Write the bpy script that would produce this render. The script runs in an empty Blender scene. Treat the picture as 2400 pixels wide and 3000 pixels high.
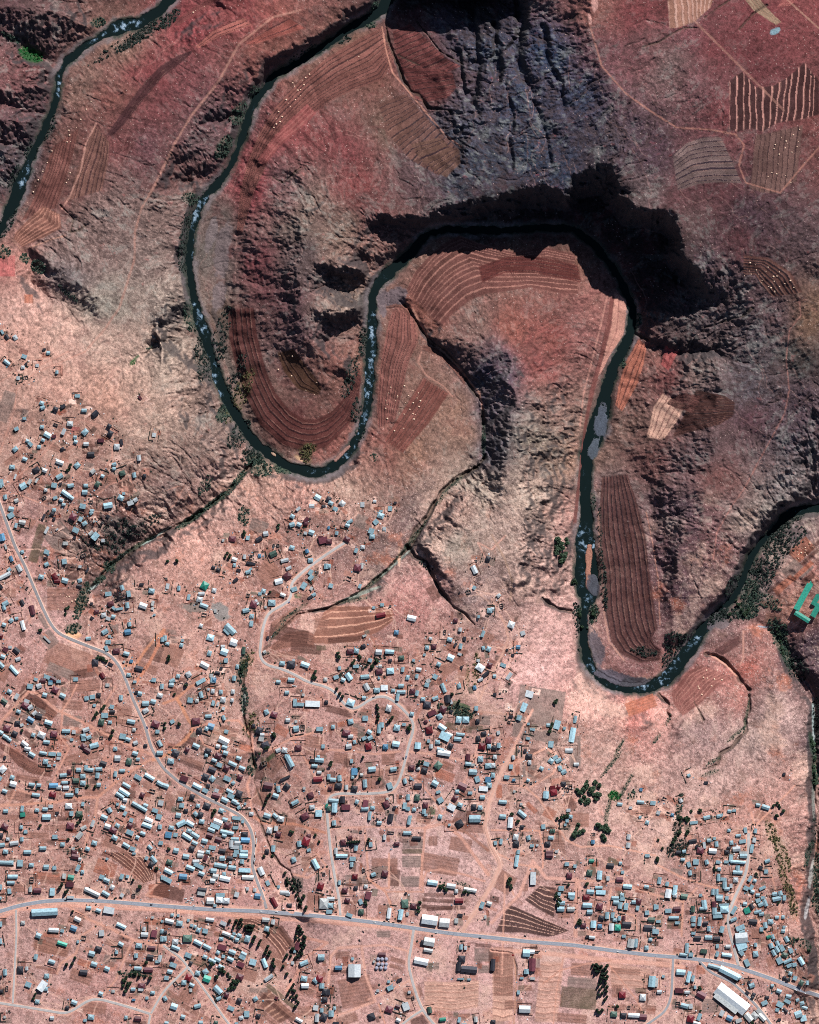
import bpy, math, random
import numpy as np
from mathutils import Vector, Matrix
random.seed(7)
rng = np.random.default_rng(7)
R = math.radians
C = bpy.context.scene.collection
S = 0.6                      # metres per photograph pixel
def PX(x): return (x-1200.0)*S
def PY(y): return (1500.0-y)*S

# ---------------------------------------------------------------- camera, sky, sun, exposure
cam_d = bpy.data.cameras.new('camera'); cam = bpy.data.objects.new('camera', cam_d); C.objects.link(cam)
H = 20000.0
cam.location = (0, 0, H+60); cam.rotation_euler = (0, 0, 0)
cam_d.sensor_fit = 'VERTICAL'; cam_d.sensor_height = 24.0
cam_d.lens = 24.0*H/(3000*S)
cam_d.clip_start = 100.0; cam_d.clip_end = 60000.0
bpy.context.scene.camera = cam

SUN_AZ, SUN_EL = 27.0, 40.0          # degrees east of north, above the horizon
w = bpy.data.worlds.new('World'); bpy.context.scene.world = w; w.use_nodes = True
nt = w.node_tree; nt.nodes.clear()
sky = nt.nodes.new('ShaderNodeTexSky'); sky.sky_type = 'NISHITA'; sky.sun_disc = False
sky.sun_elevation = R(SUN_EL); sky.sun_rotation = R(SUN_AZ); sky.altitude = 1600; sky.air_density = 1.0; sky.dust_density = 0.3
bg = nt.nodes.new('ShaderNodeBackground'); bg.inputs['Strength'].default_value = 0.05
wo = nt.nodes.new('ShaderNodeOutputWorld')
nt.links.new(sky.outputs[0], bg.inputs[0]); nt.links.new(bg.outputs[0], wo.inputs[0])
sd = bpy.data.lights.new('sun', 'SUN'); so = bpy.data.objects.new('sun', sd); C.objects.link(so)
sd.energy = 5.0; sd.angle = R(0.5); sd.color = (1.0, 0.975, 0.945)
d = Vector((math.sin(R(SUN_AZ))*math.cos(R(SUN_EL)), math.cos(R(SUN_AZ))*math.cos(R(SUN_EL)), math.sin(R(SUN_EL))))
so.rotation_euler = d.to_track_quat('Z', 'Y').to_euler(); so.location = d*3000
sc = bpy.context.scene
sc.view_settings.view_transform = 'Standard'; sc.view_settings.look = 'None'
sc.cycles.use_denoising = False; sc.cycles.filter_width = 1.0; sc.cycles.diffuse_bounces = 1; sc.cycles.max_bounces = 4
sc.view_settings.exposure = 0.08; sc.view_settings.gamma = 1.0
GAIN = 0.86                           # how bright a white flat surface comes out
def lin(c):
    c = np.asarray(c, float)/255.0
    return np.where(c <= .04045, c/12.92, ((c+.055)/1.055)**2.4)
def alb(r, g, b): return tuple(np.clip(lin((r, g, b))/GAIN, 0, .9))
STEP = 2.0
# ---- the lie of the land, all in pixels of the 2400 x 3000 photograph (1 px = 0.6 m); heights in metres
RIVERS = [   # x,y,half width
 "505,-60,20 500,-20,20 475,15,14 435,48,13 400,66,16 350,75,20 300,100,10 240,138,9 195,172,9 172,210,8 165,262,8 158,305,8 140,345,9 120,392,9 102,428,9 85,465,10 66,512,16 50,565,19 26,612,12 6,652,10 -30,710,12 -80,760,12",
 "1150,-60,20 1142,-20,20 1120,22,18 1082,50,14 1040,72,12 1000,95,11 955,128,10 905,158,10 855,190,10 805,216,10 775,258,9 748,288,10 730,330,10 716,372,9 702,415,9 686,458,9 664,500,9 640,530,9 608,562,10 588,592,12 572,625,11 562,660,10 556,700,10 551,740,10 553,785,10 560,832,10 568,880,10 578,920,12 592,960,16 606,1005,14 622,1055,12 636,1105,14 654,1150,14 672,1190,13 696,1228,13 724,1268,13 756,1305,13 790,1332,13 822,1354,13 860,1374,13 905,1384,14 945,1382,14 982,1366,14 1012,1338,13 1038,1300,11 1057,1260,10 1071,1218,10 1079,1170,12 1082,1110,12 1084,1060,11 1090,1005,13 1092,950,13 1090,905,10 1090,868,9 1104,836,12 1124,812,16 1152,788,16 1178,764,13 1207,734,12 1232,702,10 1258,682,8 1310,668,9 1400,672,9 1500,672,9 1600,664,9 1680,668,9 1742,712,9 1790,772,9 1830,838,9 1856,908,10 1856,935,11 1848,975,13 1828,1020,13 1806,1060,14 1788,1108,13 1776,1155,18 1764,1205,24 1752,1250,26 1738,1295,26 1722,1335,18 1717,1380,16 1715,1430,15 1716,1480,13 1720,1530,18 1716,1585,28 1718,1640,30 1720,1700,34 1722,1740,26 1716,1785,12 1712,1830,10 1713,1880,12 1720,1930,12 1740,1966,12 1772,1996,12 1812,2014,12 1852,2021,12 1900,2016,15 1948,1995,18 1980,1962,20 2004,1930,20 2032,1888,17 2062,1848,15 2092,1812,13 2120,1784,10 2150,1756,9 2172,1715,9 2188,1672,9 2204,1630,9 2230,1594,9 2266,1554,9 2298,1516,11 2336,1496,11 2420,1484,11 2500,1474,12",
]
# ridge (R) and valley (V) lines: x,y,height
LINES = """
240,-40,14 262,62,1
-60,90,50 0,95,42 40,115,26 90,150,12 150,180,3
-60,20,85 0,30,78 120,30,66 200,60,46 240,78,24
-60,190,72 0,190,62 80,190,52 142,205,32
-40,300,52 60,300,32 110,345,10 132,345,4
-60,245,75 0,250,66 80,250,52 132,275,24
-60,345,70 0,355,58 60,370,42 88,402,20
-40,380,38 50,420,16 70,440,5
-60,420,50 0,425,42 40,470,22 50,500,12
480,90,14 560,60,14 640,10,18
60,650,10 120,520,11 160,400,11 200,300,12 250,220,12 330,165,13 420,120,13
120,640,20 190,540,24 270,420,32 380,270,38 500,160,42 680,60,46 800,0,50
1000,-30,56 900,30,60 800,55,62 720,120,63 700,170,63 640,260,64 570,350,64 500,430,64 455,540,62 415,610,60 393,700,58 395,760,56
795,168,50 842,150,50 895,124,48 940,98,46 985,66,42 1030,40,42 1078,14,44 1110,-30,46
760,200,38 735,240,34 708,280,34 690,330,32 668,390,32 650,430,34 622,480,32 580,520,34 566,560,28 545,620,32 534,690,34 524,760,40 540,840,38 548,890,36
600,500,4 560,545,8 520,528,24 490,515,44
700,340,5 660,345,18 620,345,34
30,690,12 60,728,12 110,710,16
150,690,30 250,660,44 320,620,52
60,742,6 90,790,12 115,850,20 140,880,30 210,905,40 280,925,44
120,740,34 180,790,58 240,830,60 290,870,58 300,920,52
-60,780,30 0,800,38 60,850,42 100,950,60 60,1050,72
558,930,5 500,945,28 430,955,50
570,992,5 500,1012,24 420,1030,40 330,1060,50
490,860,56 460,960,62 470,1060,62 500,1180,62 560,1280,60 640,1360,52
612,1180,30 650,1260,28 700,1340,22
520,1060,48 580,1090,30 606,1080,14
660,1185,5 600,1200,24 540,1205,44
60,1200,86 200,1180,84 330,1200,80 400,1300,76 380,1380,72 200,1400,82 100,1500,76
745,1345,2 700,1400,8 640,1460,13 560,1520,19 480,1555,24 400,1600,29 320,1660,36 270,1720,45 230,1790,56 200,1850,66
260,1520,72 330,1480,72 420,1470,62 500,1470,44 580,1420,34
360,1730,84 440,1640,66 600,1560,46 700,1480,36 760,1430,30
780,1390,24 850,1405,26 920,1412,28 1000,1398,28 1060,1330,24
820,1480,56 900,1500,60 1020,1520,62 1120,1540,62
1140,885,1 1190,903,3 1230,965,6 1320,1070,13 1400,1160,20 1412,1235,25 1418,1345,33 1340,1400,40 1270,1500,45 1200,1600,52 1150,1660,58 1060,1730,66 970,1780,74 870,1800,84 800,1870,92
1265,985,26 1330,988,42 1420,1010,58 1490,1050,74 1512,1160,88 1505,1250,92 1492,1350,92 1470,1430,84
1198,940,10 1250,1020,17 1370,1140,27 1392,1240,34 1380,1330,43
1112,930,4 1108,1060,5 1106,1200,7 1090,1290,12
1180,1000,14 1180,1200,22 1200,1300,34 1260,1380,46 1180,1450,50 1080,1440,42
1240,720,4 1300,700,4 1400,700,4 1550,720,5 1660,720,6 1740,780,6 1790,860,7
1190,880,14 1240,820,14 1300,760,12 1400,760,12 1500,790,14 1650,800,16
1290,960,36 1360,910,34 1450,880,32 1560,880,32 1700,880,26
1480,1000,58 1500,1150,76 1520,1300,82 1530,1500,88 1520,1700,92
1780,880,10 1750,1000,9 1720,1100,8 1705,1200,8 1690,1350,7 1680,1500,7 1665,1640,8 1662,1760,8 1680,1850,8
1190,1605,50 1250,1645,62 1300,1760,78 1350,1840,90
1260,1600,84 1320,1700,94 1400,1800,98
1300,1500,80 1350,1560,90
1130,1720,84 1060,1800,90 1200,1800,92
715,1995,92 715,2100,86 742,2170,84 745,2240,84 737,2290,84 770,2360,85 800,2420,86 822,2530,87 850,2580,88 890,2700,90 865,2900,92
600,2000,100 600,2200,98 900,2200,100 1050,2050,96 1400,2050,98
200,1980,98 60,2200,102 300,2400,102 600,2600,102 1000,2700,104 1500,2700,104 1900,2600,102 2200,2700,100
-60,3060,104 800,3060,104 1600,3060,106 2460,3060,96
-80,1500,95 -80,2400,105
1500,2000,90 1560,2200,92 1700,2450,94 1850,2500,94 2050,2450,92 2250,2450,86
1690,1900,16 1690,1960,22 1730,2020,20 1790,2046,17 1860,2056,15 1930,2044,14
1640,1960,44 1700,2090,52 1800,2130,54 1900,2130,50
1945,2030,1 1965,2100,18 1930,2170,30 1880,2260,48 1800,2360,65 1770,2420,80
2040,1900,1 2080,1918,5 2120,1958,14 2170,2008,22 2200,2050,28 2195,2130,36 2150,2180,44 2100,2240,54 2040,2330,68 2000,2400,82
1990,1985,12 2050,1945,14 2120,2010,26 2060,2080,38 2000,2140,44
2075,1880,10 2130,1860,16 2200,1850,18 2270,1900,24 2330,2010,32
2270,1980,44 2280,2100,54 2300,2250,68 2310,2400,78 2300,2600,92
2215,1820,2 2240,1840,2 2285,1870,3 2310,1925,4 2345,1975,6 2385,2030,8 2386,2150,12 2391,2300,18 2388,2500,24 2378,2650,28 2392,2760,30 2400,2900,36 2400,3060,40
2335,1900,26 2380,1960,36 2440,2030,50 2450,2300,52 2450,2600,56 2450,3000,60
2300,1840,26 2340,1800,36 2420,1780,50
2368,2080,38 2374,2200,44 2374,2400,56 2362,2560,62 2350,2680,66 2370,2780,84 2360,2900,92
1872,925,6 1862,985,8 1830,1070,8 1806,1150,8 1796,1240,8 1775,1320,8 1756,1400,7 1750,1500,7 1762,1600,8 1772,1700,8 1774,1800,8 1772,1880,8 1810,1960,8 1880,1980,8
1900,1100,30 1880,1250,30 1850,1390,16
1890,1400,22 1925,1560,28 1938,1700,30 1945,1830,28 1930,1900,20
1990,1440,66 1995,1560,68 1985,1680,60 1975,1780,46 1975,1860,30
2110,1100,96 2090,1250,92 2075,1400,88 2065,1550,82 2055,1650,66 2040,1740,46
2380,1000,138 2370,1150,118 2320,1300,94 2290,1400,70
2330,1462,58 2285,1482,56 2248,1520,54 2208,1566,52 2180,1610,50 2162,1665,46 2134,1722,42 2098,1762,36 2045,1815,28 2000,1870,20
2200,1600,30
2000,1080,66 2060,1060,76 2160,1060,98
1895,960,16 1930,935,44 2000,915,64 2080,930,80 2140,950,96
1880,1005,10 1915,1020,18 1960,1035,28 2010,1034,36 2080,1015,56 2130,1000,88
1920,995,40 1990,1012,54 2070,998,72
2260,1620,8 2290,1560,8 2360,1530,14 2430,1500,20
2330,1680,28 2260,1750,16 2240,1790,12 2400,1700,50 2460,1650,60
1725,-60,172 1728,80,166 1762,200,164 1800,270,164 1872,330,162 1965,390,160 2040,450,158
1950,-60,182 2000,200,178 2150,340,176 2400,100,195 2500,300,198
2060,600,150 2150,680,150 2250,600,164 2400,600,174 2400,780,166
2180,760,142 2260,850,134 2350,870,148
1340,606,92 1400,586,98 1500,574,104 1580,560,112 1660,552,122 1700,516,128 1750,494,134 1800,498,138 1818,550,140 1860,622,144 1900,628,146 1940,614,150 1980,634,154 1992,690,152 2008,752,148 2050,790,136 2075,835,112
1345,640,6 1400,628,6 1500,618,6 1590,610,6 1680,598,7 1730,572,14 1770,566,18 1796,610,16 1830,664,12 1890,676,14 1940,672,18 1950,710,16 1962,778,14 2000,832,24 2020,872,46
1880,905,8 1930,890,18 1980,884,40 2060,886,74 2150,880,112
1650,60,138 1640,250,136 1700,400,136 1740,470,136
1450,60,88 1460,250,96 1500,400,106
1330,70,50 1330,200,58 1360,330,72 1380,440,88 1350,540,92
1130,62,4 1142,130,10 1170,230,20 1230,310,32 1290,385,46 1350,440,68
1200,62,18 1260,110,34 1250,250,38 1300,300,50
1060,90,6 960,145,8 870,210,9 790,300,10 745,390,11 715,480,12 696,580,13 686,700,13 680,850,14 690,980,16 720,1120,16 780,1230,14 860,1300,12 950,1300,12 1025,1230,10 1052,1130,8
1110,160,20 1010,220,24 910,300,28 830,380,30 770,470,34 740,560,36
1150,330,36 1050,400,50 950,470,58 880,520,62 1150,470,62 1250,540,78
1080,560,80 980,600,88 900,660,88 890,760,90 895,860,86 905,950,76 930,1030,60 960,1090,40 950,1160,24
780,640,48 760,760,46 780,900,42 800,1020,36 850,1140,24
1080,634,74 1150,642,70 1250,632,76 1330,604,92
1090,662,36 1150,672,20 1240,664,6
1120,700,34 1160,706,26 1200,712,10
1060,760,36 1100,780,12
940,768,94 985,775,90 1030,788,78 1066,806,52
962,796,46 1005,812,32 1050,832,12
980,835,40 1030,850,22
1010,850,32 1050,880,24 1068,900,12
932,900,88 985,912,84 1025,910,72 1052,912,46
948,930,42 995,942,26 1040,944,10
960,985,32 1005,990,22
980,1085,44 1015,1088,28
1000,1108,16
612,640,3 600,760,3 618,880,4 655,1000,5
640,700,5 650,850,6 700,1080,7 740,1200,7
1160,-50,70 1250,-42,96 1400,-40,130 1540,-60,160
1180,-28,8 1260,-22,18 1400,-16,40 1500,-10,70
1200,24,14 1300,36,40
""".strip().split("\n")
# soil colour samples: x,y,r,g,b (sRGB on flat ground; bluish dark slopes and black bowl include painted shade), rock 0-1, speckle 0-1
SOIL_AND_SHADE = """
20,40,99,67,71,.7,.2
100,100,95,71,73,.8,.2
60,230,116,71,73,.8,.2
100,350,95,67,73,.8,.3
30,480,78,64,71,.9,.3
250,250,127,92,85,.4,.2
350,120,132,96,87,.3,.2
200,420,110,72,67,.2,.2
150,560,103,66,62,.1,.2
320,300,123,74,69,.3,.1
430,200,124,61,64,.1,.1
540,80,124,58,62,.1,.1
700,30,123,63,64,.1,.1
800,90,132,74,69,.2,.1
350,430,112,63,64,.1,.1
460,330,110,59,62,.2,.1
560,230,114,63,66,.3,.1
640,330,99,71,77,.7,.2
600,420,99,74,77,.8,.2
420,450,105,67,73,.5,.1
500,500,105,68,67,.3,.1
350,640,130,101,98,.9,.2
280,720,130,99,96,.9,.3
480,620,125,97,93,.9,.3
430,760,138,110,106,.8,.3
480,860,159,133,125,.8,.3
300,880,151,133,125,.6,.3
200,800,110,95,98,.6,.3
40,790,158,104,98,.1,.2
60,900,192,141,132,.2,.3
60,1000,202,146,135,.2,.3
200,960,192,146,135,.3,.4
350,1000,187,146,135,.3,.3
480,1050,177,146,135,.5,.3
600,1250,130,103,98,.8,.4
150,1150,187,136,125,.3,.6
300,1180,177,126,114,.3,.6
420,1180,187,144,132,.4,.5
480,1250,172,136,125,.6,.4
200,1330,187,136,125,.2,.4
400,1400,140,105,98,.7,.6
480,1450,120,95,94,.8,.6
640,1440,187,146,135,.4,.4
350,1560,70,60,62,.6,.6
250,1600,80,66,64,.6,.6
550,1600,207,157,143,.2,.3
100,1600,197,152,145,.1,.2
100,1750,187,146,140,.1,.2
420,1740,192,146,135,.2,.4
620,1700,187,141,128,.2,.6
800,1480,187,141,128,.4,.6
900,1440,187,136,125,.6,.4
1000,1460,172,136,125,.6,.4
900,1560,161,121,112,.3,.4
1000,1650,151,117,112,.3,.3
1100,1640,130,108,104,.6,.4
1200,1500,125,102,100,.7,.3
1300,1480,177,136,125,.6,.3
1400,1420,166,144,132,.8,.3
1350,1600,161,146,134,.7,.3
1250,1700,187,141,134,.3,.3
1200,1760,172,115,109,.2,.4
1400,1740,130,112,112,.7,.2
1500,1600,182,152,140,.7,.3
1550,1500,187,157,145,.8,.3
1620,1700,197,157,145,.5,.3
1600,1850,207,162,154,.3,.3
1550,1950,207,162,156,.2,.3
1480,1850,192,152,143,.4,.3
1700,2060,212,157,147,.3,.3
1780,2150,192,152,140,.5,.6
1650,2180,177,146,135,.5,.6
1850,2100,202,126,116,.2,.2
1950,2100,197,146,135,.2,.2
2050,2150,166,136,132,.6,.3
2200,2150,166,141,134,.6,.3
2300,2100,177,146,140,.5,.3
2100,2300,187,152,143,.6,.4
2300,2300,192,146,135,.4,.6
2200,2400,202,152,140,.3,.5
1900,2350,192,155,145,.5,.4
1700,2300,197,155,145,.4,.3
1000,1830,192,144,134,.3,.5
1250,1880,192,144,134,.2,.3
900,1900,182,133,123,.2,.5
600,1900,197,152,140,.2,.3
700,2050,187,144,134,.2,.5
1000,2100,192,148,140,.1,.3
1300,2200,192,148,140,.1,.3
1250,2400,202,162,156,.05,.1
1300,2450,207,168,162,.05,.1
1150,2480,207,168,163,.05,.2
1000,2560,202,162,156,.05,.2
1300,2560,207,166,159,.05,.1
1400,2850,207,162,156,.05,.1
1200,2800,207,162,154,.05,.1
1550,2850,202,159,154,.1,.1
1100,2900,202,157,150,.1,.1
1800,2800,207,159,150,.1,.2
1980,2800,207,162,154,.1,.2
2300,2700,192,146,135,.3,.6
2350,2600,187,131,120,.4,.6
2200,2900,197,152,145,.1,.3
700,2700,202,152,145,.1,.2
300,2700,197,155,145,.1,.3
100,2850,192,152,145,.2,.3
300,2900,197,148,140,.1,.3
500,2950,192,144,134,.1,.3
800,2900,187,141,132,.1,.3
100,2100,182,136,128,.1,.3
300,2200,192,144,132,.1,.3
100,2450,192,146,135,.1,.3
400,2450,192,144,134,.1,.3
620,2380,177,138,132,.1,.3
850,2400,192,146,135,.1,.4
640,620,96,83,80,.2,.1
620,750,101,88,85,.1,.1
640,950,105,80,73,.2,.4
740,500,132,66,69,.1,.1
800,420,123,57,62,.2,.1
720,560,140,61,67,.2,.1
900,400,123,63,64,.3,.1
1000,450,112,56,59,.2,.1
1050,540,110,54,55,.2,.1
1100,620,108,64,65,.6,.2
900,600,125,99,92,.9,.3
830,560,112,77,82,.7,.2
850,680,121,101,96,.9,.4
1000,680,130,101,92,.8,.4
950,720,121,92,85,.8,.4
1080,740,134,93,87,.7,.2
880,760,91,74,77,.8,.4
750,750,105,54,60,.3,.1
780,850,98,56,60,.3,.1
850,870,95,65,71,.6,.2
900,960,99,71,77,.7,.2
1020,880,147,119,110,.9,.3
960,1050,118,74,69,.3,.1
850,1250,96,59,57,.1,.1
960,1280,145,86,80,.2,.1
1000,1180,105,68,64,.1,.1
1050,1080,127,83,73,.2,.2
800,160,132,83,76,.1,.1
900,230,114,79,73,.1,.1
1050,160,121,83,74,.1,.1
1130,260,114,72,66,.1,.1
1150,380,101,77,69,.1,.1
1250,120,110,68,65,.1,.1
1280,260,105,61,59,.2,.1
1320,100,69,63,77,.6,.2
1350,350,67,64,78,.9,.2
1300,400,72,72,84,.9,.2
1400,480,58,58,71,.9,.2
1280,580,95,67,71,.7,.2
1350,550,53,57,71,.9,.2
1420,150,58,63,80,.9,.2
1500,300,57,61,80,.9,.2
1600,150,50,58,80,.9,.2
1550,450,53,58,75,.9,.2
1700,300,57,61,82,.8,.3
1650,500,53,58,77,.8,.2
1750,30,140,88,82,.3,.2
1790,400,82,71,82,.9,.3
1850,200,121,74,78,.6,.1
1850,60,124,63,66,.3,.1
1950,50,118,61,62,.3,.1
2000,130,121,71,77,.7,.1
1950,200,130,101,100,.9,.1
2050,280,121,80,84,.8,.1
2100,350,123,66,69,.4,.1
2100,150,112,59,62,.2,.1
2250,100,121,63,66,.1,.2
2350,50,127,68,69,.1,.2
2200,200,105,56,59,.2,.1
2380,330,123,68,67,.2,.1
2380,450,114,68,67,.3,.1
1900,450,91,65,75,.7,.2
1980,580,105,63,67,.3,.1
1880,560,112,89,90,.8,.2
2000,660,101,74,75,.7,.2
2100,560,96,56,60,.2,.1
2200,650,79,56,65,.5,.2
2150,720,95,56,60,.3,.2
2350,680,95,71,75,.5,.2
2050,780,82,65,73,.9,.2
2130,830,87,67,73,.8,.2
2370,920,132,95,80,.4,.3
2250,900,97,72,77,.7,.3
2200,1000,91,76,82,.8,.2
2050,950,87,71,75,.9,.2
1960,980,87,69,71,.8,.2
2330,1050,65,56,56,.5,.4
2200,1120,91,77,84,.8,.2
2050,1080,121,99,96,.8,.2
1950,1090,118,63,64,.3,.1
2200,1230,95,61,69,.5,.1
2350,1200,91,69,77,.8,.2
2320,1300,91,77,85,.9,.2
2300,1420,130,112,113,.8,.2
1900,1050,123,79,74,.4,.2
1850,1250,118,86,80,.4,.2
2050,1350,97,74,78,.7,.1
1900,1350,110,68,67,.4,.1
2120,1420,118,72,70,.3,.1
1990,1500,95,74,83,.7,.1
2000,1650,100,72,83,.6,.1
2080,1560,115,78,81,.6,.1
2120,1620,125,88,87,.6,.1
2000,1780,95,70,79,.6,.1
2060,1720,120,88,87,.6,.1
1760,1450,105,85,89,.3,.2
1850,1950,140,100,100,.2,.2
1800,1900,166,121,116,.2,.1
1690,1350,158,114,100,.2,.2
1660,1500,182,131,123,.2,.2
1750,900,149,96,91,.2,.2
1680,960,138,89,87,.5,.2
1600,980,127,68,64,.3,.1
1500,960,132,74,66,.3,.1
1400,960,121,89,84,.7,.2
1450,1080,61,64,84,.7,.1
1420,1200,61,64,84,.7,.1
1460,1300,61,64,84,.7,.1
1560,1080,132,70,67,.2,.1
1600,1180,138,99,92,.7,.2
1540,1280,143,123,112,.9,.2
1620,1320,138,108,98,.8,.2
1300,740,132,95,85,.1,.1
1500,760,114,77,69,.1,.1
1650,780,132,86,76,.1,.1
1230,900,132,79,71,.2,.1
1150,1000,123,84,76,.2,.1
1240,1100,127,88,80,.2,.1
1330,1180,145,103,90,.3,.1
1370,1250,149,107,92,.3,.1
1200,1320,140,98,85,.4,.3
1120,1320,132,80,74,.3,.2
2230,1500,151,131,125,.7,.2
2300,1600,105,92,96,.5,.3
2350,1700,151,102,94,.2,.2
2200,1720,100,88,92,.5,.3
2300,1780,187,133,116,.2,.3
2150,1900,166,121,114,.2,.1
2250,1950,166,124,116,.2,.1
2200,1960,192,105,90,.2,.1
2330,1950,60,50,62,.5,.5
2390,1900,75,62,74,.5,.4
2400,2200,70,58,68,.5,.4
2395,2600,80,68,68,.5,.6
2400,2850,110,85,80,.4,.4
2020,2000,151,92,88,.1,.1
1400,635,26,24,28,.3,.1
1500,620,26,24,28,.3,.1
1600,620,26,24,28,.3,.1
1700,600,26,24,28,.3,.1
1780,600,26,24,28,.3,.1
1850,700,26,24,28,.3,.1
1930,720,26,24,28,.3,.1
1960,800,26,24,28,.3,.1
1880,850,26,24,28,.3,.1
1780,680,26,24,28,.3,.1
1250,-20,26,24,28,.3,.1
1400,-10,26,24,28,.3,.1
2100,1850,120,98,98,.4,.3
""".strip().split("\n")  # near-black rows: bowl and top-edge cast shadow painted into the ground colour
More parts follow.
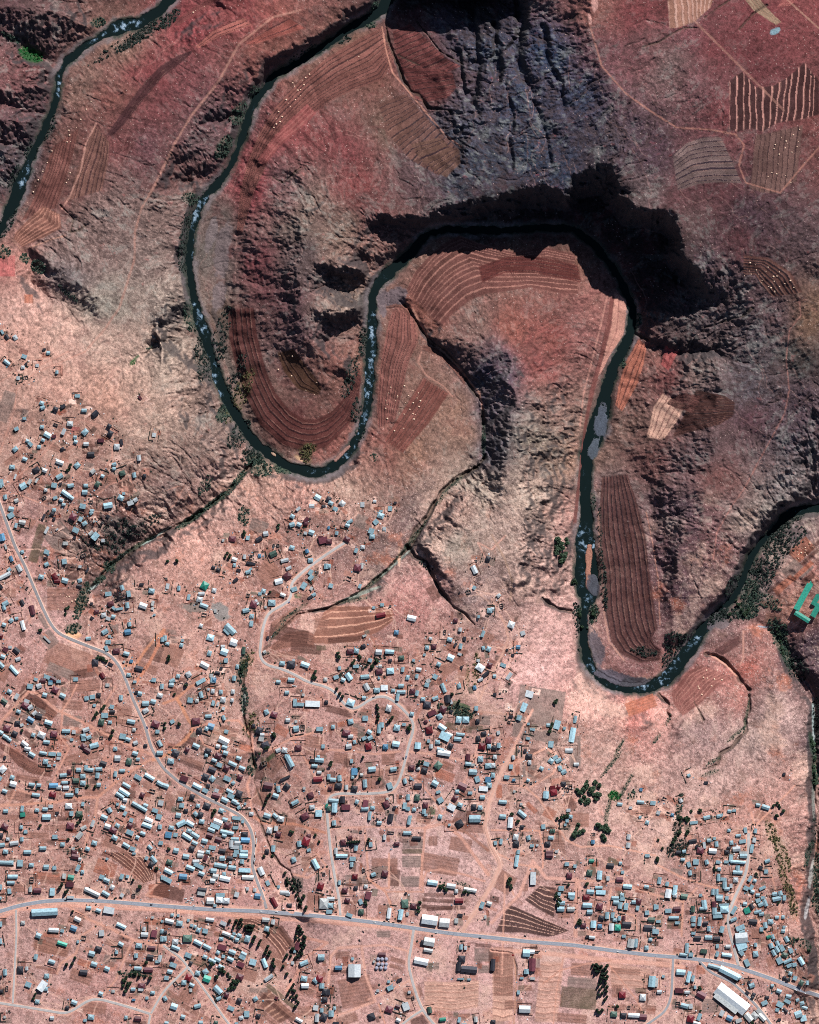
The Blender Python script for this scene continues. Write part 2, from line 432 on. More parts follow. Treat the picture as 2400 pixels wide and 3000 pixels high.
# worked fields: name | colour | stripe colour | number of stripes | along (a) or across (c) | stripe width share | edge A | edge B
FIELDS = """
66,42,44|48,30,34|3|a|.2|565,147 520,160 470,190 430,230 380,290 340,350 308,400|562,155 530,185 480,225 440,270 400,320 365,365 328,400
112,72,66|80,50,48|8|a|.25|150,430 120,520 85,600 55,650|232,370 215,450 195,520 165,610
108,76,68|70,48,48|7|a|.25|275,360 240,450 215,520 195,590|320,415 318,470 310,520 300,560
128,86,75|175,125,108|7|a|.3|125,600 80,640 40,680 35,700|175,625 180,670 140,690 60,725
150,92,84|70,42,44|3|a|.2|570,135 620,90 680,60 715,48|580,142 650,105 700,88 745,72
140,80,72|70,42,44|2|a|.2|715,130 760,100 800,75 850,50|740,130 800,112 850,97 900,82
122,72,70|80,45,48|2|a|.2|500,65 560,20 620,-10|520,75 580,35 650,-10
112,72,66|56,36,38|11|a|.24|1120,75 1040,112 950,168 872,235 802,312 752,400 722,480 702,560 692,690|1160,165 1120,235 1040,262 960,300 895,350 840,400 792,460 745,560 708,690
128,72,70|150,92,88|4|a|.25|900,300 850,345 800,400 750,470|930,330 880,380 820,430 770,490
108,62,60|62,38,40|14|c|.25|1150,85 1160,160 1190,230 1215,262|1200,65 1250,110 1310,170 1355,195
104,60,58|60,38,40|9|c|.2|1165,190 1190,230 1220,290 1250,300|1290,200 1330,215 1340,260 1310,290
92,64,58|46,34,38|17|c|.2|1105,300 1140,400 1200,470 1290,520|1190,270 1240,330 1300,390 1350,440
90,66,58|44,32,38|8|c|.2|1200,420 1230,470 1270,500 1310,525|1290,400 1320,430 1350,440 1352,480
78,44,42|42,25,30|6|a|.22|662,900 670,1000 690,1080 720,1170 760,1250 830,1310 900,1325 960,1310 1020,1250 1050,1180 1060,1100|745,895 755,980 780,1080 810,1150 850,1200 890,1225 930,1225 975,1200 1010,1160 1035,1100 1050,1060
72,50,38|45,30,30|4|a|.15|810,1030 830,1090 870,1140 935,1160|860,1020 890,1060 930,1110 945,1140
116,74,68|75,48,48|9|a|.2|1150,905 1130,970 1112,1080 1104,1200 1107,1260|1215,915 1228,1000 1200,1060 1180,1150 1160,1235
108,64,58|74,46,44|7|a|.2|1120,1290 1180,1200 1240,1100|1180,1330 1260,1240 1320,1150
92,62,56|60,42,42|2|a|.2|1235,1025 1290,1045 1330,1090 1365,1135|1240,1008 1295,1020 1345,1066 1368,1100
94,60,56|148,104,94|12|a|.16|1188,850 1216,792 1260,742 1310,702 1345,684 1400,708 1500,734 1600,720 1690,742|1290,960 1330,920 1380,880 1430,862 1500,852 1560,842 1640,860 1700,862
84,44,42|58,32,34|5|a|.25|1400,780 1480,750 1560,745 1640,760 1700,775|1410,830 1480,800 1560,798 1640,815 1710,830
182,132,118|160,108,100|2|a|.2|1802,850 1790,950 1770,1050 1745,1120|1842,880 1832,980 1790,1040 1765,1090
108,66,62|90,52,52|1|a|.1|1790,860 1775,960 1752,1060 1728,1140 1705,1300 1692,1420 1678,1540|1806,860 1793,960 1768,1060 1745,1150 1722,1250 1706,1400 1692,1540
168,104,86|100,58,52|4|a|.22|1872,990 1832,1060 1812,1130 1802,1190|1897,1010 1890,1060 1870,1130 1822,1210
190,150,132|140,100,92|6|a|.18|1940,1150 1915,1190 1893,1285|2010,1185 1990,1230 1945,1290
72,46,42|38,26,28|12|c|.22|2040,1140 2015,1190 1990,1240 1965,1285|2120,1160 2155,1180 2150,1220 2110,1245
80,52,50|36,24,30|9|a|.26|1765,1390 1757,1480 1757,1580 1770,1680 1775,1800 1790,1880 1820,1920 1880,1945 1940,1935|1840,1385 1870,1470 1895,1570 1910,1700 1925,1800 1930,1840 1912,1870 1925,1895 1945,1912
128,82,76|165,115,104|8|a|.2|1980,2070 1968,2030 2010,1970 2060,1945|2000,2100 2060,2060 2110,2010 2150,1985
98,66,64|75,50,50|2|a|.2|2090,1910 2130,1880 2172,1860|2120,1922 2150,1905 2174,1885
62,42,42|196,142,130|14|c|.2|2130,245 2170,215 2210,262 2260,258 2300,235 2350,190 2395,250|2130,390 2160,395 2200,385 2230,395 2270,370 2340,360 2395,345
106,80,74|70,52,52|9|c|.15|2205,400 2240,395 2290,385 2350,370|2190,560 2230,572 2270,572 2330,540
118,98,94|50,42,50|9|a|.24|1966,460 2008,422 2055,404 2110,404|1980,566 2040,547 2100,540 2175,545
92,62,56|40,32,38|7|a|.35|2172,808 2208,810 2222,838 2259,876|2172,748 2249,757 2314,800 2352,862
150,110,94|190,150,135|9|c|.3|1950,0 1980,0 2040,0 2090,0|1955,95 1985,92 2030,75 2080,30
138,118,98|170,130,110|5|a|.2|2160,-10 2200,40 2270,85|2210,-10 2240,30 2285,75
150,88,84|175,112,105|6|c|.2|2290,0 2340,0|2270,30 2310,30
150,80,78|120,58,60|3|a|.2|1950,1010 1935,1070|1990,1030 1960,1090
96,62,58|60,40,40|5|a|.2|2060,1160 2000,1150 1960,1170|2030,1210 1985,1200 1950,1180
66,46,44|196,154,136|5|a|.13|1486,2642 1528,2661 1572,2681 1626,2705 1670,2726|1447,2730 1488,2732 1537,2732 1606,2744 1635,2737
66,46,44|196,154,136|6|a|.13|1582,2593 1606,2594 1631,2597|1533,2634 1577,2664 1626,2690
112,74,64|66,42,42|6|a|.22|0,2172 41,2191 83,2217 116,2239 164,2250|0,2191 27,2211 55,2244 91,2267 155,2278
120,80,68|72,48,44|4|a|.2|63,2047 111,2041 155,2072 178,2091|72,2058 91,2083 116,2108 155,2111
88,56,50|205,156,134|7|a|.22|294,2494 342,2522 383,2552 425,2589|406,2494 434,2516 450,2541 456,2577
110,74,64|205,158,138|5|a|.14|688,2683 744,2680 799,2705 838,2739 858,2767 844,2781|680,2711 741,2725 780,2750 808,2781 827,2814
200,156,138|158,116,102|8|a|.25|1241,2870 1321,2872 1407,2867|1241,2956 1321,2963 1405,2950
196,152,134|156,116,102|10|a|.25|1440,2803 1474,2799 1508,2798|1440,2989 1474,2992 1506,2989
196,152,136|160,118,104|13|a|.25|1582,2813 1655,2813|1562,2994 1635,2994
196,152,136|160,118,104|5|a|.25|1782,2813 1910,2837|1787,2891 1895,2901
132,88,74|200,150,128|5|a|.16|948,1794 976,1772 1071,1775 1138,1778 1154,1789|904,1886 960,1889 1043,1883 1115,1850 1154,1819
150,104,88|100,68,60|6|a|.22|102,2747 139,2755 194,2775 207,2781|100,2783 133,2792 180,2800 194,2803
104,72,62|170,128,108|6|c|.2|786,2889 827,2934 869,2973|747,2934 791,2973 819,3000
134,92,80|84,56,50|5|a|.2|799,1889 841,1850 897,1845 925,1858|791,1911 841,1900 891,1895 925,1900
""".strip().split("\n")
# bare tracks worn into the ground: half width | colour | points
TRACKS = """
4|178,132,118|880,30 800,50 700,130 640,240 560,340 510,425 455,540 415,610 395,680 394,760 350,900 310,960 250,1030
2.5|190,140,125|250,1030 180,1060 100,1095 50,1140 45,1200 20,1270 0,1330
3|190,140,125|0,1120 40,1095 120,1070 200,1030
3|190,140,125|0,1440 60,1390 130,1330 190,1260 240,1230 330,1260 330,1340 290,1400
2.5|190,140,125|0,1440 60,1450 160,1490 250,1480 320,1420 380,1400 400,1440
2|180,135,120|480,1440 520,1425 540,1425 510,1480 480,1500
3|205,155,140|280,360 250,420 235,500 200,580 180,610
2.5|195,150,130|35,700 60,730 110,715 150,700 190,690
3|195,140,122|1120,75 1130,140 1150,210 1200,270 1250,330 1300,390 1350,430
3.5|195,145,125|1210,905 1235,950 1260,1000 1300,1030 1340,1070 1370,1110 1405,1150 1415,1200
3|190,140,125|1235,1030 1225,1060 1250,1100 1300,1130 1325,1160
3|190,140,128|1780,870 1760,960 1735,1060 1712,1150 1700,1250
3|185,130,115|1718,0 1725,80 1760,200 1830,280 1900,330 1980,380 2070,385 2150,400 2175,430 2160,490 2180,540 2280,570 2330,510 2400,430
2.5|165,115,108|2337,875 2342,926 2310,968 2300,1051 2310,1144 2296,1214 2226,1344 2180,1432 2143,1483 2100,1560 2090,1640
3|190,145,130|1755,1500 1757,1600 1768,1700 1772,1800 1786,1880 1830,1935
2|180,130,115|1895,1500 1915,1600 1930,1700 1935,1830
4|170,125,112|1940,-20 2060,100 2180,220 2290,330
3|190,150,130|2290,0 2400,100
3|195,145,130|2180,1850 2180,1930 2170,1950
4|195,145,128|2070,1910 2130,1950 2160,1980
3|195,150,135|1435,1660 1400,1590 1440,1610 1480,1570
4|180,140,125|1440,1755 1480,1830 1490,1870 1470,1920 1430,1990 1400,2060 1380,2075 1420,2086 1480,2090
3.5|160,132,115|1440,1565 1480,1640 1500,1700 1495,1760
5|205,155,138|1504,2195 1515,2167 1535,2125 1560,2080
3.5|205,155,135|1460,2240 1520,2230 1600,2190 1620,2205
3.5|200,150,132|1465,2290 1540,2305 1580,2340 1620,2400 1660,2460 1700,2480 1780,2475 1920,2505
3.5|200,150,132|1555,2305 1620,2265 1640,2220
3|205,150,130|1440,2430 1580,2432 1590,2480 1590,2540
5|192,140,122|0,2120 86,2025 110,2030 167,2078 250,2117 339,2164 448,2211
5|192,138,118|448,2220 362,2273 289,2334 220,2335 167,2348 0,2359
5|192,142,124|289,2334 281,2390 262,2430 248,2500
4|192,142,124|0,2360 30,2350 50,2310 110,2330 140,2345
3.5|192,140,122|230,2000 205,2050 185,2080 180,2160 205,2190 170,2260 140,2350
3.5|192,142,125|270,2112 310,2060 340,2010
3|195,145,128|335,2170 330,2250 330,2290
6|188,122,96|400,2000 440,1940 470,1880 480,1845
5|188,128,100|480,1845 430,1900 400,1945 360,1950
5|185,128,104|480,2060 520,2045 560,2010 620,1985
6|190,130,102|520,2045 555,2110 570,2130 545,2165 490,2210 450,2225
4|195,142,124|570,2130 600,2180 680,2210 740,2200
4|195,142,124|570,2130 640,2110 700,2110 740,2160 745,2240 725,2300 735,2350 740,2380
4|195,142,124|745,2220 800,2190 860,2160 920,2145 960,2140
3.5|195,142,124|855,2165 900,2230 925,2280 960,2305
5|195,142,124|920,2290 960,2310
5|180,122,100|735,2385 770,2410 860,2412 960,2440
4|198,150,135|970,2425 1100,2420 1240,2425 1280,2400 1330,2350 1380,2250 1400,2180 1440,2130
6|192,142,126|1245,2425 1300,2410 1350,2450 1400,2520 1430,2560
5|148,104,90|1300,2412 1370,2440 1430,2490
4|192,142,126|1245,2425 1240,2500 1230,2600 1250,2550 1290,2545 1360,2560 1420,2580
5|160,112,98|1410,2090 1350,2080 1280,2050 1240,2060 1215,2110
5|198,150,134|1200,2200 1280,2210 1350,2225 1430,2200
4|195,145,128|1172,2200 1100,2208 1040,2200 960,2195
3.5|192,140,122|1195,2260 1230,2290 1280,2350 1290,2380
4|200,148,130|1140,2500 1140,2600 1110,2600 1080,2570 1075,2500 1070,2430
4|195,140,120|1075,2570 1130,2610 1150,2660 1160,2690
3|190,140,122|1130,2610 1240,2610 1235,2500
6|205,150,132|0,2690 60,2662 200,2650 480,2665 960,2700 1200,2720
5|196,144,126|200,2650 260,2690 330,2720 390,2750 480,2770
4|196,146,128|300,2700 240,2740 225,2790 180,2820 170,2850
4|196,146,128|390,2755 370,2800 340,2870 290,2930
5|205,155,138|960,2900 970,2800 990,2775 1060,2770 1070,2850 1100,2930 1010,2965 960,2980
4|205,155,138|1060,2770 1130,2765 1200,2785
4|205,155,138|1080,2925 1140,2900 1200,2870
3|195,140,120|1110,2940 1130,3000
8|205,155,138|1440,2780 1600,2790 1800,2812 1920,2820 2000,2830
3|195,145,128|1650,2800 1630,2900 1620,3000
3|192,140,122|1590,2880 1640,2840 1720,2820 1790,2810
3|192,140,122|1780,2820 1860,2920 1880,2960
6|205,155,140|1440,2700 1520,2620 1560,2520 1600,2570 1690,2575 1700,2600
7|198,148,132|1690,2575 1685,2740
4|198,148,130|1700,2578 1800,2580 1920,2620 2000,2640 2040,2600
3.5|200,150,132|1790,2600 1780,2660 1860,2680 1865,2720
4|200,150,132|1460,2500 1520,2530 1580,2540
3.5|198,146,126|1920,2530 2000,2570 2060,2590 2100,2600
3.5|198,146,126|2000,2640 1995,2740
3.5|198,146,126|2140,2630 2200,2650 2220,2700 2260,2760 2290,2800
3|190,140,122|2240,2500 2270,2600 2290,2700
3|200,145,125|2200,2380 2210,2420 2330,2300
3.5|200,150,132|1470,2850 1480,2560 1505,2620
3|180,135,115|1505,2790 1512,2880 1505,3000
5|205,155,140|600,2640 700,2655 780,2672 900,2700
5|200,145,128|870,2740 960,2760 900,2800 860,2870 840,2900
4|198,146,128|860,2560 900,2570 960,2540 930,2500 890,2560
5|190,140,122|530,2600 525,2560 545,2540
4|190,140,122|475,2630 430,2620 470,2580
""".strip().split("\n")
# roads with a made surface: name | half width | kind | points
ROADS = """
highway|6.2|tar|-400,2760 -200,2715 -60,2682 0,2668 60,2650 130,2638 200,2634 300,2637 400,2645 480,2652 620,2662 760,2667 880,2676 960,2684 1060,2695 1150,2707 1250,2722 1330,2733 1440,2744 1560,2757 1680,2766 1800,2783 1920,2797 2000,2803 2080,2812 2150,2828 2250,2862 2330,2893 2410,2922 2600,2990 2900,3100
road|4.6|worn|-60,1300 -20,1420 2,1480 22,1535 45,1600 75,1660 100,1720 130,1790 150,1830 172,1856 210,1873 270,1897 320,1915 350,1948 370,1990 392,2050 425,2120 445,2190 478,2248 530,2293 600,2333 660,2363 710,2390 737,2428 746,2480 738,2530 752,2575 772,2625 782,2659
road|4.2|pale|1010,1590 960,1622 897,1667 850,1711 856,1750 839,1767 786,1795 772,1834 764,1890 761,1926 780,1948 828,1959 870,1979 903,1998 960,2012 988,2031 1007,2061 1030,2078 1052,2072 1085,2047 1116,2037 1141,2043 1177,2072 1210,2108 1213,2133 1196,2189 1185,2236 1171,2284 1155,2312 1127,2321 1071,2324 988,2323 962,2333 957,2360 962,2417 970,2498 982,2570 994,2630 998,2680
road|4.2|pale|1212,2722 1204,2778 1196,2820 1208,2873 1227,2931 1240,2958 1260,2984 1300,3030 1400,3120
lane|3.6|pale|1237,2957 1205,2976 1177,3000 1120,3040
road|4|pale|-100,2920 0,2935 83,2948 195,2967 223,2953 262,2926 292,2923 362,2942 442,2967
lane|3.4|pale|444,2966 480,2902 550,2832
lane|3.4|pale|442,2970 437,3000 420,3060
lane|3.4|pale|480,2767 536,2806 554,2834 591,2884 625,2931 658,2979 675,3000 710,3060
lane|3|pale|50,2664 51,2736 46,2834 40,2936
road|4.4|pale|2162,2826 2148,2774 2131,2711 2131,2676 2155,2618 2184,2559 2192,2500 2192,2440
lane|3.8|grey|2046,2812 2082,2848 2140,2872 2194,2921 2233,2965 2258,3000 2300,3060
lane|3.8|grey|1971,2805 1966,2916 1949,2960 1920,2980 1850,3030
lane|4.6|dirt|1352,2728 1394,2667 1440,2592 1469,2530 1440,2480 1420,2420 1430,2360 1457,2284 1504,2195
""".strip().split("\n")
# garden plots and small fields: same coding as the houses, colour codes: d dark brown, m mid brown, o orange soil, v dark grass, e green, y grey earth
PLOTS = [
((0,1500,3.594), """400,330,110,420,15,v 620,260,260,260,-40,y 660,920,330,240,0,m 720,1540,480,260,20,m 660,1680,330,110,22,y 1620,1470,200,190,20,d 520,1340,150,180,-40,y 1180,75,160,110,30,y
820,640,240,140,0,d 1250,940,110,110,0,y 480,1140,180,100,60,y 930,1690,300,100,-10,d 1560,1640,220,110,20,m 1210,1230,90,110,0,y 40,1680,150,200,30,m 1110,190,180,100,30,y 460,420,60,120,20,v 120,850,120,110,0,m
320,110,110,100,30,m"""),
((480,1500,3.594), """1100,640,230,200,-30,m 1500,1440,330,110,5,d 1320,1290,420,160,10,d 1280,1500,320,60,-8,m 1660,1180,150,120,10,m 1415,880,85,60,0,e 90,1510,210,230,20,m 460,1150,110,120,0,m 370,1640,100,70,20,o 1170,870,110,90,30,d
1000,150,200,140,20,y 1660,1430,110,60,0,v 1290,1130,320,130,-35,m 840,1640,90,200,0,v 1120,580,200,120,40,m 80,1260,120,60,10,y 100,1340,120,80,10,y"""),
((960,1500,3.594), """200,1340,400,70,-5,d 1110,850,160,110,60,d 350,100,130,150,20,y 1300,1610,280,150,-30,m 1340,1450,250,90,20,m 1430,1690,130,80,10,m 1690,1330,110,120,30,m"""),
((0,2000,3.594), """360,165,330,200,25,d 900,30,330,130,-5,m 770,230,220,110,5,m 770,400,200,130,5,y 1090,540,200,80,10,d 860,780,400,110,-15,m 300,350,330,260,22,y 300,1000,250,60,10,m
240,1190,260,120,10,m 620,1430,300,50,0,d 600,1520,260,70,0,m 1230,330,330,200,10,m 120,1410,330,60,0,m 400,1600,260,70,0,m 560,1660,260,50,0,m 1240,1700,300,130,20,m 1620,1100,230,110,30,m 1480,1350,330,50,30,m 1390,820,110,110,0,y 1000,1120,200,120,0,m 900,960,230,80,0,m 330,1400,180,100,0,m 740,560,200,90,10,y 320,560,150,100,25,d 560,180,110,80,20,m 100,1180,110,100,0,m"""),
((480,2000,3.594), """500,130,300,240,20,m 320,620,240,90,30,d 250,800,380,60,22,m 260,850,330,50,22,d 840,670,190,80,22,o 1150,850,260,200,-50,m 1130,780,130,50,-40,e 1070,830,100,110,0,v 1020,960,110,130,20,d 600,1040,130,90,25,y 1580,620,200,130,10,m 1600,740,220,60,5,m
1240,500,160,100,30,o 1010,1200,140,180,20,m 1480,1400,110,60,-30,y 1290,1580,180,330,10,m 230,1200,200,100,20,m 700,520,170,130,20,m 60,1250,120,180,20,m 130,100,120,110,10,m 420,1520,150,80,20,d 560,800,60,60,20,y 640,790,60,70,22,y"""),
((960,2000,3.594), """130,300,300,80,15,d 310,490,160,110,20,y 160,430,110,60,-15,o 340,640,110,90,5,m 650,320,220,110,20,m 400,310,130,90,10,m 180,800,240,120,10,m 640,800,150,130,0,m 700,950,200,160,0,m 1230,970,220,110,20,o 1250,870,180,90,20,m 1450,1200,150,100,20,d
970,950,60,160,10,o 550,1270,120,180,0,m 760,1220,70,110,0,o 1420,1430,180,190,30,d 1500,1520,330,110,5,m 1010,1440,160,90,20,m 890,1770,220,60,0,v 900,1690,230,110,0,y 1110,1660,100,110,0,m 1400,1700,240,150,10,m 1560,470,160,60,5,v 1640,390,150,110,5,y 1380,470,300,80,10,v 1400,260,200,110,20,e 500,1010,190,220,0,m 1100,1340,80,100,0,e 690,1370,90,160,5,y 310,1565,110,40,0,y"""),
((1440,2000,3.594), """500,330,500,560,10,y 250,880,100,190,0,o 400,930,160,140,0,y 80,1140,70,150,0,o 460,960,150,60,30,m 420,1310,150,60,45,o 610,1370,130,120,30,o 830,1270,160,110,60,d 320,1640,60,110,0,d 700,1610,80,110,0,m 700,1710,150,120,0,m 880,720,130,330,0,y 700,1020,180,60,-15,m 1580,240,330,150,-20,o 900,1440,260,160,0,m 1640,1340,180,110,0,m"""),
((1920,2000,3.594), """90,1400,110,60,20,m 860,1560,110,60,0,m 1130,1400,180,100,20,m 1380,1370,60,80,0,m 1070,1260,110,50,10,y"""),
((0,2500,3.594), """1120,150,230,170,20,o 1680,390,230,150,0,o 500,230,290,90,5,o 580,280,300,80,5,m 180,360,200,90,0,m 550,960,400,160,18,m 550,850,180,60,5,o 800,720,170,60,25,m 860,640,130,60,30,m 820,390,110,80,10,m 1350,390,190,60,10,y
860,1290,240,130,20,m 1260,1080,110,90,30,m 1320,890,110,60,20,d 1000,1610,260,120,10,m 480,1200,200,40,10,m 1470,1010,330,50,5,m 1480,1140,330,50,5,m 1500,1290,260,60,0,m 1200,940,180,80,20,m 230,480,90,60,0,y 330,1260,60,40,0,d 900,1150,160,80,20,o 1620,710,200,80,0,o 1160,1120,140,110,20,y"""),
((480,2500,3.594), """60,400,330,150,15,d 1230,820,330,70,50,m 1300,880,300,70,55,d 1150,1050,400,110,50,m 380,1130,230,110,22,v 1240,1500,400,60,40,v 1180,1600,500,60,40,d 1290,1640,400,60,40,m 1050,1680,400,60,40,m 430,740,260,110,15,m 270,1440,260,150,-60,m
1290,470,180,90,0,m 1590,500,170,200,5,m 1540,1440,110,90,-10,m 1500,1650,180,110,0,m 900,1270,180,130,20,m 80,1500,240,110,40,m 1550,110,200,170,0,m 1000,1430,200,60,0,y 560,1380,90,110,40,m 1420,300,110,150,0,y 860,640,300,40,10,m 1500,1190,110,40,-25,y 120,110,90,60,10,y 330,1660,330,60,30,m"""),
((960,2500,3.594), """890,80,220,130,0,y 710,250,110,190,5,d 870,290,200,120,0,y 600,130,280,180,0,m 1180,430,330,50,2,d 1160,490,330,50,3,d 1150,560,330,55,3,d 1250,570,420,50,-3,d 240,560,140,150,5,m 590,590,130,110,0,m 300,280,240,130,0,y 300,1450,350,320,-10,m 160,1060,160,90,0,m 590,840,150,80,0,y 560,190,200,130,0,y
740,1120,170,60,15,m 730,1190,170,50,15,m 1640,1060,200,150,0,y 1440,1200,60,60,0,y 1640,1210,120,90,0,y 900,1460,200,130,-20,m 1640,960,180,50,5,d 1120,1175,120,80,0,y 980,1750,220,110,-20,d 200,1740,240,110,-20,m 1380,1700,240,60,0,m 1180,110,400,200,10,m"""),
((1440,2500,2.042), """80,170,120,110,-60,m 200,200,40,50,0,m 540,770,180,70,3,y 520,860,220,130,5,v 560,690,180,80,3,m 260,650,60,110,0,y 200,800,90,40,0,m 750,820,70,80,0,m 890,815,70,40,0,v 790,915,190,40,0,m 940,920,90,40,5,m 600,85,60,90,10,v 725,45,70,40,20,v 430,355,80,60,0,m 10,640,60,150,0,d
60,600,110,30,0,m 800,700,180,40,3,m 480,980,180,60,5,m 70,700,120,300,0,m 130,900,110,60,0,m"""),
((1920,2500,2.042), """125,105,80,40,10,y 110,420,90,60,0,v 20,400,44,80,0,v 150,205,90,50,0,m 110,370,80,30,0,m 175,250,80,50,10,y 240,920,50,40,20,v 190,910,40,40,0,m 380,430,30,30,0,m 640,530,80,60,-25,m 690,640,60,60,-25,m 860,710,60,40,30,m 720,480,50,60,-20,m 930,745,50,50,30,m 700,330,60,30,0,m 600,480,60,60,0,m 330,905,110,90,0,y 75,650,150,60,0,m 250,110,50,60,0,m 880,590,60,60,-30,m 270,690,60,60,0,o"""),
((1920,1500,3.594), """1550,400,260,170,-42,o 1640,470,330,50,-42,d 1660,380,260,50,-42,d 1450,600,210,130,-42,y 1560,620,280,60,-42,o 1360,770,260,90,-42,o 1620,700,160,70,-42,d 1480,1110,110,90,-42,o 1240,1130,160,120,10,m 1160,980,110,80,20,m 1600,640,200,40,-42,y 1250,800,160,40,-42,d"""),
((0,750,2.156), """40,60,110,140,0,O 40,950,90,200,20,y 180,270,60,60,0,o 700,1410,110,60,0,m 800,1450,110,70,30,d 480,1100,60,44,0,O 560,950,90,24,5,d 160,1000,50,60,20,y 575,1220,110,70,0,d 560,1330,60,60,20,y 350,1210,80,50,20,m 410,1270,60,60,20,m 240,1450,80,60,0,m 100,1270,160,40,-35,m 850,650,80,20,-40,e 680,1390,90,50,10,m 1400,230,44,140,0,m"""),
]
# rough patches of low scrub and grass: x,y,rx,ry,angle,density,colour (g green, d dark, y olive)
SCRUB = """
88,158,36,20,20,1,G
30,108,30,10,30,.8,g
285,60,22,16,0,.7,g
430,88,90,18,-35,.8,d
395,110,70,14,-35,.7,d
500,50,40,14,-50,.8,d
330,140,90,12,-35,.3,d
140,370,16,40,20,.6,d
90,440,20,34,20,.7,d
40,520,16,40,20,.6,d
20,640,20,60,20,.5,d
700,330,20,40,30,.7,g
745,270,16,24,30,.8,g
655,430,20,40,30,.8,g
560,580,26,20,0,.7,g
545,680,18,60,5,.8,d
535,750,16,50,0,.8,d
880,160,60,12,-35,.4,d
1010,112,20,12,-35,.8,d
1085,68,18,10,0,.9,g
1100,20,14,24,20,.8,g
560,920,26,50,0,.6,g
590,1010,20,60,15,.8,d
600,1060,18,60,15,.7,d
640,1010,24,120,14,.45,d
680,1130,22,110,20,.4,d
700,1160,24,90,25,.35,y
655,1210,20,30,30,.9,g
700,1270,30,50,35,.8,d
740,1330,30,40,40,.8,d
760,1370,40,26,20,.9,g
830,1372,30,16,15,.95,g
900,1340,12,40,0,.5,y
900,1320,20,30,60,.6,y
1050,1280,30,14,-50,.3,d
1064,1000,14,44,4,.9,d
1034,1080,18,44,20,.45,d
1044,1200,14,40,10,.6,d
1020,1130,16,40,25,.5,d
1094,1340,14,10,0,.3,g
1870,935,14,20,0,.9,g
1826,1062,10,14,0,.9,g
1740,1470,8,30,0,.6,g
1690,1706,16,14,0,.95,d
1702,1795,14,20,0,.95,g
1742,1800,14,30,10,.95,g
1712,1840,12,18,0,.9,g
1690,1800,12,40,0,.5,d
1700,1860,12,60,5,.35,d
1770,1700,10,90,-4,.7,d
1760,1560,8,80,0,.6,d
2255,1575,30,16,-45,.9,d
2300,1545,40,14,-40,.7,d
2330,1520,30,10,-20,.6,d
2260,1600,20,30,30,.6,d
2220,1660,16,30,30,.8,d
2150,1720,22,40,25,.9,d
2230,1700,34,90,30,.35,d
2270,1640,30,90,30,.4,d
2310,1580,60,40,-30,.35,d
2200,1740,26,50,10,.7,g
2190,1790,40,26,-10,.95,g
2150,1800,40,20,-20,.8,d
2120,1790,24,14,-45,.8,d
2100,1810,30,16,-45,.8,d
2250,1760,50,20,30,.5,g
2280,1840,34,26,40,.85,g
2290,1880,20,40,-20,.9,g
2310,1930,14,40,-20,.9,g
2340,1960,30,40,-30,.6,d
1975,1880,30,30,-40,.7,d
1960,1930,30,16,-50,.6,d
1890,1910,40,14,10,.6,d
2010,1870,30,12,-45,.6,d
2380,2180,8,40,-10,.9,g
2388,2230,8,30,0,.8,g
2390,2280,10,36,0,1,g
2395,2100,14,60,0,.6,d
2385,2430,10,60,0,.4,d
2370,2500,10,40,15,.6,g
2300,2580,14,60,-20,.5,y
2320,2640,14,50,-10,.5,y
2290,2500,20,60,-20,.5,y
2260,2440,16,40,-20,.5,y
2340,2760,40,16,20,.4,g
2395,2560,14,60,0,.7,g
2400,2640,20,40,0,.7,g
1340,1410,30,8,-50,.6,g
1418,1290,6,50,0,.9,g
1300,1450,40,7,-55,.7,g
1200,1590,90,7,-52,.7,g
1110,1690,60,7,-40,.7,g
1030,1758,50,7,-10,.7,g
860,1795,50,6,-35,.7,g
820,1840,50,6,-55,.7,g
1250,1660,30,10,40,.3,d
330,1650,40,7,-38,.9,g
400,1600,60,6,-30,.8,g
320,1660,18,20,-30,.95,g
560,1520,60,9,-35,1,g
640,1462,60,9,-35,1,g
700,1400,40,10,-50,1,g
745,1345,26,18,0,.9,g
420,1540,60,22,-30,.35,d
350,1560,50,40,-30,.4,d
300,1600,60,16,20,.4,d
240,1760,16,60,20,.9,g
215,1840,26,16,-10,.95,g
290,1700,24,10,-30,.9,g
600,1420,16,34,30,.35,g
715,1510,18,30,0,.6,g
110,780,20,24,-40,.9,g
70,755,14,16,-40,.9,g
10,735,20,20,0,.6,g
200,860,40,10,40,.8,d
390,1062,12,6,-40,1,G
440,1018,12,5,-20,.8,g
880,1140,30,6,-45,.0,d
716,2050,12,50,0,.6,g
735,2120,20,40,20,.35,y
740,2240,14,30,10,.8,g
640,2150,34,30,0,.25,y
815,1380,10,8,0,.9,g
710,1960,16,50,15,.6,g
730,1930,14,30,20,.5,y
1815,2190,6,30,30,1,g
1790,2240,6,50,40,1,g
1830,2310,6,60,30,.8,g
1800,2330,18,14,0,1,G
1780,2380,8,40,10,.9,g
1850,2330,10,20,10,.5,g
2000,2480,16,30,15,.8,d
1985,2420,14,30,15,.8,d
1970,2480,14,30,20,.8,d
1990,2360,10,40,10,.5,g
2090,2230,26,6,-30,.7,g
2190,2090,4,60,10,.9,g
2160,2150,40,5,-40,.8,g
2080,2265,30,6,-20,.7,g
1925,2165,20,5,-55,.8,g
1960,2110,5,20,20,.8,g
1340,2080,60,16,15,.8,g
1360,2095,30,14,10,.7,g
1370,1980,6,40,0,.5,y
1395,1960,10,60,5,.4,y
1040,1960,50,12,-20,.5,d
1110,1930,30,10,-25,.5,d
610,2640,1,1,0,.0,d
860,2590,30,20,30,.6,d
1240,2600,1,1,0,0,d
1360,2590,30,8,20,.6,g
170,2830,1,1,0,0,d
520,2860,1,1,0,0,d
390,2850,60,10,0,.5,g
1380,2450,1,1,0,0,d
""".strip().split("\n")
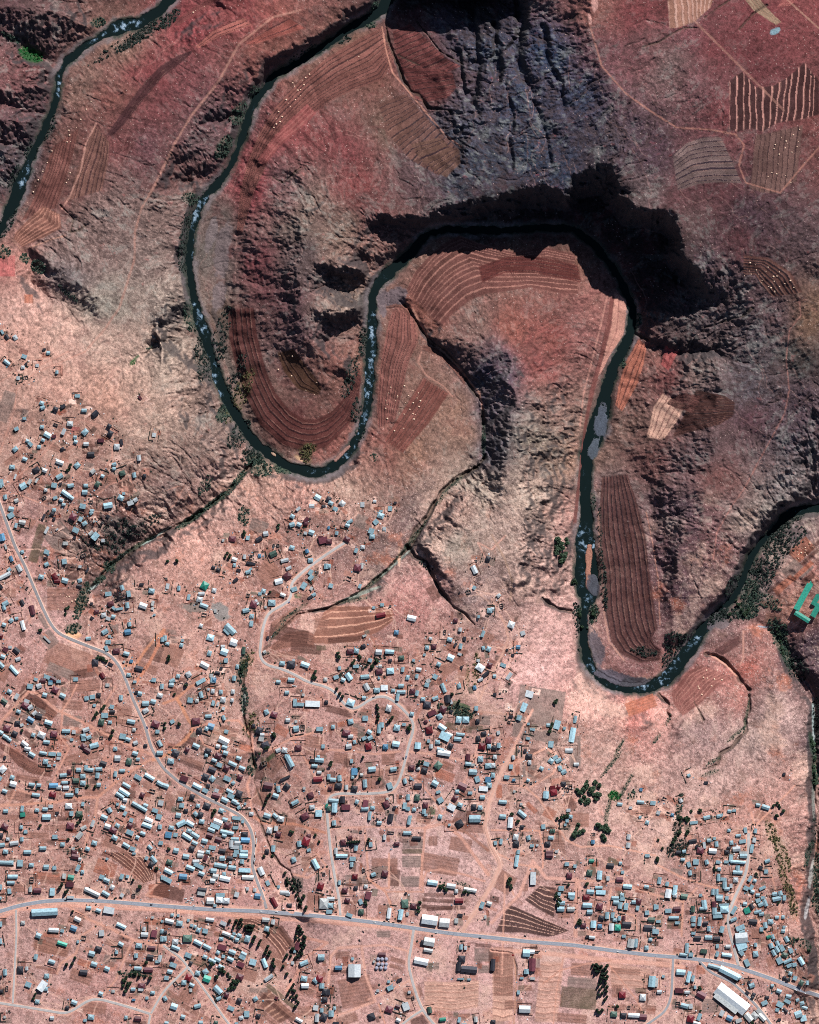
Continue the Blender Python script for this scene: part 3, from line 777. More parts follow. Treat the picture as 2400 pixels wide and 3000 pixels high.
# gullies cut sharply into the ground: half width,depth | points
GULLIES = """
9,15|1385,35 1392,110 1400,180 1392,260
8,16|1448,70 1452,130 1455,195 1460,240
10,18|1520,10 1525,90 1508,150 1528,220 1562,275
6,9|1590,80 1600,180 1640,250 1650,330
5,8|1480,250 1500,330 1490,420 1500,500
5,8|1340,150 1360,260 1400,330
6,8|1560,300 1600,400 1610,480
5,5|1130,64 1136,110 1150,150 1168,190 1182,232 1200,262 1230,278 1255,315 1290,318 1320,325
3,2.5|1168,160 1200,175 1230,190
3,3|1222,60 1260,110 1290,150 1350,185 1370,195
6,7|752,1340 700,1405 640,1460 560,1520 480,1555 400,1600 320,1660 272,1722
5,7|1424,1330 1400,1370 1340,1405 1290,1445 1262,1500 1205,1600 1150,1655 1060,1735 970,1780 870,1800 810,1860
4,4|745,2240 735,2180 715,2100 712,2000 720,1940
6,6|1172,880 1196,905 1225,950 1262,1000 1300,1025 1350,1080 1390,1150 1412,1180 1418,1240
6,7|1192,1600 1215,1632 1250,1645 1262,1680 1290,1730 1310,1755
3,3|1310,1755 1330,1780 1360,1795 1390,1830
4,4|1418,1345 1400,1370 1340,1395 1290,1440 1250,1510 1215,1555 1195,1600
3,3|1195,1600 1170,1640 1130,1680 1100,1710
5,6|1930,2035 1945,2050 1962,2065 1955,2085 1965,2100
4,4|2034,2040 2036,2060 2050,2085 2062,2110
6,6|2070,1918 2100,1922 2128,1938 2150,1965 2172,1995 2195,2020
5,4|2196,2040 2198,2080 2185,2110 2190,2140 2160,2170 2145,2190 2110,2210 2105,2240 2060,2255
6,7|1590,1752 1610,1770 1640,1785 1672,1792
3,3|175,600 200,625 215,640 205,680
3,3|200,680 230,675 250,660
4,5|1860,975 1880,985 1900,995
3,3|800,520 830,535 870,500 880,490
2.5,2|2040,90 2000,90 1960,110 1930,130 1880,145
2.5,2|2060,60 2100,30 2150,0
3,3|2160,95 2200,50 2240,25
4,4|2060,960 2100,950 2140,935 2170,930 2200,905
3,3|800,1850 830,1810 880,1790 960,1785
3,2.5|770,2360 760,2330 745,2290 750,2250 735,2180 730,2120
3.5,3|745,2370 760,2400 775,2440 800,2500 820,2530 850,2550 870,2600 880,2660
3,2|1440,2782 1500,2790 1512,2830 1512,2870
3,3|640,1460 600,1490 560,1520 500,1548 440,1580 380,1625 330,1655
""".strip().split("\n")
# gravel, sand and mud lying by the water: x,y,rx,ry,angle,colour,raise (m above water)
BARS = """
360,62,34,12,-10,120,128,136,.25
395,60,20,8,-30,112,117,125,.2
475,20,22,8,-40,118,125,140,.3
72,525,9,38,18,170,185,200,.3
650,470,6,40,24,110,112,125,.5
690,400,5,44,22,128,122,128,.5
735,320,8,30,30,105,110,122,.5
600,580,10,14,30,95,110,130,.2
650,745,24,90,8,112,98,98,1.5
620,680,14,60,15,118,105,105,1
640,860,20,50,10,120,105,105,1.5
640,960,9,60,-18,95,82,78,1.2
668,1060,10,90,-18,98,86,80,1.2
1118,818,14,22,-20,88,97,111,.2
1150,870,44,26,-15,105,92,96,1.2
1120,900,14,40,-10,108,95,98,1
1098,970,5,24,5,170,185,205,.25
1098,1110,6,40,0,165,180,200,.3
1066,1240,7,60,12,130,132,145,.4
1770,1190,7,30,10,80,87,99,.3
1795,1095,6,24,20,76,84,96,.3
1762,1235,22,52,8,78,84,96,.8
1742,1310,17,42,14,80,87,97,.8
1738,1365,7,30,5,73,79,90,.4
1714,1400,6,20,0,80,95,112,.2
1726,1655,10,66,2,165,115,98,1.4
1740,1715,18,38,-10,76,78,87,.6
1718,1570,16,36,0,76,87,97,.25
1750,1900,20,60,-12,100,92,98,.8
1800,1985,60,22,15,92,88,98,.7
1860,2000,50,14,-8,80,79,85,.6
2010,1935,10,44,42,92,101,111,.3
1955,1985,20,26,40,104,113,122,.2
2178,1745,8,34,14,125,135,140,.5
2105,1815,50,16,-45,98,90,96,1.2
2325,1520,9,7,-30,140,142,150,.5
2120,1830,30,14,-10,110,98,100,1.5
900,1395,6,5,0,150,140,130,.5
890,1345,30,10,20,185,150,120,1.2
800,1330,10,5,30,170,140,120,1
1000,1330,40,6,-45,160,120,110,1
1030,1295,6,30,30,120,120,135,.4
2385,2100,5,50,0,150,165,165,-99
2386,2170,5,50,0,150,160,160,-99
2378,2560,7,50,8,170,165,160,-99
2366,2660,6,40,12,170,165,165,-99
2385,2350,5,60,0,130,130,125,-99
270,1722,22,4,-35,150,160,158,-99
450,1575,50,3.5,-33,150,165,158,-99
350,1635,30,3.5,-38,150,165,158,-99
715,2060,5,40,5,170,172,165,-99
1160,1650,60,4,-42,150,155,148,-99
1060,1738,60,5,-20,140,145,135,-99
1170,1640,5,30,0,200,160,140,-99
2250,1838,30,3,5,150,155,165,-99
2150,1800,1,1,0,1,1,1,-99
1740,20,10,26,0,200,150,140,-99
1725,60,5,20,-10,200,150,140,-99
2265,100,18,8,-20,130,160,170,-99
905,1110,1,1,0,1,1,1,-99
650,1790,34,24,40,130,125,122,-99
570,1780,50,14,5,125,112,105,-99
215,1860,24,10,0,210,160,125,-99
""".strip().split("\n")
# rapids, white water: x,y,rx,ry,angle,strength
FOAM = """
350,72,34,16,-10,.9
400,64,20,12,-20,.7
280,110,40,6,-35,.8
172,230,7,50,5,.8
70,510,12,40,18,.8
590,590,16,26,35,.9
565,640,12,40,15,.8
570,720,8,60,5,.7
585,940,14,50,-18,.8
620,1080,14,50,-15,.7
640,1160,16,50,-20,.6
566,890,6,10,0,1
1092,960,10,40,0,1
1090,1060,10,40,3,.8
1078,1130,12,50,3,.9
1064,1240,12,50,14,.7
1020,1330,30,10,-45,.7
940,1378,40,10,-5,.6
575,830,5,40,0,.3
1120,815,16,20,-30,.5
1715,1410,8,30,0,.6
1712,1590,20,50,0,.75
1740,1600,5,14,10,1
1706,1700,14,60,0,.5
1724,1760,12,34,0,.7
1725,1800,5,20,0,.6
1735,1950,14,30,-30,.6
1800,2010,30,8,10,.4
1890,2016,30,10,-5,.8
1945,1985,30,20,40,.9
1975,1950,34,18,-50,.7
2040,1880,30,10,-50,.7
2010,1905,30,12,-50,.6
2070,1850,24,6,-45,.5
2340,1494,30,5,-5,.5
1850,950,5,30,10,.25
690,440,4,50,22,.3
745,310,4,40,25,.5
""".strip().split("\n")
# trees: tile, then x,y pairs; kind p poplar, w willow, b small bush tree
TREES = [
('p',(480,2500,3.594),"700,700 750,740 770,700 800,720 820,690 830,740 870,760 890,750 910,750 935,760 955,750 735,780 1110,830 960,870 940,920 1010,930 1025,905 1000,960 1100,970 1085,1010 1070,1040 1120,1030 1105,1060 1160,1110 1150,1150 1165,1180 1260,1180 1300,1260 905,800 880,800 930,800 800,770 1340,1070 1300,1060 1280,1090"),
('p',(480,2500,3.594),"1425,760 1445,790 1465,820 1415,800 1400,840 1440,840 1475,860 1490,880 1480,920 1485,960 1465,990 1440,1020 1455,1050 1415,1070 1390,1090 1400,880 1430,900 1450,940"),
('p',(480,2500,3.594),"1360,270 1380,300 1360,340 1390,360 1375,385 1300,270 1280,200 1310,300 1400,430 1450,490 1500,560 1440,520 1490,590 1420,470 1340,1320 1370,1370 1330,1430 1310,1470 1360,1430 1400,1490 1370,1510 1420,1560 1390,1600 1340,1500 1350,1400 1380,1440 1400,1540"),
('w',(480,2500,3.594),"600,1220 640,1240 680,1260 620,1200 510,1150 560,1290 700,1290 740,1330 760,1360 720,1400 690,1420 780,1340 720,1370 750,1400 1475,445 1150,20 1060,20 1360,1000"),
('p',(0,2500,3.594),"660,320 640,350 720,380 700,400 1410,270 775,600 800,1090 710,1160 770,1150 1540,1280 1590,1300 1480,1270"),
('w',(0,2500,3.594),"1340,1290 1320,1330 1350,1360 1300,1320 1380,1260 1430,1245 1350,1400 1330,1440 1380,1350 1310,1380 380,1470 360,1520 1480,340 1660,150 1550,1140"),
('p',(1440,2500,2.042),"605,660 615,680 625,700 635,670 655,670 665,690 680,680 690,665 680,710 690,730 670,740 650,760 660,790 645,810 680,770 690,790 685,820 690,850 675,870 640,840 630,930 660,930 640,700 660,715 640,780 680,800 625,660 648,690 672,715 655,735 683,745 660,830 690,700"),
('w',(1440,2500,2.042),"525,395 515,410 530,415 400,270 410,280 390,230 395,300 385,250 570,180 460,185 105,160 98,180 115,185 110,150 750,910 660,930 120,200 640,945"),
('p',(960,2000,3.594),"375,780 520,230 530,260 525,290 535,320 540,350 530,380 100,60 130,110 160,140 970,820 960,850 640,410 660,390 1310,120 210,1680 235,1675 260,1670 285,1672 310,1668 335,1665 435,1640 430,1670"),
('w',(960,2000,3.594),"850,470 870,450 860,490 680,360 30,860 40,830 330,900 550,1010 1380,190 1000,820"),
('w',(1440,2000,3.594),"690,180 670,210 640,430 630,470 610,510 280,1450 765,1400 690,1420 640,1550 215,1375 740,1410 800,1390"),
('W',(1440,2000,3.594),"1000,1080 960,1130 1040,1140 980,1200 930,1160 1080,1180 1130,1170 1020,1240 940,1240 1090,1050 900,1130 1000,1040 1060,1110 990,1260 1130,1080 1100,1220 900,1530 870,1580 930,1570 910,1490 1150,1520 1200,1510 1230,1560 1170,1610 1190,1640 1120,1500 860,1610 970,1550 1210,1540"),
('w',(1920,2000,3.594),"375,1350 470,1345 330,1410 330,1450 340,1560 325,1590 1280,1265 1300,1290 1345,1350 1275,1400 70,1735 200,1640 180,1680 210,1620 260,1420 255,1480 250,1570 30,1650 1240,1290 1310,1310 310,1430 345,1430"),
('W',(1920,2000,3.594),"1680,980 1690,1020 1670,940 1690,1060 1640,600 1660,660 1680,720 1690,800 1670,900 1650,630"),
('w',(480,2000,3.594),"120,120 20,420 15,470 165,430 240,20 540,1340 520,1390 1160,540 1070,690 1100,680 1010,740 1600,1600 1640,1670 1360,1570 1340,1560 530,1360 60,1740"),
('p',(480,2000,3.594),"1100,1190 1085,1230 1075,1260 1060,1290 1170,560 1120,1170"),
('w',(0,2000,3.594),"1025,310 1105,240 990,370 1195,500 1175,560 860,1430 830,1470 435,1500 730,1640 930,1080 1010,1090 240,500 200,420 865,1400 1015,340 1080,270"),
('w',(480,1500,3.594),"40,520 135,515 670,430 690,480 650,470 700,450 850,210 840,240 1205,140 1205,175 1120,840 60,1520 55,1550 1580,1720 1600,1680 1570,1750 830,1640 820,1680 850,1620 1600,1740"),
('w',(0,1500,3.594),"700,1020 690,1070 720,1000 430,1240 1030,1540 1060,1530 1100,1560 1130,1570 1090,1540"),
('W',(1440,1500,3.594),"710,320 700,360 720,400 740,450 760,500 790,290 800,330 790,440 700,290 750,380 740,340 690,420 770,470 745,520 725,350"),
('w',(1440,1500,3.594),"880,730 900,750 860,745 930,1060 1080,1040 1090,1090 960,1210 940,1090 1075,1075"),
('w',(960,2500,3.594),"970,510 960,560 955,600 1200,350 1240,360 1220,330 1180,340 1250,380 1430,400 1490,405 1450,395 395,510 410,530"),
('w',(960,1500,3.594),"330,1510 280,1560 265,1590 345,1530 520,1560 110,1480 120,1520 460,1640 470,1620"),
('w',(0,750,2.156),"440,1340 450,1320 430,1355"),
('w',(1920,2500,2.042),"12,25 10,40 350,80 355,95 600,120 735,295 925,560 915,580 850,510 265,800 268,935 575,1010"),
('w',(2100,1700,1),"90,94 84,100 76,88 66,70 60,60 96,86 40,100 180,145 186,160 190,180 194,200 198,215"),
]
# stone heaps and grain stacks lying in the fields: description | x,y ...
HEAPS = [
("on the brown plot beside the road", 157,1743,177,1743,195,1749,203,1748,215,1738,187,1766,199,1766,211,1762,221,1758,170,1770,171,1785),
("in the dark field inside the river bend", 857,1043,820,1042,854,1101,896,1143,921,1155,815,1082,928,1120),
("on the red terraces left of the gully", 1145,1134,1185,1130,1210,1144,1226,1151,1139,1151,1164,1165,1165,1160,1197,1159,1222,1166,1134,1184,1159,1174,1189,1180,1211,1180,1130,1196,1149,1198,1178,1196,1201,1199,1171,1210,1184,1213,1210,1212,1232,1174,1135,1226,1183,1255,1156,1262,1213,1228,1228,1191,1131,1172,1217,1214),
("among the curved dark terraces at far right", 2194,773,2192,797,2178,811,2197,806,2209,779,2212,794,2218,806,2240,798,2229,825,2246,786,2262,813,2272,812,2279,800,2280,843,2264,827,2295,834,2311,825,2321,845,2228,832,2248,842,2255,846,2266,853,2266,858),
("along the field strip above the left river bend", 265,295,251,318,235,348,222,372,200,380,202,394,195,414,150,440,136,474,123,500,110,525,102,543,95,560,77,592,205,413,204,505,199,524,193,534,565,33,572,28,597,16),
("on the stony plot at top right", 2283,409,2297,420,2318,402,2333,422,2329,436,2277,458,2295,440,2301,426,2336,386,2265,430,2262,442,2256,511,2270,515,2295,520,2311,540,2245,523,2314,452,2274,486),
("on the striped field over the top river bend", 857,240,862,250,872,262,880,278,885,232,895,225,890,246,906,215,844,300,850,310,838,290,1017,176,1051,163,816,325,810,345,826,340,802,372,865,290,880,260,820,355,809,362),
("in the tilled plot beside the green-roofed school", 2375,1592,2362,1605,2352,1606,2363,1612,2340,1617,2340,1635,2342,1637,2361,1620,2384,1603,2370,1600,2350,1620,2365,1627,2341,1625),
("on the brown terraces below the right river bend", 2079,1941,2072,1965,2063,1986,2100,1956,2104,1965,2095,1991,2117,1993,2074,1988,2087,2011,2050,2018,2058,2036,2047,2012),
]
# motor vehicles: x,y,heading degrees,colour
CARS = """
195,2635,3,k 275,2638,3,w 445,2648,4,k 765,2667,3,w 811,2668,3,w 1098,2699,6,w 1278,2730,6,w 1406,2745,4,k 1809,2785,8,w 1738,2765,5,k 2084,2814,8,w 2330,2898,22,w 2357,2908,22,w
1095,2041,-20,k 1190,2217,-80,b 433,2130,68,b 634,2343,30,k 847,1765,-40,b 860,2008,10,w 866,2009,15,w 585,2016,-20,w 772,2600,70,b 900,1962,0,k 80,1688,60,k 28,1387,-60,k 887,2546,60,w 909,2538,-50,w 556,2839,20,w
746,2500,90,w 747,2507,85,k 748,2515,85,w 746,2521,85,w 745,2526,80,k 749,2440,90,w 751,2450,90,k 752,2458,90,w 752,2466,90,w 750,2475,90,k 545,2630,0,w 553,2636,0,w 563,2628,0,w 566,2634,0,w 560,2643,-60,w 548,2641,0,s 570,2650,-10,w 597,2643,80,w 730,2885,0,k 755,2884,-20,k
2050,2821,40,k 2175,2848,30,w 2149,2770,90,r 2146,2762,90,w 1503,2795,0,r 1065,2727,60,k 1054,2752,60,k 843,2306,-60,w 835,2305,-60,w 850,2301,-60,w 840,2299,-60,w 1688,2714,0,w 1662,2701,80,k 1538,2739,20,k 1526,2173,0,w 2098,2768,5,w 2123,2770,5,w 2200,2768,0,w 1208,2700,10,w 1335,2228,70,w 1182,2220,80,k
""".split()
POLES = "72,2636 185,2640 330,2626 395,2630 455,2632 517,2650 570,2655 660,2655 790,2660 1108,2709 1122,2699 1178,2705 1158,2697 1315,2728 1330,2731 1060,2762 1155,2770 1010,2576 980,2520 988,2600 150,1680 48,1560 110,1730 260,1882 290,1905 200,1862 395,2075 440,2185 500,2282 560,2318 640,2352 750,2560 770,2600 1015,2320 1060,2322 1110,2316 1152,2330 1140,2422 1070,2420 1235,2428 1300,2105 1560,2775 1600,2770 1860,2795 1920,2798 1650,2760 2210,2850 2160,2840 2260,2870 2400,2915 1552,2640 860,2675 895,2682".split()
# ---- houses, read off the photograph: tile origin, tile scale, then x,y,length,width,angle,roof colour
# angle: degrees turned from east towards south; colours b blue-grey w white s pale r red n maroon g green k charcoal u blue t teal
HOUSES = [
((0,750,2.156), """
15,480,30,16,60,b 45,510,34,22,60,k 98,515,34,28,60,w 45,672,50,24,38,b 155,635,36,26,20,b 307,612,24,24,0,b 237,691,22,22,0,w
147,704,26,24,0,w 167,683,18,18,0,k 118,772,24,24,0,w 165,768,36,26,-20,k 362,733,20,22,0,b 281,590,22,14,-10,k 492,884,36,22,0,b
268,930,32,26,20,b 274,958,30,24,-20,b 355,968,36,32,20,k 535,976,36,24,0,b 605,995,46,34,-40,k 158,1026,24,18,0,b 108,1092,32,24,-25,b
268,1080,26,22,0,b 446,1060,42,34,5,w 405,1110,46,24,-65,w 540,1112,46,36,-45,b 303,1130,52,34,30,b 275,1163,26,22,20,b 478,1145,22,22,0,b
481,1174,26,24,20,b 177,1168,24,22,20,b 196,1188,32,24,45,b 100,1220,38,30,-40,b 250,1205,24,24,0,b 547,1188,36,26,0,w 740,1205,40,40,0,w
692,1075,30,30,30,k 700,1120,36,36,30,k 770,1175,40,18,80,k 578,1252,48,34,0,k 880,1275,40,26,80,w 160,1283,34,26,20,b 380,1303,56,30,20,w
490,1322,40,34,-40,b 725,1315,28,22,-20,b 723,1343,22,22,0,b 80,1333,36,30,0,b 233,1350,44,34,-30,k 286,1355,32,28,20,w 380,1392,50,32,-30,b
775,1372,40,34,-20,g 850,1383,36,24,80,b 650,1390,24,22,20,b 100,1393,34,12,-70,w 12,1430,46,30,80,b 150,1452,48,44,-30,b 190,1426,40,22,-60,s
235,1418,34,14,-60,s 345,1448,38,34,10,b 450,1450,44,26,-10,b 545,1450,30,24,0,b 590,1360,34,28,-40,s 292,1478,22,22,0,w 417,1500,66,32,35,b
447,1522,50,26,35,b 538,1492,38,32,0,b 618,1440,40,32,-60,g 37,1522,32,24,80,b 108,1545,28,26,-20,s 352,1527,30,20,-20,b 390,1542,28,22,20,b
578,1552,26,22,0,k 765,1527,42,36,30,b 783,1500,20,18,0,b 825,1560,44,32,-20,w 858,1540,30,26,-30,w 685,1575,66,40,-10,b 525,1580,42,34,10,b
75,1598,38,34,10,b 345,1603,26,22,0,b 582,1608,26,20,0,b 405,1570,26,20,10,b 975,1130,26,28,10,w 345,1140,18,28,80,n 640,1165,26,44,90,n
398,1218,26,20,-30,k 205,1262,22,20,0,k 915,1388,22,24,0,k 385,1440,18,18,0,k 283,1525,30,22,-30,k 355,1065,36,16,20,k 886,895,30,16,50,n
402,950,34,22,-30,k 8,1450,30,20,80,b
"""),
((800,750,2.156), """
282,1525,44,40,30,b 245,1578,36,28,0,w 350,1538,42,34,-60,k 365,1560,34,26,30,b 438,1563,40,38,40,w 395,1597,34,26,20,b 160,1597,34,18,-40,w
565,1570,28,36,0,w 643,1550,22,20,0,w 740,1595,28,34,0,b 773,1558,18,14,0,k 318,1583,24,24,0,k 682,1612,22,14,0,b
"""),
((0,1500,3.594), """
120,35,75,60,-30,b 240,108,80,50,10,s 175,140,55,32,-75,b 465,50,70,28,-65,k 555,20,45,35,0,k 575,68,30,30,0,k 495,190,90,30,-62,w 605,182,30,15,-30,w
30,265,85,62,75,u 240,420,40,38,-20,b 125,490,65,38,70,u 208,590,85,55,60,w 105,605,40,40,-35,b 60,668,150,46,-28,w 68,365,60,22,70,s
495,420,60,50,20,b 680,520,62,55,80,b 495,550,52,45,-25,b 438,682,60,50,10,b 580,680,80,60,60,r 605,725,70,50,0,r 685,722,75,60,15,b
843,575,34,30,10,w 842,720,50,45,-15,b 800,190,75,60,25,b 850,75,55,45,-65,b 893,120,60,45,-30,b 775,48,75,75,30,n 965,10,45,35,-35,b
1005,255,95,68,-50,b 960,220,60,36,-40,s 920,610,60,24,-65,k 880,455,60,38,-25,k 1085,300,38,38,0,w 1290,795,60,42,70,b 1142,862,75,50,-5,b 1600,830,70,55,8,b
1360,860,75,45,80,b 1275,875,45,40,0,k 1170,965,70,58,-15,n 1345,980,68,42,85,b 1205,1015,60,32,40,b 1260,1018,90,26,-8,b 1510,985,90,62,20,w
1612,960,60,32,-80,s 1610,1015,34,28,-70,s 1020,1050,55,45,0,n 1095,1085,58,52,-10,w 1140,1120,50,40,20,w 1197,1100,45,42,10,b 1367,1180,50,40,80,b
1110,1260,75,52,-30,b 1350,1262,75,62,-10,u 935,1330,60,38,-5,b 1143,1368,60,46,0,b 1125,1435,65,38,70,b 1230,1462,78,60,-5,n
1335,1490,68,46,15,b 1388,1568,36,36,10,u 1470,1645,92,55,15,k 1625,1765,52,45,10,b 1360,1712,45,40,0,b 1085,1718,68,50,60,r
1010,1580,70,75,0,k 65,960,75,52,-30,b 50,1005,55,40,70,b 240,950,60,42,60,k 345,1030,115,55,75,n 50,1185,46,46,20,b 125,1140,52,44,-40,b
182,1120,40,34,-10,b 248,1190,112,45,75,w 15,1300,60,50,20,r 65,1445,65,48,30,n 180,1455,80,55,40,k 40,1520,52,44,20,b 115,1420,40,30,0,w 200,1545,60,40,-20,w
20,1605,85,44,45,b 155,1660,135,40,48,b 505,1735,78,45,20,b 570,1755,78,50,30,n 462,1770,65,48,0,n 805,1758,55,44,0,b 385,1758,45,32,20,b
625,1782,50,32,0,b 540,1785,48,32,0,u 1715,1340,40,55,0,b 1425,1785,40,28,0,b 1170,1600,60,30,30,k 1630,1080,24,22,0,b 620,660,24,20,0,s 480,480,24,20,0,k
787,270,34,26,0,k 660,1460,10,10,0,k 500,1340,110,20,45,s 15,780,60,30,50,k 290,800,40,30,-60,k 1310,1575,24,20,0,s 835,780,60,35,10,k 690,330,60,40,0,s
1495,760,50,24,0,k 965,965,30,30,0,k 970,1115,36,30,30,k 1158,1308,28,26,0,b 1140,45,40,30,30,k 995,98,26,22,0,s 1080,110,30,24,40,k
"""),
((480,1500,3.594), """
1355,45,52,45,30,b 1352,132,62,50,-15,b 1425,132,55,48,25,b 1500,85,75,45,-50,n 1495,120,50,45,0,n 1555,215,65,58,20,b 1492,222,36,32,10,w
722,282,82,62,5,n 625,298,26,28,0,s 885,272,40,48,10,b 1005,285,75,50,-30,k 1075,228,60,55,-10,w 1680,298,110,70,-15,n 1655,270,60,40,0,n
1350,375,60,50,15,b 1155,440,85,62,-25,g 1508,410,42,46,-20,u 1545,508,60,50,-5,b 1275,508,95,40,-15,w 1318,590,65,36,-25,w 1010,460,36,44,0,u
850,470,34,50,5,w 922,475,34,54,5,k 745,500,60,50,20,w 745,560,34,44,0,b 920,540,110,30,12,k 890,630,60,40,-20,b 918,600,30,24,-30,b
523,582,44,38,15,k 573,608,44,38,20,k 635,637,34,28,15,k 790,612,50,30,10,k 760,715,60,36,-40,k 1300,675,95,80,-40,n 1212,730,90,62,-15,w
1550,690,65,48,-50,b 1548,635,65,45,-60,b 1475,775,80,60,-60,b 1375,812,68,50,-20,b 1580,870,55,36,-30,b 1545,895,60,30,-30,k 1255,872,62,40,20,w
1052,832,52,52,15,b 1015,860,40,34,0,b 890,875,42,40,10,k 950,970,78,85,15,n 975,950,45,65,-30,w 1140,955,85,70,0,b 868,1035,80,48,-12,b
928,1095,48,50,5,b 925,1172,42,68,5,b 432,775,95,85,-60,t 400,860,40,75,85,w 380,920,70,60,10,w 425,985,100,45,20,b 532,825,52,50,10,w
42,780,38,62,10,w 160,800,38,55,0,b 265,895,32,65,10,b 30,700,26,26,0,k 495,1320,85,72,15,b 702,1230,150,68,45,b 660,1260,90,25,45,b 738,1370,80,80,20,w
395,1195,42,42,20,w 430,1080,60,40,10,k 640,1470,85,75,20,b 625,1415,45,40,0,w 485,1485,48,60,15,b 845,1455,40,90,5,g 432,1610,110,62,28,w 265,1705,62,62,-30,w
190,1400,42,45,10,b 200,1350,28,28,0,b 15,1325,45,60,0,b 42,1385,45,35,10,b 658,1560,45,50,0,b 778,1625,36,48,5,b 570,1690,60,34,10,k 395,1780,120,46,-28,b
530,1765,60,60,10,u 745,1745,42,60,5,b 95,1775,65,48,-30,b 155,1725,42,44,10,b 1490,1605,100,60,20,b 1250,1590,62,48,5,b 1345,1600,90,75,5,k 1370,1560,30,30,0,w
1710,570,45,60,0,b 1100,1320,28,32,0,k 1065,1470,36,34,-30,s 1345,1765,78,48,8,b 1210,1785,50,35,5,b 1705,1760,44,44,0,s 610,1640,30,30,0,k 505,1720,40,40,0,s
1555,805,30,40,30,s 1160,350,24,34,0,k 1205,350,30,36,0,k 520,1765,50,60,5,b 545,1040,26,40,0,s 350,960,30,20,0,k 1622,635,24,28,0,k 1075,1000,26,26,0,s
"""),
((960,1500,3.594), """
560,38,75,65,20,b 508,105,60,55,-40,b 235,100,72,36,-30,b 210,140,50,42,20,b 12,165,24,34,0,u 97,222,34,40,10,b 205,285,75,60,25,n 15,310,70,60,0,n
460,200,65,65,20,b 598,175,40,40,0,w 470,258,60,50,0,b 370,370,50,45,0,w 300,405,38,55,20,b 315,585,75,85,10,n 360,565,38,65,5,s 35,775,48,50,15,b 15,570,42,50,0,b
340,780,32,50,15,b 225,700,60,50,20,k 575,975,40,36,0,b 488,1005,32,30,0,b 562,1083,115,50,-12,r 662,988,26,24,0,k 885,1115,105,62,12,w 725,1265,50,50,5,u
390,1300,45,22,-20,s 1545,605,60,100,-25,w 1543,795,40,42,30,b 1482,840,60,40,-20,k 1690,490,55,55,15,k 1565,512,26,26,0,k 1705,1035,60,60,0,b 1590,1100,26,30,0,b
1348,1140,46,50,0,n 1395,1235,38,45,5,w 1235,1262,30,55,5,k 1285,1340,60,48,12,b 1442,1330,32,45,0,k 1400,1410,36,65,12,b 1345,1395,24,50,20,k 1120,1412,58,55,0,n
1048,1425,46,46,0,b 1085,1330,34,34,0,w 1635,1280,34,80,20,b 1640,1430,36,45,-10,b 1695,1440,50,55,20,b 1295,1530,75,68,25,b 1390,1495,45,26,20,w 240,1465,80,60,0,n 305,1460,56,55,10,b
380,1410,50,45,-20,k 540,1472,75,62,5,w 655,1468,105,50,5,b 778,1532,65,52,-5,g 448,1558,45,42,20,b 905,1558,30,30,10,b 1020,1500,26,26,0,b 1170,1600,50,48,25,b
660,1560,40,36,0,k 283,1625,30,30,0,b 318,1620,32,38,0,b 127,1640,36,40,0,b 545,1675,80,65,-10,n 555,1620,36,36,0,s 662,1670,85,70,-5,b 792,1655,36,58,5,b
960,1655,62,45,8,w 225,1730,62,90,-35,b 92,1735,60,44,-20,b 395,1730,105,46,-5,b 165,1765,50,48,25,b 843,1740,42,55,10,b 940,1725,34,50,10,b 1132,1730,55,55,30,b
1060,1775,50,45,-30,s 1605,1635,100,75,35,w 1665,1705,95,40,-40,k 1610,1762,62,34,-25,w 1705,1610,60,60,20,n 1410,1630,26,30,0,k 1585,1560,36,30,0,w 545,1745,24,24,0,b
"""),
((1440,1500,3.594), """
75,878,48,36,-40,w 105,985,45,50,-20,k 10,1020,40,40,0,w 208,1185,75,75,20,w 330,1275,55,50,-20,w 283,1420,46,46,0,u 122,1610,70,40,22,b 185,1725,95,42,-55,w
32,1725,38,38,0,b 225,1505,36,30,0,k 165,1450,22,22,0,k
"""),
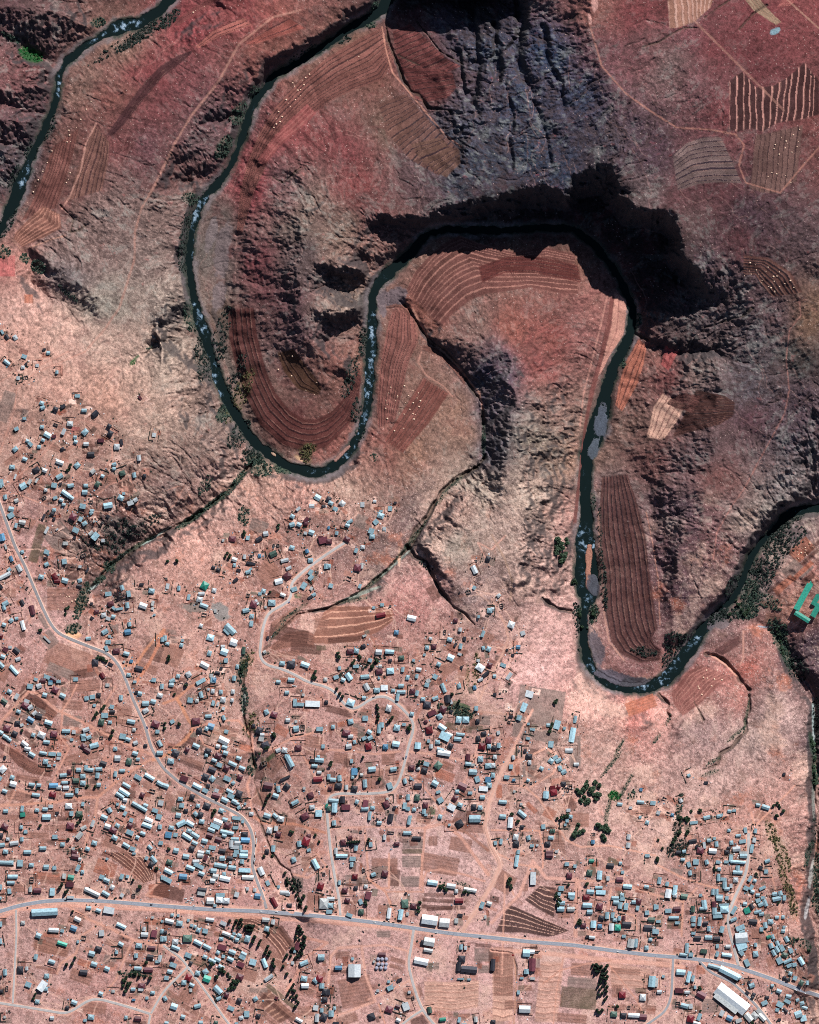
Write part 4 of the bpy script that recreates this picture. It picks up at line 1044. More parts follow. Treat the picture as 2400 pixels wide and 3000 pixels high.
((0,2000,3.594), """
325,35,68,58,10,b 420,30,60,55,-20,w 540,5,50,25,0,b 590,70,75,70,30,n 110,90,55,45,30,b 185,140,70,42,-60,w 480,125,52,48,15,b 668,132,70,50,25,b 55,190,75,50,35,g
275,235,85,65,30,n 330,255,60,50,-30,w 290,190,60,40,20,w 375,315,60,40,-40,w 420,345,75,55,15,k 205,300,50,40,20,b 332,385,85,55,30,u 520,415,95,52,18,b
195,420,60,50,0,k 240,440,40,30,-20,w 82,475,80,70,15,n 22,520,48,42,30,b 70,565,75,40,30,b 108,595,50,36,30,b 165,530,70,55,25,k 360,545,45,45,20,b 447,545,90,70,25,w
578,535,80,62,5,n 500,620,75,42,8,b 270,640,90,50,38,w 300,690,75,50,15,w 345,750,80,45,30,b 465,735,90,36,12,b 560,745,90,42,5,b 632,748,50,42,0,b 625,790,45,32,0,w
490,825,60,60,5,b 528,868,40,26,0,b 585,860,28,20,0,b 62,780,26,34,0,k 40,905,85,72,-45,w 12,1000,40,45,30,b 140,990,52,48,20,b 150,1060,75,65,15,w 60,1135,60,42,20,b
345,1065,72,38,5,b 420,1072,55,38,5,b 388,1175,95,40,8,b 245,1318,36,70,5,b 250,1382,60,50,-10,t 72,1345,55,40,0,b 400,1335,50,38,5,b 485,1325,60,42,5,b 545,1295,55,38,0,w
500,1408,100,62,0,b 733,1290,82,65,0,w 762,1370,44,55,0,b 843,1375,75,65,0,g 882,1270,32,50,5,b 615,1362,32,28,0,k 750,1500,85,75,8,n 62,1505,75,65,30,n 235,1515,36,42,0,b
280,1560,42,42,0,b 588,1615,60,48,0,b 240,1640,40,48,0,b 160,1680,105,45,-8,w 35,1700,60,44,-10,b 15,1600,65,60,10,k 92,1640,40,36,0,w 463,1735,80,42,0,b 668,1695,50,45,0,b
300,1775,90,45,0,b 70,1770,60,48,5,b 790,1775,60,50,0,n 780,1740,36,26,0,s 985,1475,36,80,20,w 1002,1680,62,52,15,b 930,1742,55,44,20,b 845,1600,90,60,-50,s 890,1520,70,40,-30,s
920,160,52,48,-10,b 980,145,62,48,-8,b 1045,125,50,50,0,k 1280,155,42,60,0,b 1002,235,36,32,0,b 1138,22,45,36,0,s 1110,340,80,60,0,b 1075,410,65,80,10,g 1185,250,50,46,10,b
1190,300,60,34,0,k 1388,405,95,48,12,b 1165,412,46,36,0,b 1300,560,75,62,10,b 1355,592,60,42,15,b 1435,628,52,44,-20,w 1540,655,42,34,0,k 1418,490,40,40,0,s
705,505,100,42,0,b 785,515,42,42,0,w 915,490,80,48,-20,w 885,555,60,46,-15,b 945,570,60,42,-25,b 890,595,50,26,0,b 765,595,34,28,0,b 1075,575,42,36,0,k 1000,655,105,55,-15,b
890,665,70,55,30,n 925,705,80,55,30,n 1222,690,46,46,0,b 1245,790,70,65,0,w 1430,740,65,48,15,b 1365,825,65,75,10,g 1460,800,40,34,0,b 838,912,58,50,0,b 915,890,40,60,0,b
955,910,85,40,5,b 1050,903,80,42,-5,b 740,930,46,52,0,n 675,968,80,42,-5,b 882,978,60,50,-5,b 1035,970,45,65,5,b 810,1025,75,55,0,g 882,1050,62,55,5,b 1048,1068,48,44,0,b
1295,920,65,38,0,b 1222,955,36,62,5,b 575,1075,105,60,0,u 690,1045,75,36,0,b 630,1095,60,45,0,w 705,1100,70,48,0,w 565,1170,80,65,10,r 740,1175,95,42,0,b 818,1130,36,62,0,b
1095,845,80,55,20,k 1460,990,90,48,30,b 1580,985,130,42,30,b 1690,1055,80,48,30,b 1337,1075,105,42,30,b 1315,1145,145,48,33,b 1270,1180,110,42,33,b 1325,1230,50,45,10,w
1475,1300,210,46,30,b 1610,1135,75,40,15,k 1505,1175,55,60,20,n 1540,1285,55,42,20,b 1640,1340,70,46,20,b 1700,1260,60,60,10,w 1300,1308,62,46,22,b 1162,1335,52,60,-30,b 1245,1272,32,30,0,b
1105,1410,80,52,25,b 1325,1370,36,52,30,b 1680,1405,65,62,15,b 1572,1440,100,50,25,w 1555,1495,120,50,20,b 1390,1440,45,45,20,b 1375,1495,65,55,20,n 1140,1505,70,55,20,w
1200,1545,85,65,30,n 1245,1495,52,42,30,b 1375,1570,85,55,22,b 1510,1580,60,42,22,b 1215,1625,70,52,30,b 1335,1705,90,44,30,b 1405,1742,65,46,20,b 1455,1620,42,40,20,b
1690,1510,45,52,0,b 1700,1680,50,45,10,b 1585,1725,60,38,45,b 1620,1785,50,40,0,k 1620,195,62,50,15,b 1540,215,80,60,0,b 1690,130,65,50,15,w 1480,110,50,46,10,b 1540,290,70,52,-30,w
1645,430,95,75,20,n 1665,510,46,42,0,b 1688,635,44,75,-28,b 1690,735,75,52,0,b 1710,35,40,60,0,b 1445,95,36,30,0,k 735,1040,30,26,0,k 1420,1790,40,20,0,b
"""),
((480,2000,3.594), """
85,20,55,45,10,b 240,10,40,30,-40,k 398,122,42,75,-15,b 520,85,42,52,5,w 477,65,26,26,0,w 605,95,42,52,0,b 732,92,40,52,5,w 283,180,62,60,10,b 355,185,40,42,0,s
628,175,60,65,5,w 723,182,36,42,10,w 525,210,32,60,10,b 632,268,32,36,10,w 575,220,24,45,20,s 475,348,75,40,-5,b 635,365,36,58,-20,b 345,400,95,75,-5,n 380,500,60,60,0,k
500,455,75,72,20,u 455,480,45,45,20,b 663,510,46,42,10,b 635,605,130,80,28,w 645,675,62,40,20,b 575,665,45,45,10,w 770,630,68,46,18,k 95,405,50,42,-30,b 345,660,85,48,25,b
470,715,75,60,18,k 250,700,52,55,25,n 130,735,85,65,25,k 80,820,75,60,5,b 120,710,40,36,0,b 655,735,58,50,18,b 580,765,80,65,22,n 452,760,36,36,10,b 792,790,60,42,20,b
728,850,105,45,25,b 828,895,75,42,22,b 535,812,62,36,22,b 590,860,62,50,22,b 665,890,70,60,25,n 515,910,95,55,20,k 805,990,62,60,20,n 445,985,75,65,20,k 515,1005,62,62,-50,b
672,1005,85,55,22,b 735,1050,42,36,-40,b 220,1005,95,62,18,n 25,1080,75,48,20,b 355,1085,115,48,28,b 440,1130,70,46,25,b 472,1080,45,50,10,k 560,1130,48,40,20,w 555,1180,90,60,15,n
698,1140,90,42,28,b 710,1190,80,52,25,b 795,1165,75,75,20,k 645,1230,85,55,25,b 745,1245,65,50,28,b 795,1310,42,36,-30,b 780,1270,40,34,20,b 860,1270,26,26,0,b
180,1218,58,46,5,b 305,1195,55,60,15,k 195,1285,55,50,5,b 365,1290,45,42,10,b 460,1290,85,65,20,k 240,1340,46,42,0,k 160,1390,60,58,10,b 610,1340,62,50,20,b 340,1375,45,55,-40,b
390,1385,65,70,20,k 925,1375,50,42,0,w 190,1475,115,55,-28,b 280,1475,100,50,30,b 405,1455,62,50,10,b 575,1460,110,58,22,w 545,1505,115,50,22,b 505,1545,85,42,22,b 675,1495,80,62,10,n
770,1420,105,42,8,b 648,1435,62,46,15,b 765,1470,62,46,5,k 760,1520,68,36,0,b 670,1570,165,46,12,b 640,1605,55,36,15,b 835,1455,30,40,0,b 855,1590,75,60,0,k 490,1600,75,52,18,n
580,1645,75,55,18,n 85,1520,60,46,10,b 55,1595,80,70,10,u 130,1595,50,46,10,b 270,1555,60,46,22,b 335,1600,110,48,32,b 250,1615,130,52,32,b 330,1680,70,42,25,b 435,1660,70,50,15,b
300,1740,65,60,15,k 135,1760,60,60,10,b 515,1730,80,48,10,b 620,1765,75,52,10,k 755,1640,95,42,2,b 862,1650,110,55,2,u 715,1690,45,85,2,w 780,1680,70,46,2,w 750,1725,100,40,2,w
770,1775,60,50,2,b 850,1775,90,45,2,b 815,1730,30,55,0,b 395,1780,75,45,10,w 470,1775,50,40,10,b 1115,1550,60,70,10,w 1185,1530,42,55,10,w 1210,1590,60,55,10,n 1090,1395,80,55,18,b
1175,1395,42,65,-50,b 1235,1430,78,65,12,w 1500,1665,85,110,20,r 1430,1690,50,70,-10,b 1155,1740,46,75,5,b 1090,1770,45,50,0,k 1530,1755,42,32,-15,b 1530,1610,50,50,0,n 1385,1255,90,45,-28,b
1565,1305,60,48,-10,w 1635,1370,80,75,0,b 1490,1400,90,70,-30,n 1550,1180,68,68,-20,n 1105,1080,105,75,10,n 1210,1115,42,75,-10,b 1180,1185,70,50,20,b 1300,1085,60,70,-50,k
1075,650,85,72,-20,k 1125,0,1,1,0,b 1010,500,75,75,20,k 1040,545,50,42,0,w 1105,490,55,45,0,k 950,450,36,42,0,k 1085,305,50,58,-25,b 1165,330,75,65,20,n 1385,205,42,90,0,b 1440,225,90,40,3,b
1570,218,175,68,2,w 1300,100,50,42,0,b 1310,390,52,48,0,w 1398,480,65,65,-10,b 1465,465,55,60,0,k 1645,482,80,50,0,b 1680,665,38,45,0,b 1420,680,75,62,0,n 1275,705,62,60,10,w
1210,705,60,42,-25,w 1330,820,55,150,-28,b 1300,765,50,40,0,b 1640,810,110,50,5,b 1630,775,36,40,0,b 1570,815,60,36,5,k 1590,870,70,36,5,b 1640,940,50,36,0,w 1625,1010,105,60,-3,r
1280,1000,130,24,-25,k 1060,845,70,50,-20,k 1395,405,30,30,0,s 1472,125,28,28,0,s 1030,590,60,50,10,s 470,1000,10,10,0,k 1715,200,40,40,0,k 1720,1290,30,50,0,t 1480,1105,30,30,0,s 820,1230,40,30,20,k
"""),
((960,2000,3.594), """
412,40,58,85,-28,w 520,75,70,55,0,b 598,48,85,65,0,w 692,78,46,38,0,b 775,28,62,42,0,b 775,95,105,38,0,b 738,150,38,85,8,b 895,85,55,60,0,n 942,105,38,62,12,b 245,205,90,75,20,b
385,155,42,42,0,b 1045,20,52,46,15,b 1220,50,42,115,-22,b 1385,30,42,55,-10,b 1548,48,40,48,-10,u 1135,160,70,42,-20,b 1005,168,52,42,0,b 1265,165,65,90,-10,k 1300,200,30,45,-30,w
1050,225,85,70,5,k 645,265,65,80,15,w 888,325,46,46,10,b 1215,275,75,80,20,n 1100,315,100,55,-25,n 1180,350,60,60,-30,b 1565,265,42,55,0,b 1300,295,36,30,0,k 1035,405,38,36,-20,n
398,370,65,60,0,b 245,405,62,58,-15,b 60,460,40,46,0,b 570,440,52,60,0,b 545,480,42,110,5,b 730,470,70,70,10,b 805,435,40,30,0,b 440,515,55,50,30,b 200,525,90,70,10,n
245,560,60,42,0,w 450,575,62,45,-28,b 385,580,50,40,-28,b 430,600,40,20,0,k 285,620,36,44,-10,b 225,665,65,58,-8,w 432,665,70,80,-10,r 610,670,62,60,0,u 720,640,85,65,10,b
1380,385,65,75,8,b 1455,385,75,70,0,b 1205,465,100,60,35,b 1070,495,80,85,-10,r 1235,560,130,90,25,b 1280,540,80,38,25,w 1400,540,100,36,5,b 1370,588,85,48,5,b 1295,660,60,60,20,k
950,658,68,75,5,b 1065,610,32,36,0,b 1160,622,52,45,0,b 1090,665,42,48,0,w 1225,735,160,62,8,w 1190,700,85,40,15,b 1625,665,80,75,10,r 1695,600,62,80,5,n 1700,665,46,50,0,b 1585,580,45,60,0,k
1645,530,60,45,-10,k 1580,400,42,50,0,k 255,820,32,48,0,b 285,930,70,85,0,u 265,990,34,36,0,b 470,905,85,60,-5,b 885,890,70,60,0,n 1040,850,65,48,15,b 1165,865,85,75,-50,g 695,905,75,48,-10,b
1020,915,72,60,10,k 955,900,40,36,0,s 1478,780,52,75,5,n 1610,800,62,65,0,b 1480,850,70,42,8,b 1530,860,36,30,0,s 1690,870,75,60,-5,b 1530,935,90,62,5,b 15,985,38,62,0,b 60,1015,70,42,5,b
128,1000,46,70,-5,b 118,1080,75,65,5,k 30,1105,42,40,0,n 200,1095,38,58,0,w 285,1110,70,65,10,k 395,1055,46,95,-5,b 360,965,34,34,0,s 815,1030,38,62,-15,b 655,1080,60,75,-20,b
880,1005,32,28,0,b 955,1080,85,60,0,k 1130,1055,80,65,28,b 1130,1035,40,40,0,b 1165,1145,50,30,-20,b 1188,1230,68,62,-30,b 1420,1085,105,75,25,n 1365,1140,42,42,0,b 1340,1210,62,62,35,n
1500,1155,52,32,0,b 1395,1280,62,48,22,b 1305,1305,90,70,28,w 1640,1110,105,60,5,w 1575,1010,55,70,-20,b 1690,1015,70,65,0,u 1700,1075,60,60,5,b 1630,1200,60,48,0,b 1540,1300,60,60,0,k
1605,1310,52,52,0,b 848,1200,38,70,0,b 942,1205,60,80,5,g 160,1225,55,80,0,k 310,1248,42,48,20,b 68,1235,115,42,5,b 75,1310,62,115,2,b 15,1320,50,60,0,g 195,1305,105,62,0,n
400,1270,62,95,10,n 395,1320,85,42,0,b 475,1310,50,42,0,b 445,1395,34,105,5,b 620,1275,65,78,-28,n 812,1290,42,75,5,b 845,1320,48,42,10,b 912,1330,46,40,0,b 1030,1285,55,70,0,n 1015,1350,42,60,0,b
1035,1385,36,26,0,b 665,1415,60,90,10,k 862,1440,40,110,12,b 70,1470,48,58,-5,b 545,1470,55,42,5,b 525,1430,26,20,0,k 1185,1405,46,52,15,b 1550,1425,135,85,0,b 1545,1445,130,25,0,w
1575,1400,80,40,0,r 1390,1475,80,80,-30,k 1282,1490,26,26,0,b 600,1620,36,62,5,w 665,1570,85,28,5,k 840,1575,95,40,2,b 940,1630,105,42,2,k 165,1675,60,70,-5,n 240,1625,50,36,-20,n
300,1735,38,60,5,b 455,1695,40,55,-5,b 90,1765,36,75,0,w 730,1690,60,45,0,n 352,1562,32,30,0,k 705,1310,32,34,0,k 500,900,10,10,0,k 770,1190,34,30,0,k 630,1215,28,22,0,s 1150,780,1,1,0,b
"""),
((1440,2000,3.594), """
398,118,90,75,15,w 340,255,62,110,22,b 290,365,55,60,15,b 210,305,46,45,10,k 205,350,46,24,10,k 185,410,34,28,0,k 690,440,72,105,15,b 598,445,42,40,0,b 882,385,34,85,10,b 852,548,62,175,10,b
625,645,60,75,5,b 815,712,90,50,0,w 385,582,46,30,12,b 418,485,26,26,0,b 443,490,26,26,0,b 388,430,30,26,0,b 768,478,30,30,0,b 72,522,36,42,-10,w 75,655,42,62,0,b 30,680,60,50,0,k
625,820,62,58,35,b 672,782,62,40,-30,b 705,815,70,45,-28,b 893,858,60,40,0,w 720,898,45,58,-15,b 760,935,62,50,-28,b 525,898,50,42,28,b 400,835,38,50,0,w 395,770,75,60,10,k 205,880,42,52,0,b
160,990,62,42,5,b 235,1020,36,24,0,u 385,1022,36,36,20,b 418,1048,28,28,0,k 228,782,34,50,-10,w 35,778,42,50,0,w 15,865,55,55,0,w 15,970,45,60,0,b 643,1100,65,45,-5,r 655,1150,80,70,-10,r 705,1095,48,48,30,r
572,1175,65,85,5,b 790,1120,60,55,0,k 755,1060,60,50,0,k 825,1095,60,45,0,k 118,1250,95,42,5,b 320,1375,115,50,40,b 118,1402,78,50,5,b 198,1465,55,130,5,w 545,1510,46,55,-5,b
320,1510,42,36,0,k 312,1272,28,28,0,s 808,1338,46,36,0,w 830,1405,46,42,5,b 795,1447,36,38,0,b 775,1490,26,26,0,b 625,1625,60,45,0,b 590,1690,65,55,0,k 388,1625,44,52,-15,b
255,1620,62,70,10,w 260,1690,70,62,0,k 100,1665,32,65,5,b 40,1680,36,46,-10,b 425,1710,44,32,0,b 480,1705,26,24,0,w 280,1775,36,50,5,b 610,1780,90,40,0,n 685,1770,36,26,0,s
1352,1278,60,36,5,b 1570,1255,85,36,5,b 1700,1265,62,48,5,b 1465,1315,36,26,0,w 1575,1125,32,38,0,u 1565,1412,30,30,0,b 1638,1468,44,46,15,b 1442,1618,42,60,8,w 1438,1705,46,60,5,w
1065,1670,42,45,0,u 1075,1590,40,30,0,k 240,1140,22,26,0,s 640,1555,60,45,0,g 290,710,20,26,0,k 355,712,30,36,0,k 35,120,36,32,0,k 90,108,22,20,0,k 545,1590,10,10,0,k
"""),
((1920,2000,3.594), """
355,975,36,34,-25,b 268,1240,40,42,-25,w 30,1365,42,42,10,w 130,1375,46,42,25,k 178,1388,34,34,10,u 390,1470,65,34,-5,b 430,1465,26,32,0,b 540,1415,80,42,-12,b 583,1408,34,36,0,k
665,1400,50,38,-15,b 693,1390,32,32,0,b 778,1350,44,36,5,b 828,1342,42,26,-5,b 1160,1308,95,50,18,b 1080,1285,50,36,10,b 945,1548,36,65,-12,b 1050,1555,36,55,10,b 772,1550,36,34,0,b
870,1605,62,34,-5,b 915,1665,80,42,-8,b 797,1680,42,50,-5,b 558,1655,44,40,0,b 618,1635,32,32,0,b 640,1692,40,62,-5,b 512,1705,30,80,-8,w 390,1660,95,40,-10,k 470,1760,75,70,10,n
600,1765,95,60,5,w 850,1745,95,55,-5,w 1012,1740,38,105,8,b 1038,1652,40,58,8,w 300,1770,42,38,-10,b 240,1780,60,40,0,k 750,1775,50,40,0,k 95,1220,55,36,25,k 1355,960,32,30,0,k 535,1052,45,30,0,k
435,1715,30,30,0,k 770,1735,44,34,0,k 920,1785,90,30,0,s
"""),
((0,2500,3.594), """
70,88,150,42,2,b 130,90,50,50,2,b 222,95,62,80,3,b 340,115,55,45,0,b 497,135,62,55,0,b 583,143,45,45,0,b 800,25,85,60,10,n 850,52,36,34,0,w 830,145,42,80,25,b 878,187,38,40,0,b
145,235,120,45,0,b 125,300,90,36,0,b 110,388,42,60,-5,b 15,345,36,60,0,b 12,462,36,34,0,b 345,270,48,68,2,k 330,370,36,60,0,s 405,380,90,60,0,n 560,395,55,95,2,b 620,100,1,1,0,b
685,230,40,60,5,s 757,245,70,60,10,t 745,318,90,60,5,n 750,452,85,32,2,w 980,400,190,48,25,w 920,370,50,50,10,w 1120,415,95,46,30,b 1080,240,55,50,20,b 1130,275,70,45,22,b 1290,235,42,62,18,b
1350,235,34,36,15,b 1190,348,48,52,30,w 1292,432,40,46,30,w 1415,435,42,46,0,k 1135,50,28,26,20,b 1550,42,36,42,25,b 1625,55,46,95,-40,b 1600,108,60,60,30,k 1715,245,30,50,0,b
480,608,320,85,-3,b 943,565,60,40,8,b 1045,592,60,42,20,b 1155,590,130,75,10,w 252,720,48,42,0,s 15,735,40,60,0,b 575,798,120,50,3,w 825,685,80,48,25,w 785,780,75,62,20,u 415,855,62,60,20,b
665,805,40,36,15,b 1285,752,120,45,25,b 1078,830,60,70,-5,w 665,940,120,46,18,t 1280,945,62,46,30,b 890,880,60,50,10,k 830,920,28,32,0,b 1045,995,80,60,15,k 975,1045,70,60,15,b 1235,1030,36,40,0,b
388,1078,42,62,12,b 555,1130,80,44,18,b 1000,1155,72,52,18,b 1135,1205,62,52,22,b 890,1240,90,55,5,k 225,1212,70,75,0,k 292,1200,34,42,0,w 503,1280,55,55,0,b 65,1240,40,75,-5,b 15,915,38,62,-10,b
308,1370,70,60,20,b 455,1385,130,85,-55,w 495,1415,40,45,0,b 403,1548,52,45,5,b 790,1558,70,50,22,b 718,1612,42,42,10,k 1070,1465,50,46,22,b 558,1722,48,42,0,w 968,1712,75,60,5,b 905,1745,36,30,0,b
1500,1385,75,65,5,n 1490,1425,60,28,5,w 1410,1420,52,38,0,b 1615,1455,50,38,5,b 1555,1510,34,32,0,b 1415,1530,40,24,0,u 1460,1728,80,55,5,n 1335,1715,34,40,0,b 1530,1845,1,1,0,b
1530,845,85,55,3,w 1525,785,36,50,5,w 1630,835,62,85,10,n 1715,810,40,50,0,b 1470,962,72,55,5,b 1605,985,90,45,5,n 1590,1080,75,55,8,k 1440,1065,44,50,0,b 1690,1095,42,80,12,w 1665,1130,50,30,0,b
1460,1200,90,42,2,b 1570,1215,110,55,2,n 1710,890,34,60,0,b 20,1440,45,40,0,k 1615,665,30,26,0,s 60,1712,26,26,0,s 85,1410,30,60,0,k 15,1290,40,36,0,k 1200,1440,36,30,0,s 1715,705,26,26,0,b
"""),
((480,2500,3.594), """
240,25,75,55,10,b 65,85,70,60,18,g 390,15,70,45,0,w 445,40,42,60,20,n 520,55,36,55,0,k 345,80,80,50,0,w 375,125,130,42,25,b 285,145,110,48,22,b 402,205,70,45,22,b 210,235,90,62,5,u
55,180,110,50,28,b 45,270,105,50,28,b 600,120,150,48,10,b 725,142,90,48,8,b 855,170,140,50,3,b 828,78,46,50,5,b 845,18,100,50,3,b 530,175,70,55,5,b 640,210,42,50,0,b 755,10,50,42,0,b
550,235,70,60,10,s 520,280,60,50,10,w 648,258,130,55,12,w 890,245,145,50,2,s 470,290,60,50,-10,k 410,375,110,50,8,k 400,415,90,42,8,s 600,430,105,50,0,b 495,490,85,80,2,s 590,480,75,70,5,w 662,490,75,65,2,w
772,425,52,60,15,w 962,375,36,42,5,w 885,365,30,36,0,w 992,440,70,60,5,u 545,540,34,30,0,b 1028,180,62,100,-25,w 1098,305,42,60,-25,b 1165,505,52,120,-28,r 1325,540,60,46,2,k 1275,405,105,46,2,w
1310,420,50,45,0,w 1372,60,52,60,-20,b 1600,105,58,130,-28,b 1212,345,28,34,0,b 1655,335,70,85,15,r 1690,210,34,36,0,k 1690,520,110,130,2,s 1700,490,70,40,2,w 1325,550,10,10,0,k
492,688,100,40,8,w 632,728,75,45,25,w 1078,690,85,50,5,s 1155,712,42,60,10,w 65,705,110,52,15,w 172,728,72,62,5,b 95,640,36,34,0,b 158,645,28,28,0,b 265,695,26,30,0,b 300,748,34,30,10,b 335,762,34,36,20,b
370,798,48,52,18,b 442,808,60,55,10,b 1088,785,55,60,15,b 662,838,100,42,20,w 725,870,45,34,20,b 800,855,55,42,20,b 775,900,45,45,15,b 885,890,65,75,15,b 745,835,36,28,20,b 610,890,50,40,0,b
255,885,105,85,0,g 128,920,70,62,5,w 130,985,105,45,22,b 15,890,46,60,0,b 365,930,110,50,28,b 460,975,105,45,28,b 620,980,105,62,15,n 575,1035,45,42,30,b 725,1030,85,50,22,b 845,1050,70,45,28,b
830,1085,75,42,28,b 705,1105,80,48,25,b 570,1110,75,46,25,b 632,1075,34,36,10,b 440,1080,55,42,22,b 515,1120,90,42,25,b 262,1062,78,55,20,b 815,1160,85,60,25,n 942,1135,78,68,15,b 1065,1145,52,115,-22,b
610,1185,75,42,30,b 805,1290,85,70,20,n 1110,1300,42,115,55,w 445,1235,62,60,-35,b 362,1250,55,55,10,b 460,1310,85,75,20,t 265,1295,70,75,25,r 300,1375,60,40,25,b 218,1350,55,55,0,b 132,1360,42,55,-30,k
575,1425,115,62,45,b 550,1475,60,50,40,k 585,1515,60,36,-25,b 665,1480,55,60,20,n 970,1520,52,48,-30,b 798,1540,60,60,20,k 712,1620,80,48,22,b 115,1600,80,68,20,b 362,1595,80,45,-15,b 20,1515,42,55,-30,b
878,1680,62,75,0,b 820,1720,50,45,-20,w 208,1708,50,45,15,b 35,1775,45,40,10,b 395,1770,48,45,0,b 555,1770,46,40,10,g 770,1780,40,30,0,b 1425,1745,40,90,-60,w 1617,1720,46,100,5,w 1665,1640,40,50,0,b
1602,1615,60,62,10,w 1490,1385,85,60,0,w 1480,1310,75,62,10,b 1480,1145,100,52,-22,b 1440,1170,20,20,0,w 1660,1085,80,70,0,b 1640,1310,80,75,20,r 1600,1330,55,60,-50,b 1668,1385,55,60,0,b 1700,1450,60,75,10,k
1700,1530,60,55,0,k 1360,1145,32,36,0,w 1410,970,55,90,15,n 1690,1710,75,85,20,k 1380,1020,30,36,0,b 105,1165,80,52,20,b 70,1235,62,46,15,b 35,1300,50,48,5,b 100,1095,60,50,20,n 290,1145,40,40,20,k
20,820,50,40,0,k 290,1430,30,40,0,s 1000,1700,50,50,10,k 545,1680,10,10,0,k 1190,1512,36,30,25,n 700,45,70,50,10,k 620,45,60,60,0,b 705,90,30,30,0,w
"""),
((960,2500,3.594), """
150,20,140,45,0,b 265,50,70,50,2,b 255,110,36,60,2,b 125,300,34,50,0,b 382,170,32,36,0,k 290,235,62,65,5,r 485,215,55,45,-20,b 605,205,68,80,12,n 300,355,42,42,0,k 405,340,42,42,0,w
185,380,62,62,5,n 430,435,62,90,12,n 210,485,60,55,15,n 350,500,42,60,-20,b 355,605,60,65,2,g 230,640,75,40,22,b 35,470,90,46,2,w 30,540,70,60,2,b 20,605,70,45,2,b 648,620,40,130,8,w
815,520,75,100,-5,g 770,635,48,125,10,b 905,545,68,62,5,n 1075,690,190,115,8,w 1230,720,120,105,5,s 1105,300,120,60,8,b 1300,335,105,60,8,w 1500,375,160,46,10,s 1355,390,38,46,0,w 1385,490,100,60,0,r
1395,640,60,32,5,k 1625,535,45,80,20,b 1700,520,60,50,20,s 1355,700,42,60,0,s 118,1195,85,50,0,u 285,1225,150,160,0,w 265,1100,30,32,0,b 575,1055,85,50,2,n 1070,920,130,100,10,s 1010,930,60,60,10,k
1060,1010,110,45,10,s 985,1125,170,80,12,w 1405,975,36,60,2,b 1452,985,30,42,2,w 1415,1100,75,80,2,k 1380,1180,50,110,5,k 1490,1210,190,80,5,k 1400,1310,75,14,2,b 1490,1315,42,20,2,b
660,1405,75,55,-25,b 530,1435,32,30,0,w 862,1450,36,30,0,w 900,1510,30,40,-20,k 760,1320,60,30,-25,k 650,1630,85,75,20,n 825,1600,75,90,-20,w 745,1745,52,45,22,w 465,1705,80,75,-20,k 40,1675,60,75,0,b
75,1620,34,42,0,b 90,1780,70,40,0,k 1075,1635,48,75,-10,g 1212,1735,75,42,-5,t 1385,1740,32,62,8,b 1560,1735,40,65,-5,s 1435,1785,60,30,0,w 740,1600,60,40,20,n 645,1340,30,30,0,b 490,1130,26,26,0,s 15,1450,30,70,0,k
1660,660,24,36,0,s 842,628,30,36,0,s 825,410,26,20,0,k
"""),
((1440,2500,2.042), """
150,40,26,80,8,b 248,145,38,88,2,w 465,128,38,42,2,n 450,60,30,24,0,b 498,72,20,22,0,b 597,40,32,22,0,t 585,112,36,42,10,g 645,125,34,60,5,b 710,68,46,30,5,k 765,152,46,34,2,n
812,193,60,30,5,b 695,145,20,28,0,w 345,10,46,30,0,n 416,205,36,34,0,b 403,238,24,22,0,b 478,245,46,36,2,b 480,262,30,18,2,b 418,292,46,28,0,b 413,327,50,32,2,b 474,328,50,30,0,s 590,225,50,30,3,b
652,228,66,30,3,b 640,200,50,20,0,b 565,258,44,36,0,r 572,305,64,32,3,b 645,312,40,44,8,n 586,345,38,30,0,b 738,262,50,24,3,b 743,288,36,26,3,b 782,268,30,22,3,b 778,245,26,26,0,b 768,305,26,46,8,b 803,312,26,48,8,b
848,286,26,22,0,b 878,282,34,38,10,n 872,322,20,30,5,b 690,365,24,46,5,b 723,365,22,38,5,b 656,380,36,30,10,k 735,393,26,20,0,b 762,383,20,30,5,b 790,380,20,28,0,n 608,418,36,50,2,b 646,430,28,28,0,u
548,425,36,30,0,n 716,435,32,50,0,w 753,438,42,40,0,t 808,418,60,32,3,k 928,350,28,30,0,b 955,392,46,34,5,g 935,438,55,32,3,k 972,460,26,34,0,b 925,195,30,22,10,b 600,497,40,20,5,w 832,532,44,60,8,s 862,530,22,60,5,b
790,490,26,18,0,b 925,560,26,30,0,b 948,510,24,22,0,b 572,492,20,16,0,k 208,590,50,50,3,b 230,582,60,30,3,w 243,660,46,90,2,n 208,700,32,34,0,b 245,742,30,16,0,s 180,740,24,14,0,b 160,825,18,26,0,b
198,925,78,50,2,w 270,582,30,12,0,k 958,760,46,78,5,b 780,840,46,44,0,r 903,855,40,44,5,w 730,955,46,36,3,g 788,962,40,30,3,k 850,962,75,30,3,w 905,972,50,36,3,n 820,915,22,20,0,k 10,1000,30,26,0,k 240,785,1,1,0,b
930,10,30,20,0,b 770,55,20,20,0,b 783,108,20,20,0,b 70,340,1,1,0,b 8,660,30,80,5,k 975,315,14,36,0,b 560,160,1,1,0,b
"""),
